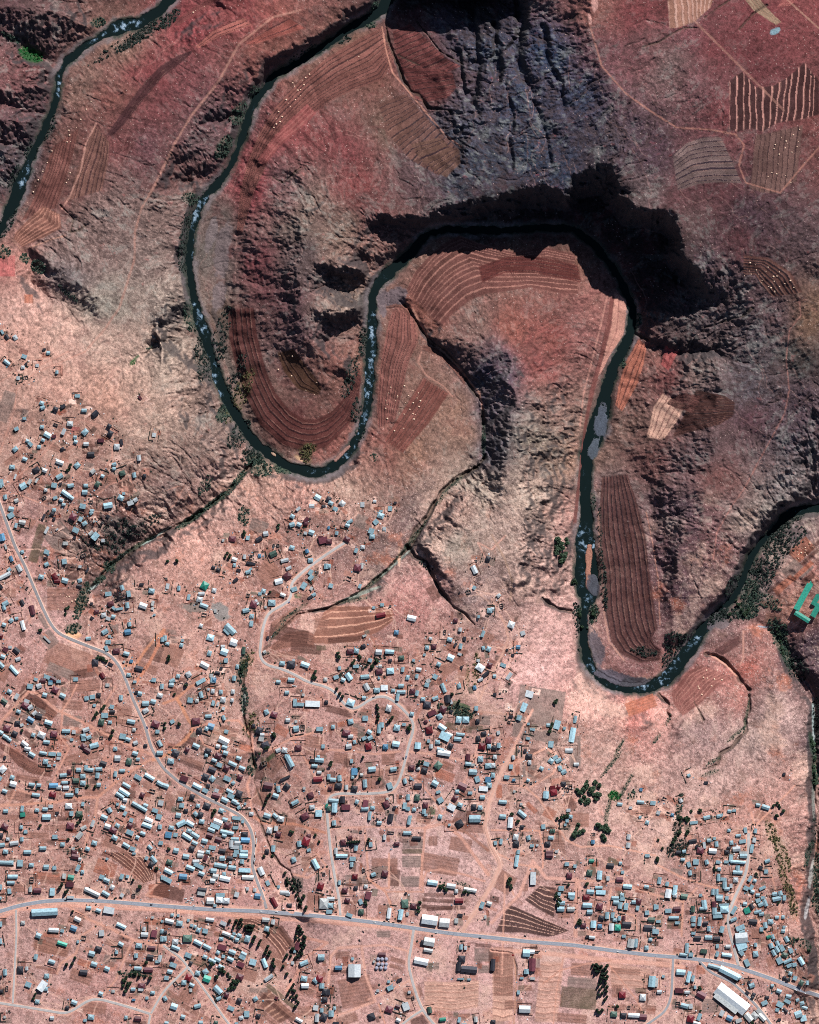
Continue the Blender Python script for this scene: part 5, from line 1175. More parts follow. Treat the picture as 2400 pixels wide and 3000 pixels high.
((1920,2500,2.042), """
240,47,38,36,0,b 198,62,24,36,-20,b 162,33,28,20,5,b 305,48,24,30,-15,b 205,113,22,32,-10,b 233,132,22,32,0,k 373,48,30,20,5,b 422,47,28,18,0,b 380,90,22,22,0,b 450,25,24,48,5,b 492,48,105,22,5,b
525,12,50,28,2,b 490,85,26,36,0,b 490,110,65,26,3,b 478,155,32,32,0,w 668,42,34,22,-20,b 660,105,26,26,0,b 627,82,30,22,20,k 375,140,22,50,0,b 405,150,40,20,3,b 412,185,26,50,0,b 425,208,36,22,3,b 450,190,18,28,0,w
115,215,28,70,8,b 115,245,28,30,8,w 22,158,24,45,8,b 68,178,22,30,10,b 170,252,46,34,8,g 75,235,42,60,10,w 342,225,20,40,2,b 365,225,20,40,2,b 380,265,42,36,2,b 380,250,50,18,2,b 425,262,22,22,0,b
290,300,34,60,-8,b 222,328,24,44,0,g 285,325,52,20,0,b 348,300,28,40,0,n 352,340,30,46,0,b 410,330,55,46,-3,b 408,303,70,16,-3,b 370,372,62,22,-3,b 375,355,30,20,0,b 268,245,18,18,0,b
75,338,42,28,-3,b 127,327,48,32,-3,n 8,315,18,30,0,b 108,380,70,20,0,b 128,410,30,18,0,b 15,402,30,16,0,b 8,463,22,32,0,b 225,388,28,40,0,b 225,422,26,18,0,b 262,402,24,62,5,b 298,412,34,22,0,k 317,445,22,34,0,b
395,450,28,44,15,b 250,500,46,24,0,k 315,498,50,28,2,b 225,473,26,18,0,b 365,505,45,30,0,k 186,562,22,70,3,b 165,600,52,20,5,b 210,600,30,26,0,b 287,580,44,28,5,g 425,603,70,24,8,b 368,550,18,28,0,b 367,597,20,36,15,b
432,552,32,24,0,w 395,600,10,10,0,k 380,455,10,10,0,k 467,335,24,60,30,b 465,390,45,20,-25,b 505,440,60,32,-20,b 515,465,40,22,-20,b 512,500,85,70,-5,w 513,545,70,55,-22,b 525,572,40,16,-20,b 512,590,36,26,50,b
545,650,30,50,-25,b 545,337,42,42,-22,t 533,298,26,26,10,b 572,312,26,36,-30,k 610,345,50,20,-15,b 632,358,34,24,-10,b 655,293,24,46,-22,b 612,278,32,26,-20,b 640,262,26,20,0,b 628,302,36,24,-25,b 638,203,46,18,-25,b
563,148,20,42,30,b 592,160,24,20,20,b 572,200,22,36,30,b 540,205,34,28,25,b 578,225,26,22,20,b 610,245,26,20,0,b 712,240,32,24,-10,b 745,235,28,30,-15,b 725,268,60,30,-12,b 770,262,22,36,0,b 582,403,56,34,5,k
655,425,26,40,-10,b 686,405,36,34,0,b 632,450,24,28,0,b 690,378,1,1,0,b 725,380,24,22,0,b 762,378,20,22,0,b 763,462,24,22,0,b 768,438,18,18,0,b 783,510,26,38,-28,b 597,542,20,26,0,b 597,597,34,38,-8,b
675,495,26,20,-20,t 700,495,20,32,-20,b 728,535,24,36,-25,b 690,548,28,34,-20,b 725,570,26,46,-30,b 705,590,24,40,-28,b 755,562,28,44,-30,b 808,578,26,34,-25,b 772,605,40,30,20,g 740,638,36,44,-25,b
790,640,60,22,-25,b 797,668,32,22,-25,b 830,662,28,24,-10,b 870,640,30,55,-32,b 805,715,24,24,15,b 833,742,26,28,20,b 870,770,30,36,30,g 905,770,20,28,0,b 770,740,22,20,0,k 787,752,20,20,0,k
150,705,60,38,5,b 197,733,24,78,12,b 222,742,20,40,10,b 140,815,56,34,3,n 187,825,34,20,0,w 272,840,65,46,28,n 132,895,32,34,0,k 172,905,50,30,15,b 208,908,26,32,-5,w 22,822,30,24,0,w 5,765,16,60,5,s
235,795,16,22,0,b 45,730,16,16,0,b 207,982,46,50,10,r 260,972,24,50,20,b 245,1010,50,20,15,w 395,950,28,40,25,w 440,980,42,36,25,u 440,710,150,46,27,b 350,672,90,24,15,b 485,730,60,30,27,b
455,865,260,95,38,w 420,890,200,42,38,s 548,828,26,16,35,k 585,840,26,24,30,k 578,858,20,20,30,k 575,785,36,30,-20,b 558,767,18,18,0,k 650,890,42,28,-25,b 665,857,26,20,0,k 737,820,34,26,20,b
743,900,44,38,28,b 727,932,24,22,10,b 788,882,44,24,28,b 795,852,36,26,10,b 775,935,40,20,40,k 697,787,20,20,0,b 850,875,22,20,-20,b 877,895,30,24,-20,b 892,922,40,20,20,b 855,960,50,46,-20,b 885,985,40,40,-10,b
615,940,26,36,-40,s 635,975,60,30,45,s 590,965,50,40,45,s 495,995,40,26,-20,s 555,975,40,60,-40,s 645,985,26,20,0,b 740,990,20,16,0,k 905,935,1,1,0,b 860,850,1,1,0,b 515,105,1,1,0,b
"""),
]
# ================================================================ terrain
def parse(s):
    return np.array([[float(v) for v in p.split(',')] for p in s.split()])
def smoothstep(a, b, x):
    t = np.clip((x-a)/(b-a), 0, 1); return t*t*(3-2*t)
def blur(a, r):
    n = int(3*r)+1; k = np.exp(-.5*(np.arange(-n, n+1)/r)**2); k /= k.sum()
    p = np.pad(a, ((n, n), (0, 0)), mode='edge')
    a = sum(k[i]*p[i:i+a.shape[0]] for i in range(2*n+1))
    p = np.pad(a, ((0, 0), (n, n)), mode='edge')
    return sum(k[i]*p[:, i:i+a.shape[1]] for i in range(2*n+1))
def resample(src, x0, y0, step, xs, ys):
    """bilinear on a tensor grid"""
    fx = np.clip((xs-x0)/step, 0, src.shape[1]-1.001); fy = np.clip((ys-y0)/step, 0, src.shape[0]-1.001)
    ix = fx.astype(int); tx = fx-ix; iy = fy.astype(int); ty = (fy-iy)[:, None]
    a = src[iy]; b = src[iy+1]; r = a*(1-ty)+b*ty
    return r[:, ix]*(1-tx)+r[:, ix+1]*tx
def vnoise(xs, ys, cell, seed):
    g = np.random.default_rng(seed)
    x0 = -6200.0; nx = int(14800/cell)+4; ny = int(15400/cell)+4
    fx = (xs-x0)/cell; fy = (ys-x0)/cell
    ix = np.floor(fx).astype(int); iy = np.floor(fy).astype(int)
    lx = ix.min(); ly = iy.min(); gx = g.random((iy.max()-ly+3, ix.max()-lx+3))*2-1
    tx = fx-ix; ty = (fy-iy)[:, None]; tx = tx*tx*(3-2*tx); ty = ty*ty*(3-2*ty)
    ix = ix-lx; iy = iy-ly
    r = gx[iy]*(1-ty)+gx[iy+1]*ty
    return (r[:, ix]*(1-tx)+r[:, ix+1]*tx)
def fbm(xs, ys, cell, octs, seed, gain=.5):
    s = 0; a = 1; t = 0
    for i in range(octs):
        s = s+a*vnoise(xs, ys, cell/2**i, seed+i*17); t += a; a *= gain
    return s/t

HL = []
for (x0, y0, sc_), txt in HOUSES:
    for t in txt.split():
        a = t.split(','); x, y, l, wd, an = [float(v) for v in a[:5]]
        if l < 12 and wd < 12: continue
        shrink = .84
        x = x0+x/sc_; y = y0+y/sc_; l = l/sc_*S*shrink; wd = wd/sc_*S*shrink
        an = -an
        if wd > l: l, wd = wd, l; an += 90
        HL.append([x, y, l, wd, (an+90) % 180-90, a[5]])
HL.sort(key=lambda h: -h[2]*h[3])
# coarse relaxation of the ridge and valley lines (5 px cells)
CX0, CY0, CW, CH_ = -300.0, -300.0, 3040.0, 3680.0
def relax(step, init=None, iters=200):
    nx = int(CW/step)+1; ny = int(CH_/step)+1
    h = np.zeros((ny, nx)) if init is None else init
    fix = np.zeros((ny, nx)); cnt = np.zeros((ny, nx))
    def put(pts):
        for a, b in zip(pts[:-1], pts[1:]):
            n = max(2, int(math.hypot(b[0]-a[0], b[1]-a[1])/(step*.5))+1)
            t = np.linspace(0, 1, n)[:, None]; p = a+(b-a)*t
            jx = np.rint((p[:, 0]-CX0)/step).astype(int); jy = np.rint((p[:, 1]-CY0)/step).astype(int)
            ok = (jx >= 0) & (jx < nx) & (jy >= 0) & (jy < ny)
            np.add.at(fix, (jy[ok], jx[ok]), p[ok, 2]); np.add.at(cnt, (jy[ok], jx[ok]), 1)
    for l in LINES:
        p = parse(l)
        if len(p) == 1: p = np.vstack([p, p+[1, 0, 0]])
        put(p)
    m = cnt > 0; val = np.where(m, fix/np.maximum(cnt, 1), 0)
    gx = CX0+np.arange(nx)*step; gy = CY0+np.arange(ny)*step
    for r in RIVERS:
        dd = river_sd(parse(r), gx, gy)
        rm = dd < max(0, step*.3); m |= rm; val[rm] = 0.0
    if init is None: h[:] = val[m].mean()
    h[m] = val[m]
    for i in range(iters):
        p = np.pad(h, 1, mode='edge')
        n = .25*(p[:-2, 1:-1]+p[2:, 1:-1]+p[1:-1, :-2]+p[1:-1, 2:])
        h = h+1.0*(n-h) if i % 2 else n
        h[m] = val[m]
    return h
def seg_window(xs, ys, a, b, pad):
    x0, x1 = min(a[0], b[0])-pad, max(a[0], b[0])+pad; y0, y1 = min(a[1], b[1])-pad, max(a[1], b[1])+pad
    i0, i1 = np.searchsorted(xs, [x0, x1]); j0, j1 = np.searchsorted(ys, [y0, y1])
    return i0, i1, j0, j1
def line_dist(pts, xs, ys, pad, widths=None, out=None):
    """distance to a polyline (minus the half width when given) within pad of it, elsewhere pad"""
    d = np.full((len(ys), len(xs)), float(pad)) if out is None else out
    for k in range(len(pts)-1):
        a, b = pts[k], pts[k+1]
        i0, i1, j0, j1 = seg_window(xs, ys, a, b, pad+(0 if widths is None else max(widths[k], widths[k+1])))
        if i1 <= i0 or j1 <= j0: continue
        X = xs[i0:i1][None, :]; Y = ys[j0:j1][:, None]
        vx, vy = b[0]-a[0], b[1]-a[1]; L = vx*vx+vy*vy+1e-9
        t = np.clip(((X-a[0])*vx+(Y-a[1])*vy)/L, 0, 1)
        q = np.hypot(X-a[0]-t*vx, Y-a[1]-t*vy)
        if widths is not None: q = q-(widths[k]+(widths[k+1]-widths[k])*t)
        d[j0:j1, i0:i1] = np.minimum(d[j0:j1, i0:i1], q)
    return d
def river_sd(p, xs, ys, pad=40): return line_dist(p[:, :2], xs, ys, pad, p[:, 2])
hc = None
for step, it in ((80, 300), (40, 250), (20, 250), (10, 250), (5, 160)):
    nx = int(CW/step)+1; ny = int(CH_/step)+1
    init = None if hc is None else resample(hc, CX0, CY0, step*2, CX0+np.arange(nx)*step, CY0+np.arange(ny)*step)
    hc = relax(step, init, it)
hc = blur(hc, 1.1)

# fine sheet: STEP px inside the picture, growing outside it to a far horizon
def axis(lo, hi, step, far):
    core = list(np.arange(lo, hi+.1, step)); out = []; x = hi; s = step
    while x < hi+far: s *= 1.22; x += s; out.append(x)
    neg = [lo-(v-hi) for v in out][::-1]
    return np.array(neg+core+out), len(neg), len(core)
XS, NX0, NXC = axis(-24.0, 2424.0, STEP, 5000)
YS, NY0, NYC = axis(-24.0, 3024.0, STEP, 5000)
core = (slice(NY0, NY0+NYC), slice(NX0, NX0+NXC))
Hh = resample(hc, CX0, CY0, 5.0, XS, YS)
outx = np.maximum(0, np.maximum(-24-XS, XS-2424)); outy = np.maximum(0, np.maximum(-24-YS, YS-3024))
far = smoothstep(60, 900, np.hypot(outx[None, :], outy[:, None]))
Hh += far*(fbm(XS, YS, 900, 5, 5)*150)

xs, ys = XS[core[1]], YS[core[0]]
XX, YY = np.meshgrid(xs, ys)
def sample(a, fx, fy):
    fx = np.clip(fx, 0, a.shape[1]-1.001); fy = np.clip(fy, 0, a.shape[0]-1.001)
    ix = fx.astype(np.int32); iy = fy.astype(np.int32); tx = (fx-ix).astype(np.float32); ty = (fy-iy).astype(np.float32)
    f = a.ravel(); k = iy*a.shape[1]+ix; w_ = a.shape[1]
    return (f[k]*(1-tx)+f[k+1]*tx)*(1-ty)+(f[k+w_]*(1-tx)+f[k+w_+1]*tx)*ty
rd = np.full(XX.shape, 40.0)
for r in RIVERS: rd = np.minimum(rd, river_sd(parse(r), xs, ys))
# ragged rims: the smooth lie of the land is displaced sideways away from the water
wa = smoothstep(0, 34, rd)*np.where(YY > 1750, .5, 1.0)
hb = sample(hc, (XX+wa*(fbm(xs, ys, 60, 4, 81, .6)*26+fbm(xs, ys, 14, 2, 83)*5)-CX0)/5.0, (YY+wa*(fbm(xs, ys, 60, 4, 82, .6)*26+fbm(xs, ys, 14, 2, 84)*5)-CY0)/5.0)
# soil and painted-shade samples -> colour, rockiness, speckle (inverse distance on a coarse grid)
sp = np.array([[float(v) for v in l.split(',')] for l in SOIL_AND_SHADE])
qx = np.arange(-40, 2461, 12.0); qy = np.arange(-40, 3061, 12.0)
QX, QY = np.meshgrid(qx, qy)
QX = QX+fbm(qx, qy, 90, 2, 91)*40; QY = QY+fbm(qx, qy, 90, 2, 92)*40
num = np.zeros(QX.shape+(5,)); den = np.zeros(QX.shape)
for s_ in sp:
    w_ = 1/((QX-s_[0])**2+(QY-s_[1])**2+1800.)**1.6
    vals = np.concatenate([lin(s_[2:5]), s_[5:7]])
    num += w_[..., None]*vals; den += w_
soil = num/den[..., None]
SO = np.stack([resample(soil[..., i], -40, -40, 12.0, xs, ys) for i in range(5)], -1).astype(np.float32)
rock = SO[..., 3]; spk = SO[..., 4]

# river channels
rd_w = rd+fbm(xs, ys, 26, 4, 31, .6)*9.0
bank = smoothstep(0, 26, rd_w)

# streaks that follow the fall of the slope: line integral convolution of noise
hs = blur(hb, 3.2/STEP*2)
gy_, gx_ = np.gradient(hs, STEP*S)
slope = np.hypot(gx_, gy_)
def lic(noise, n, ds, hsm):
    gy, gx = np.gradient(hsm); m = np.hypot(gx, gy)+1e-4
    ux = (gx/m).astype(np.float32); uy = (gy/m).astype(np.float32)
    jj, ii = np.meshgrid(np.arange(noise.shape[1], dtype=np.float32), np.arange(noise.shape[0], dtype=np.float32))
    acc = noise.copy(); tot = 1.0
    for sgn in (1, -1):
        fx, fy = jj.copy(), ii.copy()
        for k in range(n):
            vx = sample(ux, fx, fy); vy = sample(uy, fx, fy)
            fx += sgn*ds*vx; fy += sgn*ds*vy
            wgt = 1-(k+1)/(n+1.); acc += wgt*sample(noise, fx, fy); tot += wgt
    return acc/tot
n1 = (vnoise(xs, ys, 5.5, 11)+.7*vnoise(xs, ys, 3.2, 12)).astype(np.float32)
n2 = (vnoise(xs, ys, 22, 13)+.5*vnoise(xs, ys, 11, 14)).astype(np.float32)
n3 = (vnoise(xs, ys, 46, 15)).astype(np.float32)
L1 = lic(n1, 3, 1.0, hs); L2 = lic(n2, 6, 2.0, hs); L3 = lic(n3, 14, 4.0, blur(hb, 10/STEP))
L1 = L1/L1.std(); L2 = L2/L2.std(); L3 = L3/L3.std()
sl = np.clip(slope/.55, 0, 1.3)
town = smoothstep(1620, 1760, YY+(XX-1200)*.0)*(1-smoothstep(2280, 2360, XX))   # levelled ground
rough = (0.25+0.75*rock)*(1-.75*town)
gul = -np.abs(L3)+.8                                     # sharp-bottomed gullies
crum = fbm(xs, ys, 16, 4, 25, .62); crum = (1-np.abs(crum)*2.6)
lump = fbm(xs, ys, 44, 4, 26, .6)
rid = .8-np.abs(L2)
det = sl*rough*(1.7*rid+.8*L1+3.6*gul)+rough*(.12+.88*sl)*np.clip(rock*1.5, .15, 1)*(1.9*crum+2.2*lump)+fbm(xs, ys, 60, 3, 22)*2.0*(.4+rock)
# strata: hard bands make little steps on rocky slopes
band = np.sin((hb+2.2*fbm(xs, ys, 80, 2, 24))*2*math.pi/9.0)
det += band*.9*sl*rock*smoothstep(-.2, .5, fbm(xs, ys, 110, 3, 27))
Hc = hb+det*bank
# fine grain
Hc += (rng.random(Hc.shape)-.5)*.85*(.25+rock)*bank

# rills running down the slopes, and beasts' paths along them
gyy, gxx = np.gradient(blur(Hc, 4/STEP*1.5)); wr = np.random.default_rng(5)
rill = np.full(Hc.shape, 7.0); trail = np.full(Hc.shape, 5.0)
def walk(n, along, out, pad, smin, ymax, step=5.0, steps=26):
    k = 0; tries = 0
    while k < n and tries < n*20:
        tries += 1
        x, y = wr.uniform(0, 2400), wr.uniform(0, ymax)
        i_, j_ = int((x-xs[0])/STEP), int((y-ys[0])/STEP)
        if slope[j_, i_] < smin or rd[j_, i_] < 25 or (town[j_, i_] > .5): continue
        P = [(x, y)]; px_, py_ = 0, 0
        for _ in range(wr.integers(steps//3, steps)):
            i_, j_ = int((x-xs[0])/STEP), int((y-ys[0])/STEP)
            if not(0 <= i_ < len(xs) and 0 <= j_ < len(ys)) or rd[j_, i_] < 8: break
            gx1, gy1 = gxx[j_, i_], gyy[j_, i_]; m1 = math.hypot(gx1, gy1)+1e-6
            vx, vy = (-gx1/m1, -gy1/m1) if not along else (-gy1/m1, gx1/m1)
            vx = .55*vx+.45*px_+wr.normal()*.18; vy = .55*vy+.45*py_+wr.normal()*.18; mm = math.hypot(vx, vy)+1e-6; px_, py_ = vx/mm, vy/mm
            x += px_*step; y += py_*step; P.append((x, y))
        if len(P) > 4: line_dist(np.array(P), xs, ys, pad, None, out); k += 1
walk(620, False, rill, 7, .14, 2480); walk(150, True, trail, 5, .08, 1900, 7.0, 40)
rm_ = 1-smoothstep(.3, 3.6, rill+fbm(xs, ys, 9, 2, 45)*1.5)
Hc -= rm_*1.7*(.35+rock)*bank
# gullies
gull_mask = np.zeros(Hc.shape)
for g in GULLIES:
    a, b = g.split('|'); hw, dep = [float(v) for v in a.split(',')]
    if hw > 7.5 or dep > 7.5:
        dd = line_dist(parse(b), xs, ys, hw*5+8)+fbm(xs, ys, 46, 4, 42)*hw*2.2; prof = (1-smoothstep(0, hw*2.8, dd))**1.3
        Hc -= prof*dep*.85*(1+.5*fbm(xs, ys, 60, 3, 43)); continue
    dd = line_dist(parse(b), xs, ys, hw*2.2+8)+fbm(xs, ys, 22, 3, 41)*hw*1.1
    prof = 1-smoothstep(hw*.2, hw*1.2, dd)
    Hc -= prof*dep*(1+.6*fbm(xs, ys, 40, 2, 44)); gull_mask = np.maximum(gull_mask, prof)
# water channel and bars
Hc = np.where(rd_w < 30, np.maximum(Hc, 0.5+np.clip(rd_w, 0, 6)*.25), Hc)
chan = 1-smoothstep(-1.5, 1.8, rd_w)
Hc = Hc*(1-chan)+(-1.6)*chan

# ---------------------------------------------------------------- ground colour
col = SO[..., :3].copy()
def mix(mask, c, k=1.0):
    global col
    m = np.clip(mask*k, 0, 1)[..., None].astype(np.float32)
    col = col*(1-m)+np.asarray(c, np.float32)*m
def L_(r, g, b): return lin((r, g, b))
nA = fbm(xs, ys, 120, 5, 51, .6); nB = fbm(xs, ys, 30, 4, 52, .6); nC = fbm(xs, ys, 8, 3, 53, .7); nD = vnoise(xs, ys, 3.1, 54)
nE = rng.random(Hc.shape)
north = 1-smoothstep(1250, 1600, YY+nA*160-(XX-900)*.12)
# broad tone
hf = fbm(xs, ys, 7, 2, 59, .8); hf2 = nE*2-1
col *= (1+.12*nA+.24*nB+.30*nC+.46*hf+.26*hf2+.06*L1*sl)[..., None].clip(.35, 1.9)
# crimson grass in the north, orange earth in places
mix(smoothstep(.05, .5, nB+.5*nA)*north*(1-rock), L_(112, 46, 52), .34)
mix(smoothstep(.25, .7, fbm(xs, ys, 70, 4, 56)+.3*nC)*(1-north), L_(188, 112, 84), .55)
mix(smoothstep(.1, .6, fbm(xs, ys, 90, 4, 57)+.3*nC)*(1-north), L_(228, 188, 170), .55)
# pale dry grass and lichen on rock: clumps stretched down the slope
pale = smoothstep(.15, 1.5, L2*.55+L1*.45+nB*1.1+nC*.8)*rock
mix(pale*smoothstep(0, .5, 1-north), L_(204, 178, 164), .45)
mix(pale*north, L_(146, 140, 136), .42)
mix(smoothstep(.1, .9, -L2*.5-L1*.5-nC)*rock, L_(82, 62, 62), .6)
mix(smoothstep(.55, 1.0, fbm(xs, ys, 24, 4, 58, .7)+.2*L1)*rock*north, L_(150, 60, 62), .5)
mix(smoothstep(.15, .7, fbm(xs, ys, 52, 5, 65, .65)+.35*L2*rock*.5)*(1-north), L_(128, 98, 88), .55)
col *= (1-.16*(1-north))[..., None]
dn = np.zeros(((3200)//8, (2600)//8))
for q in HL: 
    if -80 < q[0] < 2500 and -80 < q[1] < 3100: dn[int((q[1]+80)/8), int((q[0]+80)/8)] += 1
dens = np.clip(resample(blur(dn, 3.5), -80, -80, 8.0, xs, ys)/.035, 0, 1)
mix(dens*smoothstep(-.45, .35, nB+.5*nC), L_(140, 98, 88), .42)
col[..., 0] *= 1-.08*north; col[..., 1] *= 1+.05*north
mix(rm_*(.3+.7*rock), L_(74, 60, 60), .42)
mix((1-smoothstep(.2, 1.7, trail))*(.6+.4*nB), L_(186, 142, 132), .40)
# tussocks and stones as dark and light speckles
mix((nE > 1-.10*spk-.015)*1., L_(70, 52, 46), .55)
mix(smoothstep(.45, .8, nD+.25*nB)*spk, L_(95, 70, 58), .65)
mix((nE < .004+.05*(1-north))*1., L_(232, 200, 190), .5)
mix((nE > 1-.05*(1-north))*1., L_(78, 56, 52), .5)
mix(smoothstep(.15, .55, fbm(xs, ys, 34, 5, 63, .75)-.1)*(1-north), L_(132, 92, 82), .60)
mix(smoothstep(.25, .6, fbm(xs, ys, 26, 4, 64, .75))*(1-north), L_(92, 74, 68), .35)
# cliffs show dark basalt
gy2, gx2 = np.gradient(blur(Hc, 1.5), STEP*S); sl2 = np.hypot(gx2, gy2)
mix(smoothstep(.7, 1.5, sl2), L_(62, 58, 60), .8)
# river margins
near = (1-smoothstep(2, 18, rd_w))
grv = smoothstep(-.25, .2, fbm(xs, ys, 90, 3, 66))
mix((1-smoothstep(4, 20, rd_w+6*nB))*grv, L_(122, 112, 114), .75)
mix(near*(1-grv), L_(84, 74, 70), .6)
mix((1-smoothstep(3, 13, rd_w))*smoothstep(-.2, .2, nB+.6*nC), L_(46, 58, 50), .8)
mix((1-smoothstep(0, 4, rd_w)), L_(58, 60, 56), .8)

def strip(A, B, du, fn):
    """rasterise a strip between polylines A and B; fn(u,v,ix,iy) paints"""
    def rs(P, n):
        s = np.r_[0, np.cumsum(np.hypot(*np.diff(P, axis=0).T))]; t = np.linspace(0, s[-1], n)
        return np.stack([np.interp(t, s, P[:, 0]), np.interp(t, s, P[:, 1])], -1), s[-1]
    la = np.hypot(*np.diff(A, axis=0).T).sum(); lb = np.hypot(*np.diff(B, axis=0).T).sum()
    n = int(max(la, lb)/du)+2; a, _ = rs(A, n); b, _ = rs(B, n)
    k = np.ones(9)/9
    for q in (a, b):                      # round the corners
        if n > 40:
            for c_ in (0, 1): q[:, c_] = np.convolve(np.pad(q[:, c_], 4, mode='edge'), k, 'valid')
    wdt = np.hypot(*(a-b).T).max(); m = int(wdt/du)+2
    V = np.linspace(0, 1, m)[None, :]; U = np.linspace(0, 1, n)[:, None]
    Px = a[:, :1]*(1-V)+b[:, :1]*V; Py = a[:, 1:]*(1-V)+b[:, 1:]*V
    ix = np.rint((Px-xs[0])/STEP).astype(int); iy = np.rint((Py-ys[0])/STEP).astype(int)
    ok = (ix >= 0) & (ix < len(xs)) & (iy >= 0) & (iy < len(ys))
    U, V = np.broadcast_arrays(U, V)
    fn(U[ok], V[ok], ix[ok], iy[ok], n*du, m*du)
fieldmask = np.zeros(Hc.shape, np.float32)
Hsm = blur(Hc, 5/STEP); Hr0 = Hc.copy()
for fi, f in enumerate(FIELDS):
    c1, c2, ns, ac, wd, A, B = f.split('|'); ns = int(ns); wd = float(wd)
    c1 = np.array(lin([float(v) for v in c1.split(',')])); c2 = np.array(lin([float(v) for v in c2.split(',')]))
    fr = np.random.default_rng(300+fi); tone = 1+.28*(fr.random(ns*2+2)-.5); tone2 = 1+.3*(fr.random(40)-.5)
    offs = (fr.random(ns+1)-.5)*.35; warp = np.r_[0, np.cumsum(fr.uniform(.55, 1.45, ns))]; warp *= ns/warp[-1]
    def fn(U, V, ix, iy, lu, lv):
        t = (V if ac == 'a' else U)*ns; wob = .10*np.sin(U*9+fi)+.06*np.sin(V*11+fi)
        t = np.interp(t+wob, np.arange(ns+1), warp); k = np.clip(np.floor(t).astype(int), 0, ns-1); fr_ = t-np.floor(t)
        other = U if ac == 'a' else V
        seg = np.floor(other*(4+fi % 4)+offs[k]*3).astype(int) % 40
        edge = smoothstep(.0, 5/max(lu, 12)+.01, np.minimum(U, 1-U)+nC[iy, ix]*2.5/max(lu, 12))*smoothstep(0, 4/max(lv, 10)+.01, np.minimum(V, 1-V)+nC[iy, ix]*2/max(lv, 10))
        st = ((fr_ < wd)*1.0)
        base = c1*(tone[k]*tone2[(seg*7+k*3) % 40]*(1+.16*nC[iy, ix]+.12*nB[iy, ix]+.22*(nE[iy, ix]-.5)))[:, None]
        c = base*(1-st[:, None])+c2*st[:, None]
        hi = ((fr_ > wd) & (fr_ < wd*1.6))*.30*smoothstep(-.3, .4, nB[iy, ix])
        st = st*smoothstep(-.75, -.1, nB[iy, ix]+.5*nC[iy, ix])
        c = c*(1-hi[:, None])+np.array(L_(176, 132, 116))*hi[:, None]
        cur = col[iy, ix]; edge = edge*smoothstep(-1.15, -.75, nB[iy, ix]+.6*nC[iy, ix]); e = (.88*edge)[:, None]
        col[iy, ix] = cur*(1-e)+c*e
        fieldmask[iy, ix] = edge; Hc[iy, ix] = Hr0[iy, ix]*(1-.8*edge)+Hsm[iy, ix]*.8*edge
        # terrace banks: a real step of earth
        stepv = (fr_-.5)*(-.8)*edge*(1 if lv/ns > 5 or ac == 'c' else .5)
        np.put(hstep, iy*len(xs)+ix, stepv)
    hstep = np.zeros(Hc.shape)
    strip(parse(A), parse(B), STEP*.45, fn)
    Hc += hstep
# small plots and gardens
PC = {'d': (86, 58, 52), 'm': (138, 98, 86), 'o': (158, 96, 76), 'v': (84, 76, 60), 'e': (62, 92, 62), 'y': (120, 104, 98), 'O': (168, 92, 90)}
for (x0, y0, sc_), txt in PLOTS:
    for k_, t in enumerate(txt.split()):
        a = t.split(','); x, y, l, wd, an = [float(v) for v in a[:5]]
        x = x0+x/sc_; y = y0+y/sc_; l /= sc_; wd /= sc_; an = R(an)
        ca, sa = math.cos(an), math.sin(an)
        rr = math.hypot(l, wd)/2+4
        i0, i1 = np.searchsorted(xs, [x-rr, x+rr]); j0, j1 = np.searchsorted(ys, [y-rr, y+rr])
        if i1 <= i0 or j1 <= j0: continue
        sl_ = (slice(j0, j1), slice(i0, i1))
        dx = XX[sl_]-x; dy = YY[sl_]-y
        u = dx*ca+dy*sa; v = -dx*sa+dy*ca
        u = u+1.5*nC[sl_]; v = v+1.5*nB[sl_]
        n_ = smoothstep(0, 2.5, l/2-np.abs(u))*smoothstep(0, 2.5, wd/2-np.abs(v))
        c = np.array(lin(PC[a[5]]))
        long_u = l > wd
        per = 5.5+(k_ % 3)*2.5; ph = (v if long_u else u)
        fur = ((ph/per) % 1 < .3)
        cc = c[None, None]*(1+.25*nC[sl_]+.3*(nE[sl_]-.5)+.15*nB[sl_])[..., None]
        cc = np.where(fur[..., None], cc*.72, cc)
        cur = col[sl_]; m = (n_*.82*(.75+.25*smoothstep(-.5, .3, nB[sl_])))[..., None]
        col[sl_] = cur*(1-m)+cc*m
        Hc[sl_] += n_*fur*.25
        fieldmask[sl_] = np.maximum(fieldmask[sl_], n_)
# footpaths trodden between neighbouring houses
pr_ = np.random.default_rng(12); hp = np.array([[q[0], q[1]] for q in HL]); pm_ = np.full(Hc.shape, 6.0)
for i_ in range(len(hp)):
    dd_ = np.hypot(hp[:, 0]-hp[i_, 0], hp[:, 1]-hp[i_, 1]); nb_ = np.argsort(dd_)[1:7]
    for k_ in pr_.choice(nb_, 2, replace=False):
        if dd_[k_] > 90: continue
        a_, b_ = hp[i_]+pr_.normal(0, 5, 2), hp[k_]+pr_.normal(0, 5, 2); m_ = (a_+b_)/2+pr_.normal(0, 6, 2)
        line_dist(np.array([a_, m_, b_]), xs, ys, 6, None, pm_)
mix((1-smoothstep(.6, 2.4, pm_+nC*1.2))*(.7+.3*nB), L_(214, 172, 154), .75)
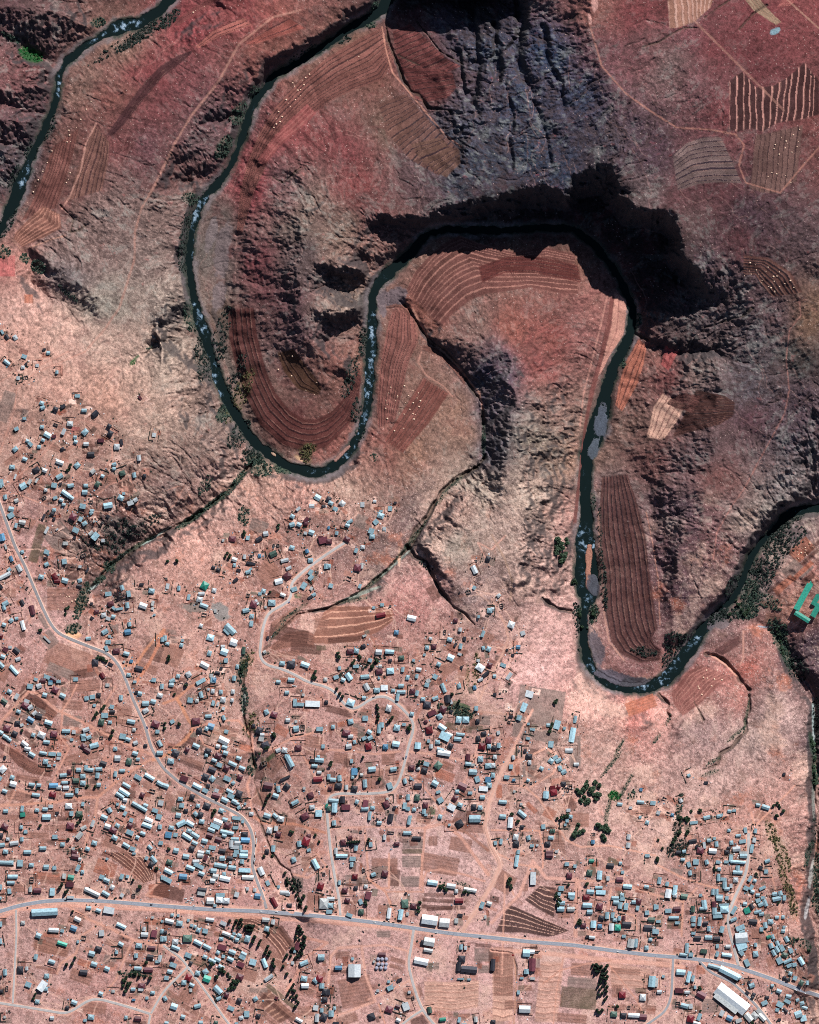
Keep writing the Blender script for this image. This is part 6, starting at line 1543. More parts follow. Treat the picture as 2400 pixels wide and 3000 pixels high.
# every yard has its own swept earth, garden beds or weeds, squared to the house
yr = np.random.default_rng(77); YC = [(120, 80, 72), (96, 70, 64), (150, 102, 88), (224, 184, 170), (172, 122, 108), (104, 96, 86), (130, 76, 62), (84, 66, 60)]
for h_ in HL:
    x, y, l, wd, an, c = h_
    for k_ in range(yr.integers(1, 4)):
        a_ = R(-an+yr.normal()*4); ca, sa = math.cos(a_), math.sin(a_); e1 = yr.uniform(5, 15); e2 = yr.uniform(3.5, 10)
        ox, oy = yr.choice([-1, 1])*(l/2/S+yr.uniform(-4, e1)), yr.choice([-1, 1])*(wd/2/S+yr.uniform(-1, e2)+2)
        cx_, cy_ = x+ox*ca-oy*sa, y+ox*sa+oy*ca; rr = e1+e2+3
        i0, i1 = np.searchsorted(xs, [cx_-rr, cx_+rr]); j0, j1 = np.searchsorted(ys, [cy_-rr, cy_+rr])
        if i1 <= i0 or j1 <= j0: continue
        sl_ = (slice(j0, j1), slice(i0, i1)); dx = XX[sl_]-cx_; dy = YY[sl_]-cy_
        u = dx*ca+dy*sa+1.2*nB[sl_]; v = -dx*sa+dy*ca+1.2*nC[sl_]
        m = smoothstep(0, 2, e1-np.abs(u))*smoothstep(0, 2, e2-np.abs(v))*yr.uniform(.35, .85)
        cc = np.array(lin(YC[yr.integers(len(YC))]))[None, None]*(1+.3*nC[sl_]+.35*(nE[sl_]-.5))[..., None]
        if yr.random() < .55: cc = np.where((((v+99)/yr.uniform(4.8, 7)) % 1 < .38)[..., None], cc*.6, cc)
        col[sl_] = col[sl_]*(1-m[..., None])+cc*m[..., None]
# gullies are dark-bedded, with pale eroded lips
mix(gull_mask, L_(78, 66, 58), .7)
# tracks
for t in TRACKS:
    hw, c, p = t.split('|'); hw = float(hw)
    dd = line_dist(parse(p), xs, ys, hw*2+8)+nC*1.6
    m = 1-smoothstep(hw*.45, hw*1.15, dd)
    mix(m*(.85+.3*nB)*(1-.45*north), L_(*[float(v)*1.03 for v in c.split(',')]), .95)
    rut = (np.abs(np.abs(dd)-hw*.5) < .9)
    mix(m*rut, L_(150, 104, 90), .25)
# verge of the made roads
for t in ROADS:
    nm, hw, kd, p = t.split('|'); hw = float(hw)
    dd = line_dist(parse(p), xs, ys, 36)+nB*5+nC*2
    mix(1-smoothstep(hw+1, hw+(11 if kd == 'tar' else 6), dd), L_(212, 164, 146), .65)
# gravel bars
for b in BARS:
    v = [float(q) for q in b.split(',')]; x, y, rx, ry, an = v[:5]; an = R(an)
    if rx < 2 or 0 < v[8] < .55: continue
    rr = max(rx, ry)*1.6+6
    i0, i1 = np.searchsorted(xs, [x-rr, x+rr]); j0, j1 = np.searchsorted(ys, [y-rr, y+rr])
    if i1 <= i0 or j1 <= j0: continue
    sl_ = (slice(j0, j1), slice(i0, i1)); dx = XX[sl_]-x; dy = YY[sl_]-y
    u = (dx*math.cos(an)+dy*math.sin(an))/rx; v_ = (-dx*math.sin(an)+dy*math.cos(an))/ry
    q = np.hypot(u, v_)+.5*nB[sl_]+.25*nC[sl_]
    m = 1-smoothstep(.8, 1.08, q)
    c = np.array(lin(v[5:8]))[None, None]*(1+.25*nC[sl_]+.3*(nE[sl_]-.5)+.2*nB[sl_])[..., None]
    col[sl_] = col[sl_]*(1-m[..., None]*.9)+c*m[..., None]*.9
    if v[8] > -50:
        Hc[sl_] = np.where(Hc[sl_] < v[8]+1.0, Hc[sl_]*(1-m)+(v[8]+.25*nC[sl_])*m, Hc[sl_])
scol = {'g': (58, 78, 62), 'G': (34, 92, 44), 'd': (54, 60, 58), 'y': (104, 96, 64)}
scrub_w = np.zeros(Hc.shape, np.float32)
for b in SCRUB:
    v = b.split(','); x, y, rx, ry, an, de = [float(q) for q in v[:6]]; an = R(an)
    if de <= 0: continue
    rr = max(rx, ry)*1.7+6
    i0, i1 = np.searchsorted(xs, [x-rr, x+rr]); j0, j1 = np.searchsorted(ys, [y-rr, y+rr])
    if i1 <= i0 or j1 <= j0: continue
    sl_ = (slice(j0, j1), slice(i0, i1)); dx = XX[sl_]-x; dy = YY[sl_]-y
    u = (dx*math.cos(an)+dy*math.sin(an))/rx; v_ = (-dx*math.sin(an)+dy*math.cos(an))/ry
    q = np.hypot(u, v_)+.35*nB[sl_]
    m = (1-smoothstep(.6, 1.25, q))*de*(Hc[sl_] > 0)
    col[sl_] = col[sl_]*(1-m[..., None]*.6)+np.array(lin(scol[v[6]]))[None, None]*m[..., None]*.6
# levelled road beds: give every road its own smooth profile
ROADB = []
hflat = blur(Hc, 5/STEP)
for t in ROADS:
    nm, hw, kd, p = t.split('|'); hw = float(hw); P = parse(p)
    s = np.r_[0, np.cumsum(np.hypot(*np.diff(P, axis=0).T))]; n = int(s[-1]/5)+2; q = np.linspace(0, s[-1], n)
    cx = np.interp(q, s, P[:, 0]); cy = np.interp(q, s, P[:, 1])
    k = np.ones(9)/9
    cx2 = np.convolve(np.pad(cx, 4, mode='edge'), k, 'valid'); cy2 = np.convolve(np.pad(cy, 4, mode='edge'), k, 'valid')
    cx2[0], cy2[0], cx2[-1], cy2[-1] = cx[0], cy[0], cx[-1], cy[-1]
    ROADB.append((nm, hw, kd, np.stack([cx2, cy2], -1)))
rdm = np.full(Hc.shape, 20.0)
for nm, hw, kd, P in ROADB:
    line_dist(P, xs, ys, 20, np.full(len(P), hw), rdm)
mroad = 1-smoothstep(1.5, 7, rdm)
Hc = Hc*(1-mroad)+hflat*mroad
Hc = np.where(rdm < 2.0, hflat, Hc)

col = np.clip(col/GAIN, .004, .8)
Hh[core] = Hc
def ground(x, y, arr=None):
    """height of the ground at photograph pixel x, y"""
    a = Hh if arr is None else arr
    i = int(np.clip(np.searchsorted(XS, x)-1, 0, len(XS)-2)); j = int(np.clip(np.searchsorted(YS, y)-1, 0, len(YS)-2))
    tx = min(1, max(0, (x-XS[i])/(XS[i+1]-XS[i]))); ty = min(1, max(0, (y-YS[j])/(YS[j+1]-YS[j])))
    return float((a[j, i]*(1-tx)+a[j, i+1]*tx)*(1-ty)+(a[j+1, i]*(1-tx)+a[j+1, i+1]*tx)*ty)
full = np.zeros(Hh.shape+(3,), np.float32)
jx = np.clip(np.arange(len(XS))-NX0, 0, NXC-1); jy = np.clip(np.arange(len(YS))-NY0, 0, NYC-1)
full[:] = 0
cb = np.stack([blur(col[::8, ::8, i].astype(float), 3) for i in range(3)], -1)
full = cb[np.clip(jy//8, 0, cb.shape[0]-1)][:, np.clip(jx//8, 0, cb.shape[1]-1)].astype(np.float32)
full *= (1+.25*fbm(XS, YS, 300, 4, 61))[..., None].astype(np.float32)
full[core] = col

def grid_mesh(name, X, Y, Z):
    ny, nx = Z.shape; me = bpy.data.meshes.new(name)
    co = np.empty((ny, nx, 3), np.float32); co[..., 0] = PX(X)[None, :]; co[..., 1] = PY(Y)[:, None]; co[..., 2] = Z
    idx = np.arange(ny*nx, dtype=np.int32).reshape(ny, nx)
    f = np.stack([idx[:-1, :-1], idx[1:, :-1], idx[1:, 1:], idx[:-1, 1:]], -1).reshape(-1)
    nf = len(f)//4
    me.vertices.add(ny*nx); me.vertices.foreach_set('co', co.ravel())
    me.loops.add(len(f)); me.loops.foreach_set('vertex_index', f)
    me.polygons.add(nf); me.polygons.foreach_set('loop_start', np.arange(0, nf*4, 4, dtype=np.int32))
    me.polygons.foreach_set('loop_total', np.full(nf, 4, np.int32))
    me.update(); return me
def set_color(me, arr, name='Col'):
    ca = me.color_attributes.new(name, 'FLOAT_COLOR', 'POINT')
    rgba = np.ones((arr.reshape(-1, 3).shape[0], 4), np.float32); rgba[:, :3] = arr.reshape(-1, 3)
    ca.data.foreach_set('color', rgba.ravel())
# ================================================================ materials
def new_mat(name):
    m = bpy.data.materials.new(name); m.use_nodes = True; n = m.node_tree; b = n.nodes['Principled BSDF']
    return m, n, b
def ramp_noise(n, scale, c1, c2, p1=.4, p2=.6, detail=4):
    tc = n.nodes.new('ShaderNodeNewGeometry'); no = n.nodes.new('ShaderNodeTexNoise'); no.inputs['Scale'].default_value = scale
    no.inputs['Detail'].default_value = detail
    n.links.new(tc.outputs['Position'], no.inputs['Vector'])
    r = n.nodes.new('ShaderNodeValToRGB'); n.links.new(no.outputs['Fac'], r.inputs[0])
    r.color_ramp.elements[0].position = p1; r.color_ramp.elements[1].position = p2
    r.color_ramp.elements[0].color = (*c1, 1); r.color_ramp.elements[1].color = (*c2, 1)
    return r
def simple(name, rgb, rough=.9, var=.18, scale=.4, metal=0.0, spec=.3):
    m, n, b = new_mat(name)
    c = np.array(rgb); r = ramp_noise(n, scale, tuple(c*(1-var)), tuple(np.clip(c*(1+var), 0, .95)), .3, .7)
    n.links.new(r.outputs[0], b.inputs['Base Color']); b.inputs['Roughness'].default_value = rough
    b.inputs['Metallic'].default_value = metal; b.inputs['Specular IOR Level'].default_value = spec
    return m
# ground: colour of the soils and painted shade from the mesh, finer grain and bump from noise
GM, n, b = new_mat('earth')
at = n.nodes.new('ShaderNodeVertexColor'); at.layer_name = 'Col'
geo = n.nodes.new('ShaderNodeNewGeometry')
no = n.nodes.new('ShaderNodeTexNoise'); no.inputs['Scale'].default_value = .55; no.inputs['Detail'].default_value = 5; no.inputs['Roughness'].default_value = .7
n.links.new(geo.outputs['Position'], no.inputs['Vector'])
mr = n.nodes.new('ShaderNodeMapRange'); mr.inputs['From Min'].default_value = .3; mr.inputs['From Max'].default_value = .7
mr.inputs['To Min'].default_value = .66; mr.inputs['To Max'].default_value = 1.34
n.links.new(no.outputs['Fac'], mr.inputs['Value'])
vm = n.nodes.new('ShaderNodeVectorMath'); vm.operation = 'SCALE'
n.links.new(at.outputs['Color'], vm.inputs[0]); n.links.new(mr.outputs[0], vm.inputs['Scale'])
n.links.new(vm.outputs[0], b.inputs['Base Color'])
bp = n.nodes.new('ShaderNodeBump'); bp.inputs['Strength'].default_value = .7; bp.inputs['Distance'].default_value = .8
n.links.new(no.outputs['Fac'], bp.inputs['Height']); n.links.new(bp.outputs[0], b.inputs['Normal'])
b.inputs['Roughness'].default_value = 1.0; b.inputs['Specular IOR Level'].default_value = .05
me = grid_mesh('ground', XS, YS, Hh); set_color(me, full); me.materials.append(GM)
go = bpy.data.objects.new('ground', me); C.objects.link(go); go['kind'] = 'structure'
del full

# water: one flat sheet of cells along the rivers
ws = 3.0; wx = np.arange(-120, 2521, ws); wy = np.arange(-120, 3121, ws)
wd_ = np.full((len(wy), len(wx)), 40.0)
for r in RIVERS: wd_ = np.minimum(wd_, river_sd(parse(r), wx, wy))
keep = wd_ < 18
cell = keep[:-1, :-1] | keep[1:, :-1] | keep[1:, 1:] | keep[:-1, 1:]
fn_ = fbm(wx, wy, 10, 3, 78, .7); foam = np.zeros(wd_.shape); WX, WY = np.meshgrid(wx, wy)
for f in FOAM:
    x, y, rx, ry, an, st = [float(v) for v in f.split(',')]; an = R(an)
    u = ((WX-x)*math.cos(an)+(WY-y)*math.sin(an))/rx; v_ = (-(WX-x)*math.sin(an)+(WY-y)*math.cos(an))/ry
    foam = np.maximum(foam, st*(1-smoothstep(.3, 1.5, np.hypot(u*.7, v_*.8)+.2*vnoise(wx, wy, 9, 77))))
foam = np.clip(foam*(.62+1.5*fn_), 0, 1)
cj, ci = np.nonzero(cell); W = len(wx)
vid = np.stack([cj*W+ci, (cj+1)*W+ci, (cj+1)*W+ci+1, cj*W+ci+1], -1); used, inv = np.unique(vid, return_inverse=True)
me = bpy.data.meshes.new('river')
me.from_pydata(np.stack([PX(wx[used % W]), PY(wy[used//W]), np.zeros(len(used))], -1).tolist(), [], inv.reshape(-1, 4).tolist())
fo = foam.ravel()[used]; set_color(me, np.stack([fo, fo, fo], -1))
WM, n, b = new_mat('river_water')
at = n.nodes.new('ShaderNodeVertexColor'); at.layer_name = 'Col'
geo = n.nodes.new('ShaderNodeNewGeometry')
no = n.nodes.new('ShaderNodeTexNoise'); no.inputs['Scale'].default_value = .30; no.inputs['Detail'].default_value = 8; no.inputs['Roughness'].default_value = .9; no.inputs['Distortion'].default_value = 1.5
n.links.new(geo.outputs['Position'], no.inputs['Vector'])
ad = n.nodes.new('ShaderNodeMath'); ad.operation = 'MULTIPLY_ADD'; ad.inputs[1].default_value = .36; 
n.links.new(at.outputs['Color'], ad.inputs[0]); n.links.new(no.outputs['Fac'], ad.inputs[2])
rp = n.nodes.new('ShaderNodeValToRGB'); n.links.new(ad.outputs[0], rp.inputs[0])
e = rp.color_ramp.elements; e[0].position = .0; e[0].color = (.003, .007, .007, 1); e[1].position = .70; e[1].color = (.004, .012, .013, 1)
q = e.new(.80); q.color = (.12, .20, .28, 1); q = e.new(.98); q.color = (.62, .74, .85, 1)
n.links.new(rp.outputs[0], b.inputs['Base Color']); b.inputs['Roughness'].default_value = .6; b.inputs['Specular IOR Level'].default_value = .08
me.materials.append(WM); wo_ = bpy.data.objects.new('river', me); C.objects.link(wo_); wo_['kind'] = 'structure'

# ================================================================ mesh helper
class MB:
    def __init__(s): s.v = []; s.f = []; s.m = []; s.c = []
    def add(s, vs, fs, mi=0):
        o = len(s.v); s.v += [tuple(p) for p in vs]; s.f += [[i+o for i in q] for q in fs]; s.m += [mi]*len(fs)
    def box(s, x0, y0, z0, x1, y1, z1, mi=0):
        s.add([(x0, y0, z0), (x1, y0, z0), (x1, y1, z0), (x0, y1, z0), (x0, y0, z1), (x1, y0, z1), (x1, y1, z1), (x0, y1, z1)],
              [(0, 3, 2, 1), (4, 5, 6, 7), (0, 1, 5, 4), (1, 2, 6, 5), (2, 3, 7, 6), (3, 0, 4, 7)], mi)
    def mesh(s, name, mats):
        me = bpy.data.meshes.new(name); me.from_pydata(s.v, [], s.f)
        for m in mats: me.materials.append(m)
        if len(mats) > 1: me.polygons.foreach_set('material_index', s.m)
        me.update(); return me
def link(name, me, parent=None, loc=(0, 0, 0), rz=0, scale=None):
    o = bpy.data.objects.new(name, me); C.objects.link(o); o.location = loc; o.rotation_euler = (0, 0, rz)
    if scale: o.scale = scale
    if parent: o.parent = parent
    return o
def tag(o, label, cat, group=None, kind=None):
    if label: o['label'] = label; o['category'] = cat
    if group: o['group'] = group
    if kind: o['kind'] = kind

# ================================================================ roads
RM = {'tar': simple('tar', alb(136, 140, 150), .85, .10, .25), 'worn': simple('worn_tar', alb(140, 136, 138), .9, .12, .25),
      'pale': simple('gravel_road', alb(170, 164, 162), .95, .12, .2), 'grey': simple('grey_road', alb(146, 144, 148), .95, .1, .2),
      'dirt': simple('dirt_road', alb(200, 154, 138), 1, .12, .2), 'line': simple('road_paint', alb(225, 215, 205), .8, .05, 1),
      'kerb': simple('road_edge', alb(196, 168, 154), 1, .15, .4)}
def ribbon(P, off0, off1, dz, z_of):
    t = np.gradient(P, axis=0); t /= np.hypot(t[:, 0], t[:, 1])[:, None]; nrm = np.stack([-t[:, 1], t[:, 0]], -1)
    vs, fs = [], []
    for i in range(len(P)):
        for o_ in (off0, off1):
            q = P[i]+nrm[i]*o_; vs.append((PX(q[0]), PY(q[1]), z_of[i]+dz))
    for i in range(len(P)-1): fs.append((2*i, 2*i+2, 2*i+3, 2*i+1))
    return vs, fs
lift = {}
for ri, (nm, hw, kd, P) in enumerate(ROADB):
    z = np.array([ground(p[0], p[1]) for p in P])
    # the road stands on its own low bed, clear of the ground across its width
    t = np.gradient(P, axis=0); t /= np.hypot(t[:, 0], t[:, 1])[:, None]
    for o_ in (-hw, hw):
        z = np.maximum(z, [ground(p[0]-q[1]*o_, p[1]+q[0]*o_) for p, q in zip(P, t)])
    z = np.convolve(np.pad(z, 3, mode='edge'), np.ones(7)/7, 'valid')+.25+ri*.012
    m = MB(); vs, fs = ribbon(P, -hw*.86, hw*.86, .03, z); m.add(vs, fs, 0)
    me = m.mesh(nm, [RM[kd]]); o = link(nm, me); o['kind'] = 'structure'
    # shoulders slope down to the earth
    m = MB(); n_ = len(P); nrm = np.stack([-t[:, 1], t[:, 0]], -1)
    for sg in (-1, 1):
        vs = []
        for i in range(n_):
            for o_, dz in ((hw*.84, 0), (hw+1.2, -.9)):
                q = P[i]+nrm[i]*o_*sg; vs.append((PX(q[0]), PY(q[1]), z[i]+dz))
        m.add(vs, [(2*i, 2*i+2, 2*i+3, 2*i+1) if sg < 0 else (2*i, 2*i+1, 2*i+3, 2*i+2) for i in range(n_-1)])
    o = link('road_verge', m.mesh('road_verge', [RM['kerb']])); o['kind'] = 'structure'
    if kd == 'tar':
        m = MB()
        for a in range(0, n_-2, 3):
            vs, fs = ribbon(P[a:a+3], -.12, .12, .036, z[a:a+3]); m.add(vs, fs)
        for sd_ in (-1, 1):
            vs, fs = ribbon(P, sd_*hw*.80-.1, sd_*hw*.80+.1, .036, z); m.add(vs, fs)
        o = link('road_markings', m.mesh('road_markings', [RM['line']])); o['kind'] = 'structure'
    lift[ri] = (P, z)

# ================================================================ houses
def roof_mat(name, rgb, rough=.45, metal=0.0, spec=.4, rust=(.32, .17, .12), rustp=.62):
    m, n, b = new_mat(name)
    tc = n.nodes.new('ShaderNodeTexCoord'); oi = n.nodes.new('ShaderNodeObjectInfo')
    wv = n.nodes.new('ShaderNodeTexWave'); wv.inputs['Scale'].default_value = 2.2; wv.inputs['Distortion'].default_value = .4
    geo = n.nodes.new('ShaderNodeNewGeometry')
    n.links.new(geo.outputs['Position'], wv.inputs['Vector'])
    no = n.nodes.new('ShaderNodeTexNoise'); no.inputs['Scale'].default_value = .35; no.inputs['Detail'].default_value = 5
    n.links.new(geo.outputs['Position'], no.inputs['Vector'])
    r = n.nodes.new('ShaderNodeValToRGB'); n.links.new(no.outputs['Fac'], r.inputs[0])
    c = np.array(rgb); e = r.color_ramp.elements
    e[0].position = .30; e[0].color = (*(c*.72), 1); e[1].position = rustp; e[1].color = (*np.clip(c*1.18, 0, .92), 1)
    q = e.new(min(.98, rustp+.14)); q.color = (*(c*.5+np.array(rust)*.5), 1)
    hs_ = n.nodes.new('ShaderNodeHueSaturation'); mp = n.nodes.new('ShaderNodeMapRange')
    mp.inputs['To Min'].default_value = .60; mp.inputs['To Max'].default_value = 1.18
    n.links.new(oi.outputs['Random'], mp.inputs['Value']); n.links.new(mp.outputs[0], hs_.inputs['Value'])
    n.links.new(r.outputs[0], hs_.inputs['Color'])
    n.links.new(hs_.outputs[0], b.inputs['Base Color'])
    b.inputs['Roughness'].default_value = rough; b.inputs['Metallic'].default_value = metal; b.inputs['Specular IOR Level'].default_value = spec
    bp = n.nodes.new('ShaderNodeBump'); bp.inputs['Strength'].default_value = .25; bp.inputs['Distance'].default_value = .1
    n.links.new(wv.outputs['Fac'], bp.inputs['Height']); n.links.new(bp.outputs[0], b.inputs['Normal'])
    return m
ROOF = {'b': roof_mat('blue_grey_iron', alb(156, 190, 202)), 'w': roof_mat('glint_white_iron', (.74, .83, .92), .35, rustp=.75),  # w: sun glint on metal painted in as a white base colour
        's': roof_mat('pale_sheet', alb(196, 200, 200), .5), 'r': roof_mat('red_iron', alb(108, 30, 40), .5, rust=(.2, .05, .05)),
        'n': roof_mat('maroon_iron', alb(98, 52, 62), .5, rust=(.12, .05, .05)), 'g': roof_mat('green_grey_iron', alb(74, 100, 90), .5),
        'k': roof_mat('charcoal_roof', alb(52, 52, 62), .6, rust=(.05, .04, .04)), 'u': roof_mat('blue_iron', alb(92, 142, 176), .45),
        't': roof_mat('turquoise_iron', alb(54, 150, 130), .45, rust=(.1, .4, .3))}
CN = list(ROOF)
WALL = [simple('plaster', alb(176, 160, 148), .9, .2, .5), simple('mud_brick', alb(140, 92, 78), .95, .2, .5), simple('block_wall', alb(120, 116, 116), .9, .15, .5)]
GLASS = simple('window_glass', (.03, .04, .05), .1, .1, 1); WOOD = simple('door_wood', (.10, .055, .035), .6, .2, 1)

def roof_faces(kind, l, wd, zh, rise, ov=.35):
    a = l/2+ov; c = wd/2+ov
    if kind == 'gable':
        return [(-a, -c, zh), (a, -c, zh), (a, 0, zh+rise), (-a, 0, zh+rise), (-a, c, zh), (a, c, zh)], [(0, 1, 2, 3), (3, 2, 5, 4), (0, 3, 4), (1, 5, 2), (0, 4, 5, 1)]
    if kind == 'hip':
        k = max(0.1, a-c)
        return [(-a, -c, zh), (a, -c, zh), (a, c, zh), (-a, c, zh), (-k, 0, zh+rise), (k, 0, zh+rise)], [(0, 1, 5, 4), (1, 2, 5), (2, 3, 4, 5), (3, 0, 4), (0, 3, 2, 1)]
    # lean-to
    return [(-a, -c, zh), (a, -c, zh), (a, c, zh+rise), (-a, c, zh+rise), (-a, -c, zh-.12), (a, -c, zh-.12), (a, c, zh+rise-.12), (-a, c, zh+rise-.12)], \
           [(0, 1, 2, 3), (4, 7, 6, 5), (0, 4, 5, 1), (1, 5, 6, 2), (2, 6, 7, 3), (3, 7, 4, 0)]
def ruin_boxes(m, l, wd, h, mi):
    t = .35; a, c = l/2, wd/2
    m.box(-a, -c, -1.5, a, -c+t, h, mi); m.box(-a, c-t, -1.5, a, c, h, mi); m.box(-a, -c+t, -1.5, -a+t, c-t, h, mi); m.box(a-t, -c+t, -1.5, a, c-t, h, mi)
    m.box(-t/2, -c+t, -1.5, t/2, c-t, h*.8, mi)
def style(i, h):
    x, y, l, wd, an, c = h; r = random.Random(int(x*7+y*13))
    area = l*wd; q = r.random()
    if c == 'k' and area < 70 and q < .35: kind = 'ruin'
    elif wd < 4.6: kind = 'lean'
    elif l/wd > 1.35: kind = 'gable' if q < .8 else 'lean'
    else: kind = 'hip' if (c in 'nkrg' or q < .4) else ('gable' if q < .75 else 'lean')
    hh = 3.1+.9*min(1, area/200)+(1.6 if area > 330 else 0)
    rise = {'gable': .22*wd+.35, 'hip': .26*wd+.2, 'lean': .09*wd+.15, 'ruin': 0}[kind]
    return kind, hh, rise, r

NTH = 296
COLW = {'b': 'blue-grey', 'w': 'bright white', 's': 'pale grey', 'r': 'red', 'n': 'maroon', 'g': 'dull green', 'k': 'charcoal', 'u': 'blue', 't': 'turquoise'}
LAND = [(785, 2662, 'junction of the left road and the highway'), (998, 2682, 'junction of the middle road and the highway'), (1212, 2722, 'junction by the southern side road and the highway'),
        (1040, 2840, 'white and blue hall'), (1112, 2830, 'cluster of round water tanks'), (2125, 2930, 'big white warehouse'), (2170, 2753, 'white pyramid-roofed building by the highway'),
        (133, 2665, 'long blue roadside shed'), (880, 2730, 'dark tree row bent like a hook'), (730, 2705, 'poplars on the terraced slope'), (870, 2885, 'tall dark trees in the gully'), (680, 2860, 'tree clump in the south village'),
        (1765, 2870, 'twin row of poplars'), (1580, 2690, 'dark fan of terraces'), (1370, 2450, 'bare football ground'), (1090, 2030, 'tight bend of the middle road'), (1210, 2130, 'long east curve of the middle road'),
        (963, 2330, 'corner where the middle road turns south'), (1185, 2240, 'dirt crossing on the middle road'), (1720, 2320, 'big grove of willows'), (1700, 2425, 'lower willow thickets'), (1625, 2130, 'school with two long roofs'),
        (1350, 2085, 'green marshy hollow'), (600, 1715, 'dark green hall'), (665, 1845, 'blue striped shed'), (850, 1730, 'sharp bend at the upper village'), (764, 1920, 'hairpin at the foot of the middle road'),
        (300, 1870, 'left road where it swings past the brown field'), (450, 2215, 'place where two tracks meet the left road'), (140, 2260, 'long curved brown field'), (265, 2190, 'stepped maroon building'), (287, 2335, 'crossing of the west tracks'),
        (380, 2540, 'striped terraces below the western rows'), (650, 2300, 'blue rows beside the left road'), (745, 2460, 'line of cars on the left road'), (660, 2165, 'dazzling white roof by the stream'), (880, 2060, 'long white-roofed school'), (900, 2235, 'sandy yard with the long shed'),
        (810, 2340, 'tall poplars in the stream bed'), (1050, 1870, 'terraced field below the upper village'), (1420, 1670, 'lone white barn on the east slope'), (2380, 1770, 'riverside school with green roofs'), (2270, 2770, 'blue rows at the right edge'),
        (2010, 2650, 'winding dirt road of the east village'), (1800, 2640, 'grid of east lanes'), (2050, 2400, 'northern edge of the east village'), (200, 1330, 'upper lanes of the hilltop hamlet'), (260, 1450, 'lower lanes of the hilltop hamlet'), (30, 980, 'track at the left edge'),
        (60, 1690, 'first bend of the left road'), (330, 1750, 'green gully head'), (970, 1500, 'houses over the river bend'), (1000, 1640, 'gully side of the upper village'), (290, 2925, 'bend of the southwest road'), (50, 2800, 'straight lane at lower left'), (440, 2780, 'lane fork at lower left'),
        (1275, 2800, 'green-and-white roadside depot'), (1360, 2830, 'burnt-out roofless block'), (1500, 2825, 'long maroon shed'), (1660, 2930, 'field of white rubble'), (1900, 2880, 'side road at lower right'), (170, 2050, 'brown field beside the diagonal track'), (1420, 2200, 'red-roofed houses by the east track')]
DIRW = ['right of', 'upper right of', 'above', 'upper left of', 'left of', 'lower left of', 'below', 'lower right of']
SHAPE = lambda l, wd: 'long' if l/wd > 2.1 else ('oblong' if l/wd > 1.25 else 'square')
def tilt_word(an):
    a = (an+90) % 180-90
    return 'level' if abs(a) < 12 else ('upright' if abs(a) > 72 else ('rising to the right' if a > 0 else 'falling to the right'))
labels = {}; info = []
for i, h in enumerate(HL[:NTH]):
    x, y, l, wd, an, c = h
    k = min(range(len(LAND)), key=lambda q: (LAND[q][0]-x)**2+(LAND[q][1]-y)**2)
    dx = x-LAND[k][0]; dy = LAND[k][1]-y; dist = math.hypot(dx, dy)
    di = int(round(math.degrees(math.atan2(dy, dx))/45)) % 8
    info.append([COLW[c], SHAPE(l, wd), tilt_word(an), k, di, dist, i])
ORD = ['', 'second ', 'third ', 'fourth ', 'fifth ', 'sixth ', 'seventh ', 'eighth ', 'ninth ', 'tenth ', 'eleventh ', 'twelfth ']
SPECIAL = [(133, 2664, 'long blue-grey roadside shed, largest roof left of the first highway junction', 'shed'),
           (2142, 2924, 'huge white warehouse roof set diagonally below the highway at lower right', 'warehouse'),
           (1039, 2841, 'square hall with one white and one blue roof half in a fenced yard', 'hall'),
           (1259, 2692, 'dazzling white flat-topped shop roof above the highway', 'shop')]
near = {}
for r_ in info: near.setdefault((r_[0], r_[3], r_[4]), []).append(r_)
for key, rs in near.items():
    rs.sort(key=lambda r_: r_[5])
    for j, r_ in enumerate(rs):
        rank = 'nearest' if j == 0 else ORD[min(j, 11)]+'nearest'
        size = 'very big' if r_[6] < 12 else ('big' if r_[6] < 90 else 'mid-sized')
        labels[r_[6]] = f"{size} {r_[1]} {r_[0]} roof {DIRW[r_[4]]} the {LAND[r_[3]][2]}" + ('' if len(rs) == 1 else f", {rank}")
def trim(s):
    w_ = s.split()
    if len(w_) > 16: w_ = [q for q in w_ if q != 'the'][:16]
    return ' '.join(w_)
def corner_pos(h, i):
    x, y, l, wd, an, c = h; z = []
    ca, sa = math.cos(R(an)), math.sin(R(an))
    for u, v in ((-1, -1), (1, -1), (1, 1), (-1, 1), (0, 0)):
        du = u*l/2; dv = v*wd/2
        z.append(ground(x+(du*ca-dv*sa)/S, y-(du*sa+dv*ca)/S))
    return max(z)*.6+min(z)*.4
meshcache = {}
def unit(kind, c, l, wd, hh, rise):
    key = (kind, c, round(l), round(wd), round(hh, 1))
    if key in meshcache: return meshcache[key]
    l, wd = round(l), round(wd); m = MB()
    if kind == 'ruin':
        ruin_boxes(m, l, wd, hh*.8, 0); wl = m.mesh('wall', [WALL[2]]); m2 = MB(); m2.box(-l/2+.35, -wd/2+.35, -1.2, l/2-.35, wd/2-.35, .25); rf = m2.mesh('floor_slab', [ROOF['k']])
    else:
        zt = hh; m.box(-l/2, -wd/2, -2.5, l/2, wd/2, zt, 0)
        wl = m.mesh('wall', [WALL[hash((l, wd, c)) % 3] if False else WALL[(l*3+wd*5+ord(c)) % 3]])
        m2 = MB(); vs, fs = roof_faces(kind, l, wd, zt+.01, rise); m2.add(vs, fs); rf = m2.mesh('roof', [ROOF[c]])
    m3 = MB(); m3.box(-.45, -wd/2-.06, 0, .45, -wd/2-.003, 2.0); dr = m3.mesh('door', [WOOD])
    m4 = MB(); m4.box(-.6, -.05, -.5, .6, .0, .5); wn = m4.mesh('window', [GLASS])
    meshcache[key] = (wl, rf, dr, wn); return meshcache[key]
used = {}
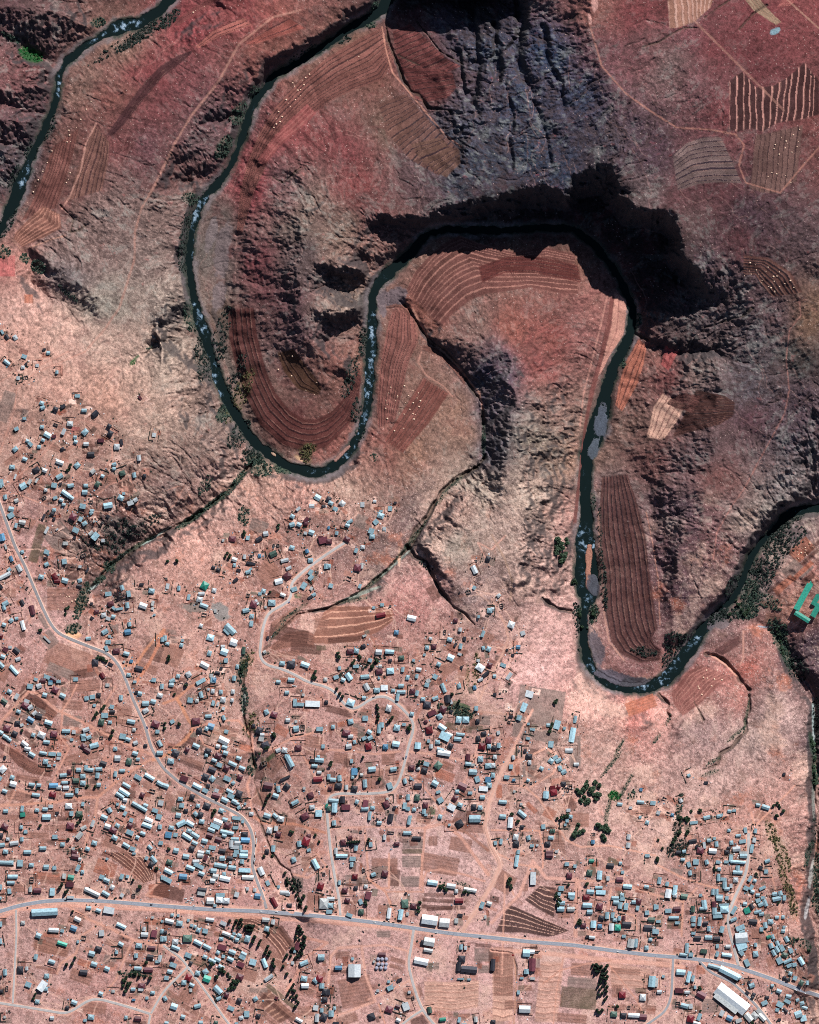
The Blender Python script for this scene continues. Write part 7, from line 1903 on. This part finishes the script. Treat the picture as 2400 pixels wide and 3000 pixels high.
for i, h in enumerate(HL[:NTH]):
    x, y, l, wd, an, c = h; kind, hh, rise, rr = style(i, h); z = corner_pos(h, i)
    wl, rf, dr, wn = unit(kind, c, l, wd, hh, rise); l2, w2 = round(l), round(wd)
    big = l*wd > 330; nm = 'shed' if (l/wd > 2.1 or big) else 'house'
    root = link(nm, None, None, (PX(x), PY(y), z), R(an))
    lab = trim(labels[i]); cat = nm
    for sx, sy, sl_, sc2 in SPECIAL:
        if abs(sx-x) < 14 and abs(sy-y) < 14: lab, cat = sl_, sc2
    if lab in used:
        used[lab] += 1
    used.setdefault(lab, 1)
    tag(root, lab, cat, 'houses and sheds of the town')
    link('wall', wl, root)
    link('roof' if kind != 'ruin' else 'floor_slab', rf, root)
    if i < 170 and kind != 'ruin':
        link('door', dr, root)
        nwin = 2 if l2 < 16 else 4
        for k in range(nwin):
            u = (-l2*.32, l2*.32, -l2*.16, l2*.16)[k]
            link('window', wn, root, (u, -w2/2-.003, 1.5))
dups = {k: v for k, v in used.items() if v > 1}
print('duplicate house labels', dups)
m = MB(); nst = 0
mats = [ROOF[c] for c in CN]+WALL
for i, h in enumerate(HL[NTH:]):
    x, y, l, wd, an, c = h; kind, hh, rise, rr = style(i, h); z = corner_pos(h, i)
    ca, sa = math.cos(R(an)), math.sin(R(an)); t = MB()
    if kind == 'ruin': ruin_boxes(t, l, wd, hh*.8, 11)
    else:
        t.box(-l/2, -wd/2, -2.5, l/2, wd/2, hh, 9+rr.randrange(3)); vs, fs = roof_faces(kind, l, wd, hh+.01, rise); t.add(vs, fs, CN.index(c))
    vs = [(PX(x)+px*ca-py*sa, PY(y)+px*sa+py*ca, z+pz) for px, py, pz in t.v]
    o_ = len(m.v); m.v += vs; m.f += [[q+o_ for q in f] for f in t.f]; m.m += t.m
# ruins' dark floors, yard walls, privies and heaps of goods round the houses
o = link('small_houses', m.mesh('small_houses', mats)); tag(o, 'hundreds of small iron-roofed houses and huts filling the gaps between larger roofs', 'houses', None, 'stuff')
m = MB(); r = random.Random(5)
YM = [simple('dark_junk', alb(48, 40, 44), .9, .2, 1), simple('white_junk', (.8, .82, .84), .5, .1, 1), simple('rust_junk', alb(120, 62, 52), .9, .2, 1), simple('stone_wall', alb(120, 84, 74), .95, .2, 1), simple('hedge_green', alb(40, 46, 40), 1, .3, 1), simple('blue_junk', alb(110, 150, 170), .6, .1, 1)]
for i, h in enumerate(HL):
    x, y, l, wd, an, c = h
    for k in range(r.choice((3, 4, 5, 6))):
        a = r.uniform(0, 6.28); dd = (l/2+r.uniform(1.5, 12))/S
        px, py = x+math.cos(a)*dd, y+math.sin(a)*dd
        if not(-20 < px < 2420 and -20 < py < 3020): continue
        i_, j_ = int((px-xs[0])/STEP), int((py-ys[0])/STEP)
        if 0 <= i_ < rdm.shape[1] and 0 <= j_ < rdm.shape[0] and (rdm[j_, i_] < 3 or fieldmask[j_, i_] > .5 and r.random() < .6): continue
        z = ground(px, py); q = r.random(); mi = 0 if q < .34 else (1 if q < .50 else (2 if q < .62 else (4 if q < .90 else 5)))
        sz = r.uniform(.5, 1.5) if mi != 4 else r.uniform(.8, 2.0); hg = r.uniform(.6, 2.0)
        ca, sa = math.cos(a), math.sin(a); t = MB(); asp = r.uniform(.5, 1)
        t.box(-sz, -sz*asp, -.6, sz, sz*asp, hg*.8, mi)
        t.v[4:] = [(p[0]*.75, p[1]*.75, p[2]) for p in t.v[4:]]
        o_ = len(m.v); m.v += [(PX(px)+p[0]*ca-p[1]*sa, PY(py)+p[0]*sa+p[1]*ca, z+p[2]) for p in t.v]; m.f += [[b_+o_ for b_ in f] for f in t.f]; m.m += t.m
    if r.random() < .33 and l < 22:      # yard wall or hedge on two or three sides
        mi = 3 if r.random() < .55 else 4; e1 = l/2+r.uniform(3, 9); e2 = wd/2+r.uniform(3, 9); ca, sa = math.cos(R(an)), math.sin(R(an))
        sides = [((-e1, -e2), (e1, -e2)), ((e1, -e2), (e1, e2)), ((e1, e2), (-e1, e2)), ((-e1, e2), (-e1, -e2))]; r.shuffle(sides)
        for (ax, ay), (bx, by) in sides[:r.choice((2, 3))]:
            P = [(x+(ax*ca-ay*sa)/S, y-(ax*sa+ay*ca)/S), (x+(bx*ca-by*sa)/S, y-(bx*sa+by*ca)/S)]
            n_ = max(2, int(math.hypot(P[1][0]-P[0][0], P[1][1]-P[0][1])/6))
            for k in range(n_):
                if mi == 4 and r.random() < .25: continue
                qa = [P[0][c_]+(P[1][c_]-P[0][c_])*k/n_ for c_ in (0, 1)]; qb = [P[0][c_]+(P[1][c_]-P[0][c_])*(k+.96)/n_ for c_ in (0, 1)]
                mxp, myp = (qa[0]+qb[0])/2, (qa[1]+qb[1])/2
                i_, j_ = int((mxp-xs[0])/STEP), int((myp-ys[0])/STEP)
                if not (0 <= i_ < rdm.shape[1] and 0 <= j_ < rdm.shape[0]) or rdm[j_, i_] < 3: continue
                z = ground(mxp, myp); dx, dy = PX(qb[0])-PX(qa[0]), PY(qb[1])-PY(qa[1]); L = math.hypot(dx, dy)+1e-6; nx_, ny_ = -dy/L*.25, dx/L*.25
                if mi == 4: nx_ *= 2; ny_ *= 2
                hg = 1.1 if mi == 3 else r.uniform(1, 2)
                A_ = (PX(qa[0]), PY(qa[1])); B_ = (PX(qb[0]), PY(qb[1]))
                base = [(A_[0]-nx_, A_[1]-ny_), (B_[0]-nx_, B_[1]-ny_), (B_[0]+nx_, B_[1]+ny_), (A_[0]+nx_, A_[1]+ny_)]
                m.add([(p[0], p[1], z-.8) for p in base]+[(p[0], p[1], z+hg) for p in base], [(0, 3, 2, 1), (4, 5, 6, 7), (0, 1, 5, 4), (1, 2, 6, 5), (2, 3, 7, 6), (3, 0, 4, 7)], mi)
o = link('yard_clutter', m.mesh('yard_clutter', YM)); tag(o, 'scatter of bushes, junk, privies and low yard walls round the houses', 'clutter', None, 'stuff')

# school with green roofs at the right edge (a ring of long wings round a yard)
def wing(root, ax, ay, bx, by, wd, hh, mat, nm='roof'):
    dx, dy = PX(bx)-PX(ax), PY(by)-PY(ay); L = math.hypot(dx, dy); an = math.atan2(dy, dx)
    ox, oy = (PX(ax)+PX(bx))/2-root.location.x, (PY(ay)+PY(by))/2-root.location.y
    w_ = MB(); w_.box(-L/2, -wd/2, -4, L/2, wd/2, hh); link('wall', w_.mesh('wall', [WALL[0]]), root, (ox, oy, 0), an)
    f_ = MB(); vs, fs = roof_faces('gable', L, wd, hh+.01, wd*.16, .4); f_.add(vs, fs); link(nm, f_.mesh('roof', [mat]), root, (ox, oy, .0), an)
sx_, sy_ = 2365, 1765
root = link('school', None, None, (PX(sx_), PY(sy_), ground(sx_, sy_)+1.0)); tag(root, 'school of bright turquoise roofed wings round a yard at the right edge', 'school')
wing(root, 2334, 1786, 2374, 1712, 10, 5, ROOF['t']); wing(root, 2331, 1794, 2372, 1820, 8, 5, ROOF['t']); wing(root, 2382, 1806, 2402, 1770, 9, 5, ROOF['t']); wing(root, 2383, 1772, 2400, 1742, 8, 5, ROOF['t'])
wing(root, 2376, 1704, 2402, 1722, 8, 5, ROOF['t'])

# round water tanks in a fenced plot
TK = simple('tank_grey', alb(150, 150, 165), .4, .08, 1)
def tank_mesh():
    m_ = MB(); n_ = 20; vs = []
    for rr_, zz in ((3.2, -1), (3.2, 2.6), (2.2, 3.7), (.9, 4.1)): vs += [(rr_*math.cos(a*2*math.pi/n_), rr_*math.sin(a*2*math.pi/n_), zz) for a in range(n_)]
    fs = [(r_*n_+a, r_*n_+(a+1) % n_, (r_+1)*n_+(a+1) % n_, (r_+1)*n_+a) for r_ in range(3) for a in range(n_)]; fs.append(tuple(range(3*n_, 4*n_)))
    m_.add(vs, fs); return m_.mesh('water_tank', [TK])
tm = tank_mesh()
for q, (tx, ty) in enumerate([(1108, 2807), (1120, 2807), (1132, 2807), (1108, 2822), (1120, 2822), (1132, 2822), (1104, 2833), (1117, 2833), (1130, 2833)]):
    o = link('water_tank', tm, None, (PX(tx), PY(ty), ground(tx, ty)))
    tag(o, ['left', 'middle', 'right'][q % 3]+' domed grey water tank in the '+['top', 'middle', 'bottom'][q//3]+' row of the nine', 'water tank', 'domed water tanks in the fenced plot')
    if q == 0:
        pass

# ================================================================ trees
LEAF = {'p': simple('poplar_leaf', (.030, .050, .034), .9, .35, .8, spec=.1), 'w': simple('willow_leaf', (.045, .075, .045), .9, .4, .6, spec=.1),
        'W': simple('grove_leaf', (.075, .120, .075), .9, .4, .5, spec=.1), 'x': simple('river_bush_leaf', (.050, .080, .062), .9, .4, .5, spec=.1)}
BARK = simple('bark', (.09, .065, .05), .95, .2, 2)
def crown(seed, rx, hz, z0, n, leaf, shape):
    r_ = random.Random(seed); m_ = MB()
    lob = [(r_.uniform(-.45, .45)*rx, r_.uniform(-.45, .45)*rx, r_.uniform(.2, .8)*hz) for _ in range(5)]
    for k in range(n):
        if shape == 'p':
            t = r_.random(); rad = rx*(1-abs(t-.35)*1.15)*r_.uniform(.35, 1.05); a = r_.uniform(0, 6.283); cx, cy, cz = rad*math.cos(a), rad*math.sin(a), z0+t*hz
        else:
            q_ = lob[k % 5]; v = Vector((r_.gauss(0, 1), r_.gauss(0, 1), r_.gauss(0, 1))).normalized()*rx*.62*r_.uniform(.55, 1.08)
            cx, cy, cz = q_[0]+v.x, q_[1]+v.y, z0+q_[2]+v.z*.7
        sz = leaf*r_.uniform(.6, 1.3); u = Vector((r_.gauss(0, 1), r_.gauss(0, 1), r_.gauss(0, .8))).normalized(); w_ = u.cross(Vector((r_.gauss(0, 1), r_.gauss(0, 1), r_.gauss(0, 1)))).normalized()
        c_ = Vector((cx, cy, cz)); m_.add([c_-u*sz-w_*sz*.6, c_+u*sz-w_*sz*.6, c_+u*sz*.7+w_*sz*.7, c_-u*sz*.7+w_*sz*.7], [(0, 1, 2, 3)])
    return m_
def trunk_mesh(h, r0):
    m_ = MB(); n_ = 6; vs = []
    for zz, rr_ in ((-.6, r0*1.3), (h*.5, r0*.8), (h, r0*.3)): vs += [(rr_*math.cos(a*6.283/n_), rr_*math.sin(a*6.283/n_), zz) for a in range(n_)]
    m_.add(vs, [(r_*n_+a, r_*n_+(a+1) % n_, (r_+1)*n_+(a+1) % n_, (r_+1)*n_+a) for r_ in range(2) for a in range(n_)])
    for q in range(3):
        a = q*2.1; b_ = Vector((0, 0, h*(.4+.12*q))); e_ = b_+Vector((math.cos(a)*h*.22, math.sin(a)*h*.22, h*.25)); s_ = Vector((-math.sin(a), math.cos(a), 0))*r0*.35
        m_.add([b_-s_, b_+s_, e_+s_*.3, e_-s_*.3, b_+Vector((0, 0, r0*.7))], [(0, 1, 2, 3), (0, 4, 3), (1, 2, 4), (4, 2, 3)])
    return m_.mesh('trunk', [BARK])
TV = {}
for kd, rx, hz, z0, n_, lf, sh, nm in (('p', 2.5, 8.0, .8, 330, .8, 'p', 'poplar_tree'), ('w', 3.0, 5, 1.4, 330, .85, 'w', 'broadleaf_tree'), ('W', 4.6, 6.5, 1.2, 480, 1.05, 'w', 'willow_tree')):
    TV[kd] = [(crown(100+s_, rx, hz, z0, n_, lf, sh).mesh('crown', [LEAF[kd]]), trunk_mesh(hz*.75, .28)) for s_ in range(4)]
TNAME = {'p': 'poplar_tree', 'w': 'broadleaf_tree', 'W': 'willow_tree'}
TLAB = {'p': 'slender dark poplar', 'w': 'dark bushy tree', 'W': 'spreading grey-green willow'}
TP = []
for kd, (x0, y0, sc_), txt in TREES:
    for t in txt.split():
        x, y = [float(v) for v in t.split(',')]; TP.append((kd, x0+x/sc_, y0+y/sc_))
grp = {}
for kd, x, y in TP:
    k = min(range(len(LAND)), key=lambda q: (LAND[q][0]-x)**2+(LAND[q][1]-y)**2)
    di = int(round(math.degrees(math.atan2(LAND[k][1]-y, x-LAND[k][0]))/45)) % 8
    grp.setdefault((kd, k, di), []).append((x, y))
r = random.Random(3)
for (kd, k, di), ps in grp.items():
    cx = sum(p[0] for p in ps)/len(ps); ps.sort()
    n_ = len(ps)
    for j, (x, y) in enumerate(ps):
        pos = '' if n_ == 1 else (', leftmost of '+str(n_) if j == 0 else (', rightmost of '+str(n_) if j == n_-1 else f', {ORD[j].strip() if j < 12 else str(j+1)+"th"} from left of {n_}'))
        root = link(TNAME[kd], None, None, (PX(x), PY(y), ground(x, y)), r.uniform(0, 6.28)); s_ = r.uniform(.8, 1.25); root.scale = (s_, s_, s_*r.uniform(.9, 1.15))
        tag(root, trim(f"{TLAB[kd]} {DIRW[di]} the {LAND[k][2]}{pos}"), 'tree', {'p': 'poplars', 'w': 'bushy trees about the town', 'W': 'willows of the groves'}[kd])
        cm, tmh = TV[kd][r.randrange(4)]; link('crown', cm, root); link('trunk', tmh, root)

# bushes along the rivers, one mass of leaf clumps
m = MB(); r = random.Random(9); nb = 0
for b_ in SCRUB:
    v = b_.split(','); x, y, rx, ry, an, de = [float(q) for q in v[:6]]; an = R(an)
    if de < .3: continue
    n_ = int(rx*ry*de*.15)+3
    for k in range(min(n_, 420)):
        a = r.uniform(0, 6.283); q = math.sqrt(r.random()); u, w_ = math.cos(a)*q*rx, math.sin(a)*q*ry
        px = x+u*math.cos(an)-w_*math.sin(an); py = y+u*math.sin(an)+w_*math.cos(an); g = ground(px, py)
        if g < .15: continue
        rr_ = r.uniform(.7, 2.1)*(1 if rx > 8 and ry > 8 else .6); mi = 1 if v[6] == 'G' else (2 if v[6] == 'y' else (0 if v[6] == 'g' else 3)); nb += 1
        for l_ in range(9):
            vv = Vector((r.gauss(0, 1), r.gauss(0, 1), abs(r.gauss(0, .8)))).normalized()*rr_*r.uniform(.5, 1); c_ = Vector((PX(px), PY(py), g+rr_*.2))+vv
            u_ = Vector((r.gauss(0, 1), r.gauss(0, 1), r.gauss(0, .6))).normalized(); w2 = u_.cross(Vector((r.gauss(0, 1), r.gauss(0, 1), r.gauss(0, 1)))).normalized(); s_ = rr_*.5
            m.add([c_-u_*s_-w2*s_, c_+u_*s_-w2*s_, c_+u_*s_+w2*s_, c_-u_*s_+w2*s_], [(0, 1, 2, 3)], mi)
o = link('riverside_scrub', m.mesh('riverside_scrub', [LEAF['x'], simple('bright_leaf', (.02, .14, .035), .9, .3, .5), simple('olive_leaf', (.12, .11, .05), .9, .3, .5), simple('dark_leaf', (.028, .042, .036), .9, .3, .5)]))
tag(o, 'grey-green bushes and reeds thick along the rivers and stream beds', 'scrub', None, 'stuff')

# ================================================================ stacks in the fields
HM = simple('dry_straw', alb(226, 190, 165), .95, .15, 2)
def heap_mesh():
    m_ = MB(); n_ = 10; r_ = random.Random(2); vs = []
    for rr_, zz in ((1.5, -.4), (1.35, .5), (.9, 1.2), (.3, 1.6)): vs += [(rr_*r_.uniform(.85, 1.12)*math.cos(a*6.283/n_), rr_*r_.uniform(.85, 1.12)*math.sin(a*6.283/n_), zz) for a in range(n_)]
    m_.add(vs, [(q*n_+a, q*n_+(a+1) % n_, (q+1)*n_+(a+1) % n_, (q+1)*n_+a) for q in range(3) for a in range(n_)]+[tuple(range(3*n_, 4*n_))]); return m_.mesh('grain_stack', [HM])
hm = heap_mesh(); r = random.Random(4)
for hset in HEAPS:
    c_ = hset[1:]
    for k in range(0, len(c_), 2):
        x, y = c_[k], c_[k+1]; o = link('grain_stack', hm, None, (PX(x), PY(y), ground(x, y)), r.uniform(0, 6)); s_ = r.uniform(.45, 1.2); o.scale = (s_, s_, s_)
        tag(o, 'small pale round grain stack '+hset[0], 'grain stack', 'grain stacks '+hset[0])

# ================================================================ vehicles
CP = {'w': simple('white_paint', (.82, .83, .84), .25, .03, 1, spec=.5), 'k': simple('black_paint', (.02, .022, .03), .25, .1, 1, spec=.5), 'b': simple('blue_paint', (.03, .07, .22), .25, .1, 1, spec=.5),
      'r': simple('red_paint', (.55, .03, .03), .25, .1, 1, spec=.5), 's': simple('silver_paint', (.45, .46, .48), .25, .05, 1, spec=.5)}
RUB = simple('rubber', (.02, .02, .02), .9, .1, 1)
def car_parts(c):
    m1 = MB(); pr = [(-2.2, .35), (-2.2, .85), (-1.1, .95), (-.5, .95), (1.2, .95), (2.2, .8), (2.2, .35)]
    n_ = len(pr); m1.add([(px, sgn*.85, pz) for sgn in (-1, 1) for px, pz in pr], [tuple(range(n_-1, -1, -1)), tuple(range(n_, 2*n_))]+[(a, (a+1) % n_, (a+1) % n_+n_, a+n_) for a in range(n_)])
    m2 = MB(); m2.add([(-1.7, -.75, .94), (1.0, -.75, .94), (1.0, .75, .94), (-1.7, .75, .94), (-1.3, -.62, 1.42), (.3, -.62, 1.42), (.3, .62, 1.42), (-1.3, .62, 1.42)], [(0, 1, 5, 4), (1, 2, 6, 5), (2, 3, 7, 6), (3, 0, 4, 7), (0, 3, 2, 1)])
    m3 = MB(); m3.box(-1.3, -.62, 1.423, .3, .62, 1.46)
    m4 = MB(); k = 10; vs = [(.33*math.cos(a*6.283/k), s_*.1, .33*math.sin(a*6.283/k)) for s_ in (-1, 1) for a in range(k)]
    m4.add(vs, [tuple(range(k-1, -1, -1)), tuple(range(k, 2*k))]+[(a, (a+1) % k, (a+1) % k+k, a+k) for a in range(k)])
    return m1.mesh('body', [CP[c]]), m2.mesh('windows', [GLASS]), m3.mesh('cabin_roof', [CP[c]]), m4.mesh('wheel', [RUB])
CPM = {c: car_parts(c) for c in CP}
def road_z(x, y):
    best = None
    for P, z in lift.values():
        dd = np.hypot(P[:, 0]-x, P[:, 1]-y); i_ = int(dd.argmin())
        if dd[i_] < 8 and (best is None or z[i_] > best): best = float(z[i_])+.04
    return max(ground(x, y), best) if best is not None else ground(x, y)
CW_ = {'w': 'white', 'k': 'black', 'b': 'blue', 'r': 'red', 's': 'silver'}
cg = {}
for t in CARS:
    x, y, a, c = t.split(','); x, y, a = float(x), float(y), float(a)
    k = min(range(len(LAND)), key=lambda q: (LAND[q][0]-x)**2+(LAND[q][1]-y)**2); cg.setdefault((c, k), []).append((x, y, a))
for (c, k), ps in cg.items():
    ps.sort()
    for j, (x, y, a) in enumerate(ps):
        onr = road_z(x, y) > ground(x, y)+.05
        di = DIRW[int(round(math.degrees(math.atan2(LAND[k][1]-y, x-LAND[k][0]))/45)) % 8]
        root = link('car', None, None, (PX(x), PY(y), road_z(x, y)+.02), R(-a))
        pos = '' if len(ps) == 1 else (', leftmost' if j == 0 else (', rightmost' if j == len(ps)-1 else f', {ORD[j].strip()} from left'))
        tag(root, trim(f"{CW_[c]} car {'on the road' if onr else 'parked'} {di} the {LAND[k][2]}{pos}"), 'car', 'cars and pickups of the town')
        b1, b2, b3, b4 = CPM[c]; link('body', b1, root); link('windows', b2, root); link('cabin_roof', b3, root)
        for px in (-1.4, 1.4):
            for py in (-.8, .8): link('wheel', b4, root, (px, py, .33))
# ================================================================ power poles
m1 = MB(); k = 8; vs = []
for zz, rr_ in ((-1, .16), (9, .11)): vs += [(rr_*math.cos(a*6.283/k), rr_*math.sin(a*6.283/k), zz) for a in range(k)]
m1.add(vs, [(a, (a+1) % k, (a+1) % k+k, a+k) for a in range(k)]+[tuple(range(k, 2*k))]); pm = m1.mesh('pole', [BARK])
m2 = MB(); m2.box(-1.1, -.08, 8.4, 1.1, .08, 8.56); pc = m2.mesh('crossarm', [BARK])
pp = []
for t in POLES:
    x, y = [float(v) for v in t.split(',')]; k = min(range(len(LAND)), key=lambda q: (LAND[q][0]-x)**2+(LAND[q][1]-y)**2); pp.append((k, x, y))
pp.sort(); ck = {}
for k, x, y in pp: ck[k] = ck.get(k, 0)+1
seen = {}
for k, x, y in pp:
    j = seen.get(k, 0); seen[k] = j+1
    root = link('power_pole', None, None, (PX(x), PY(y), ground(x, y)), 1.3)
    pos = '' if ck[k] == 1 else f', {"first" if j == 0 else ORD[j].strip()} from left'
    tag(root, trim(f"thin wooden power pole by the {LAND[k][2]}{pos}"), 'power pole', 'power poles along the roads')
    link('pole', pm, root); link('crossarm', pc, root)
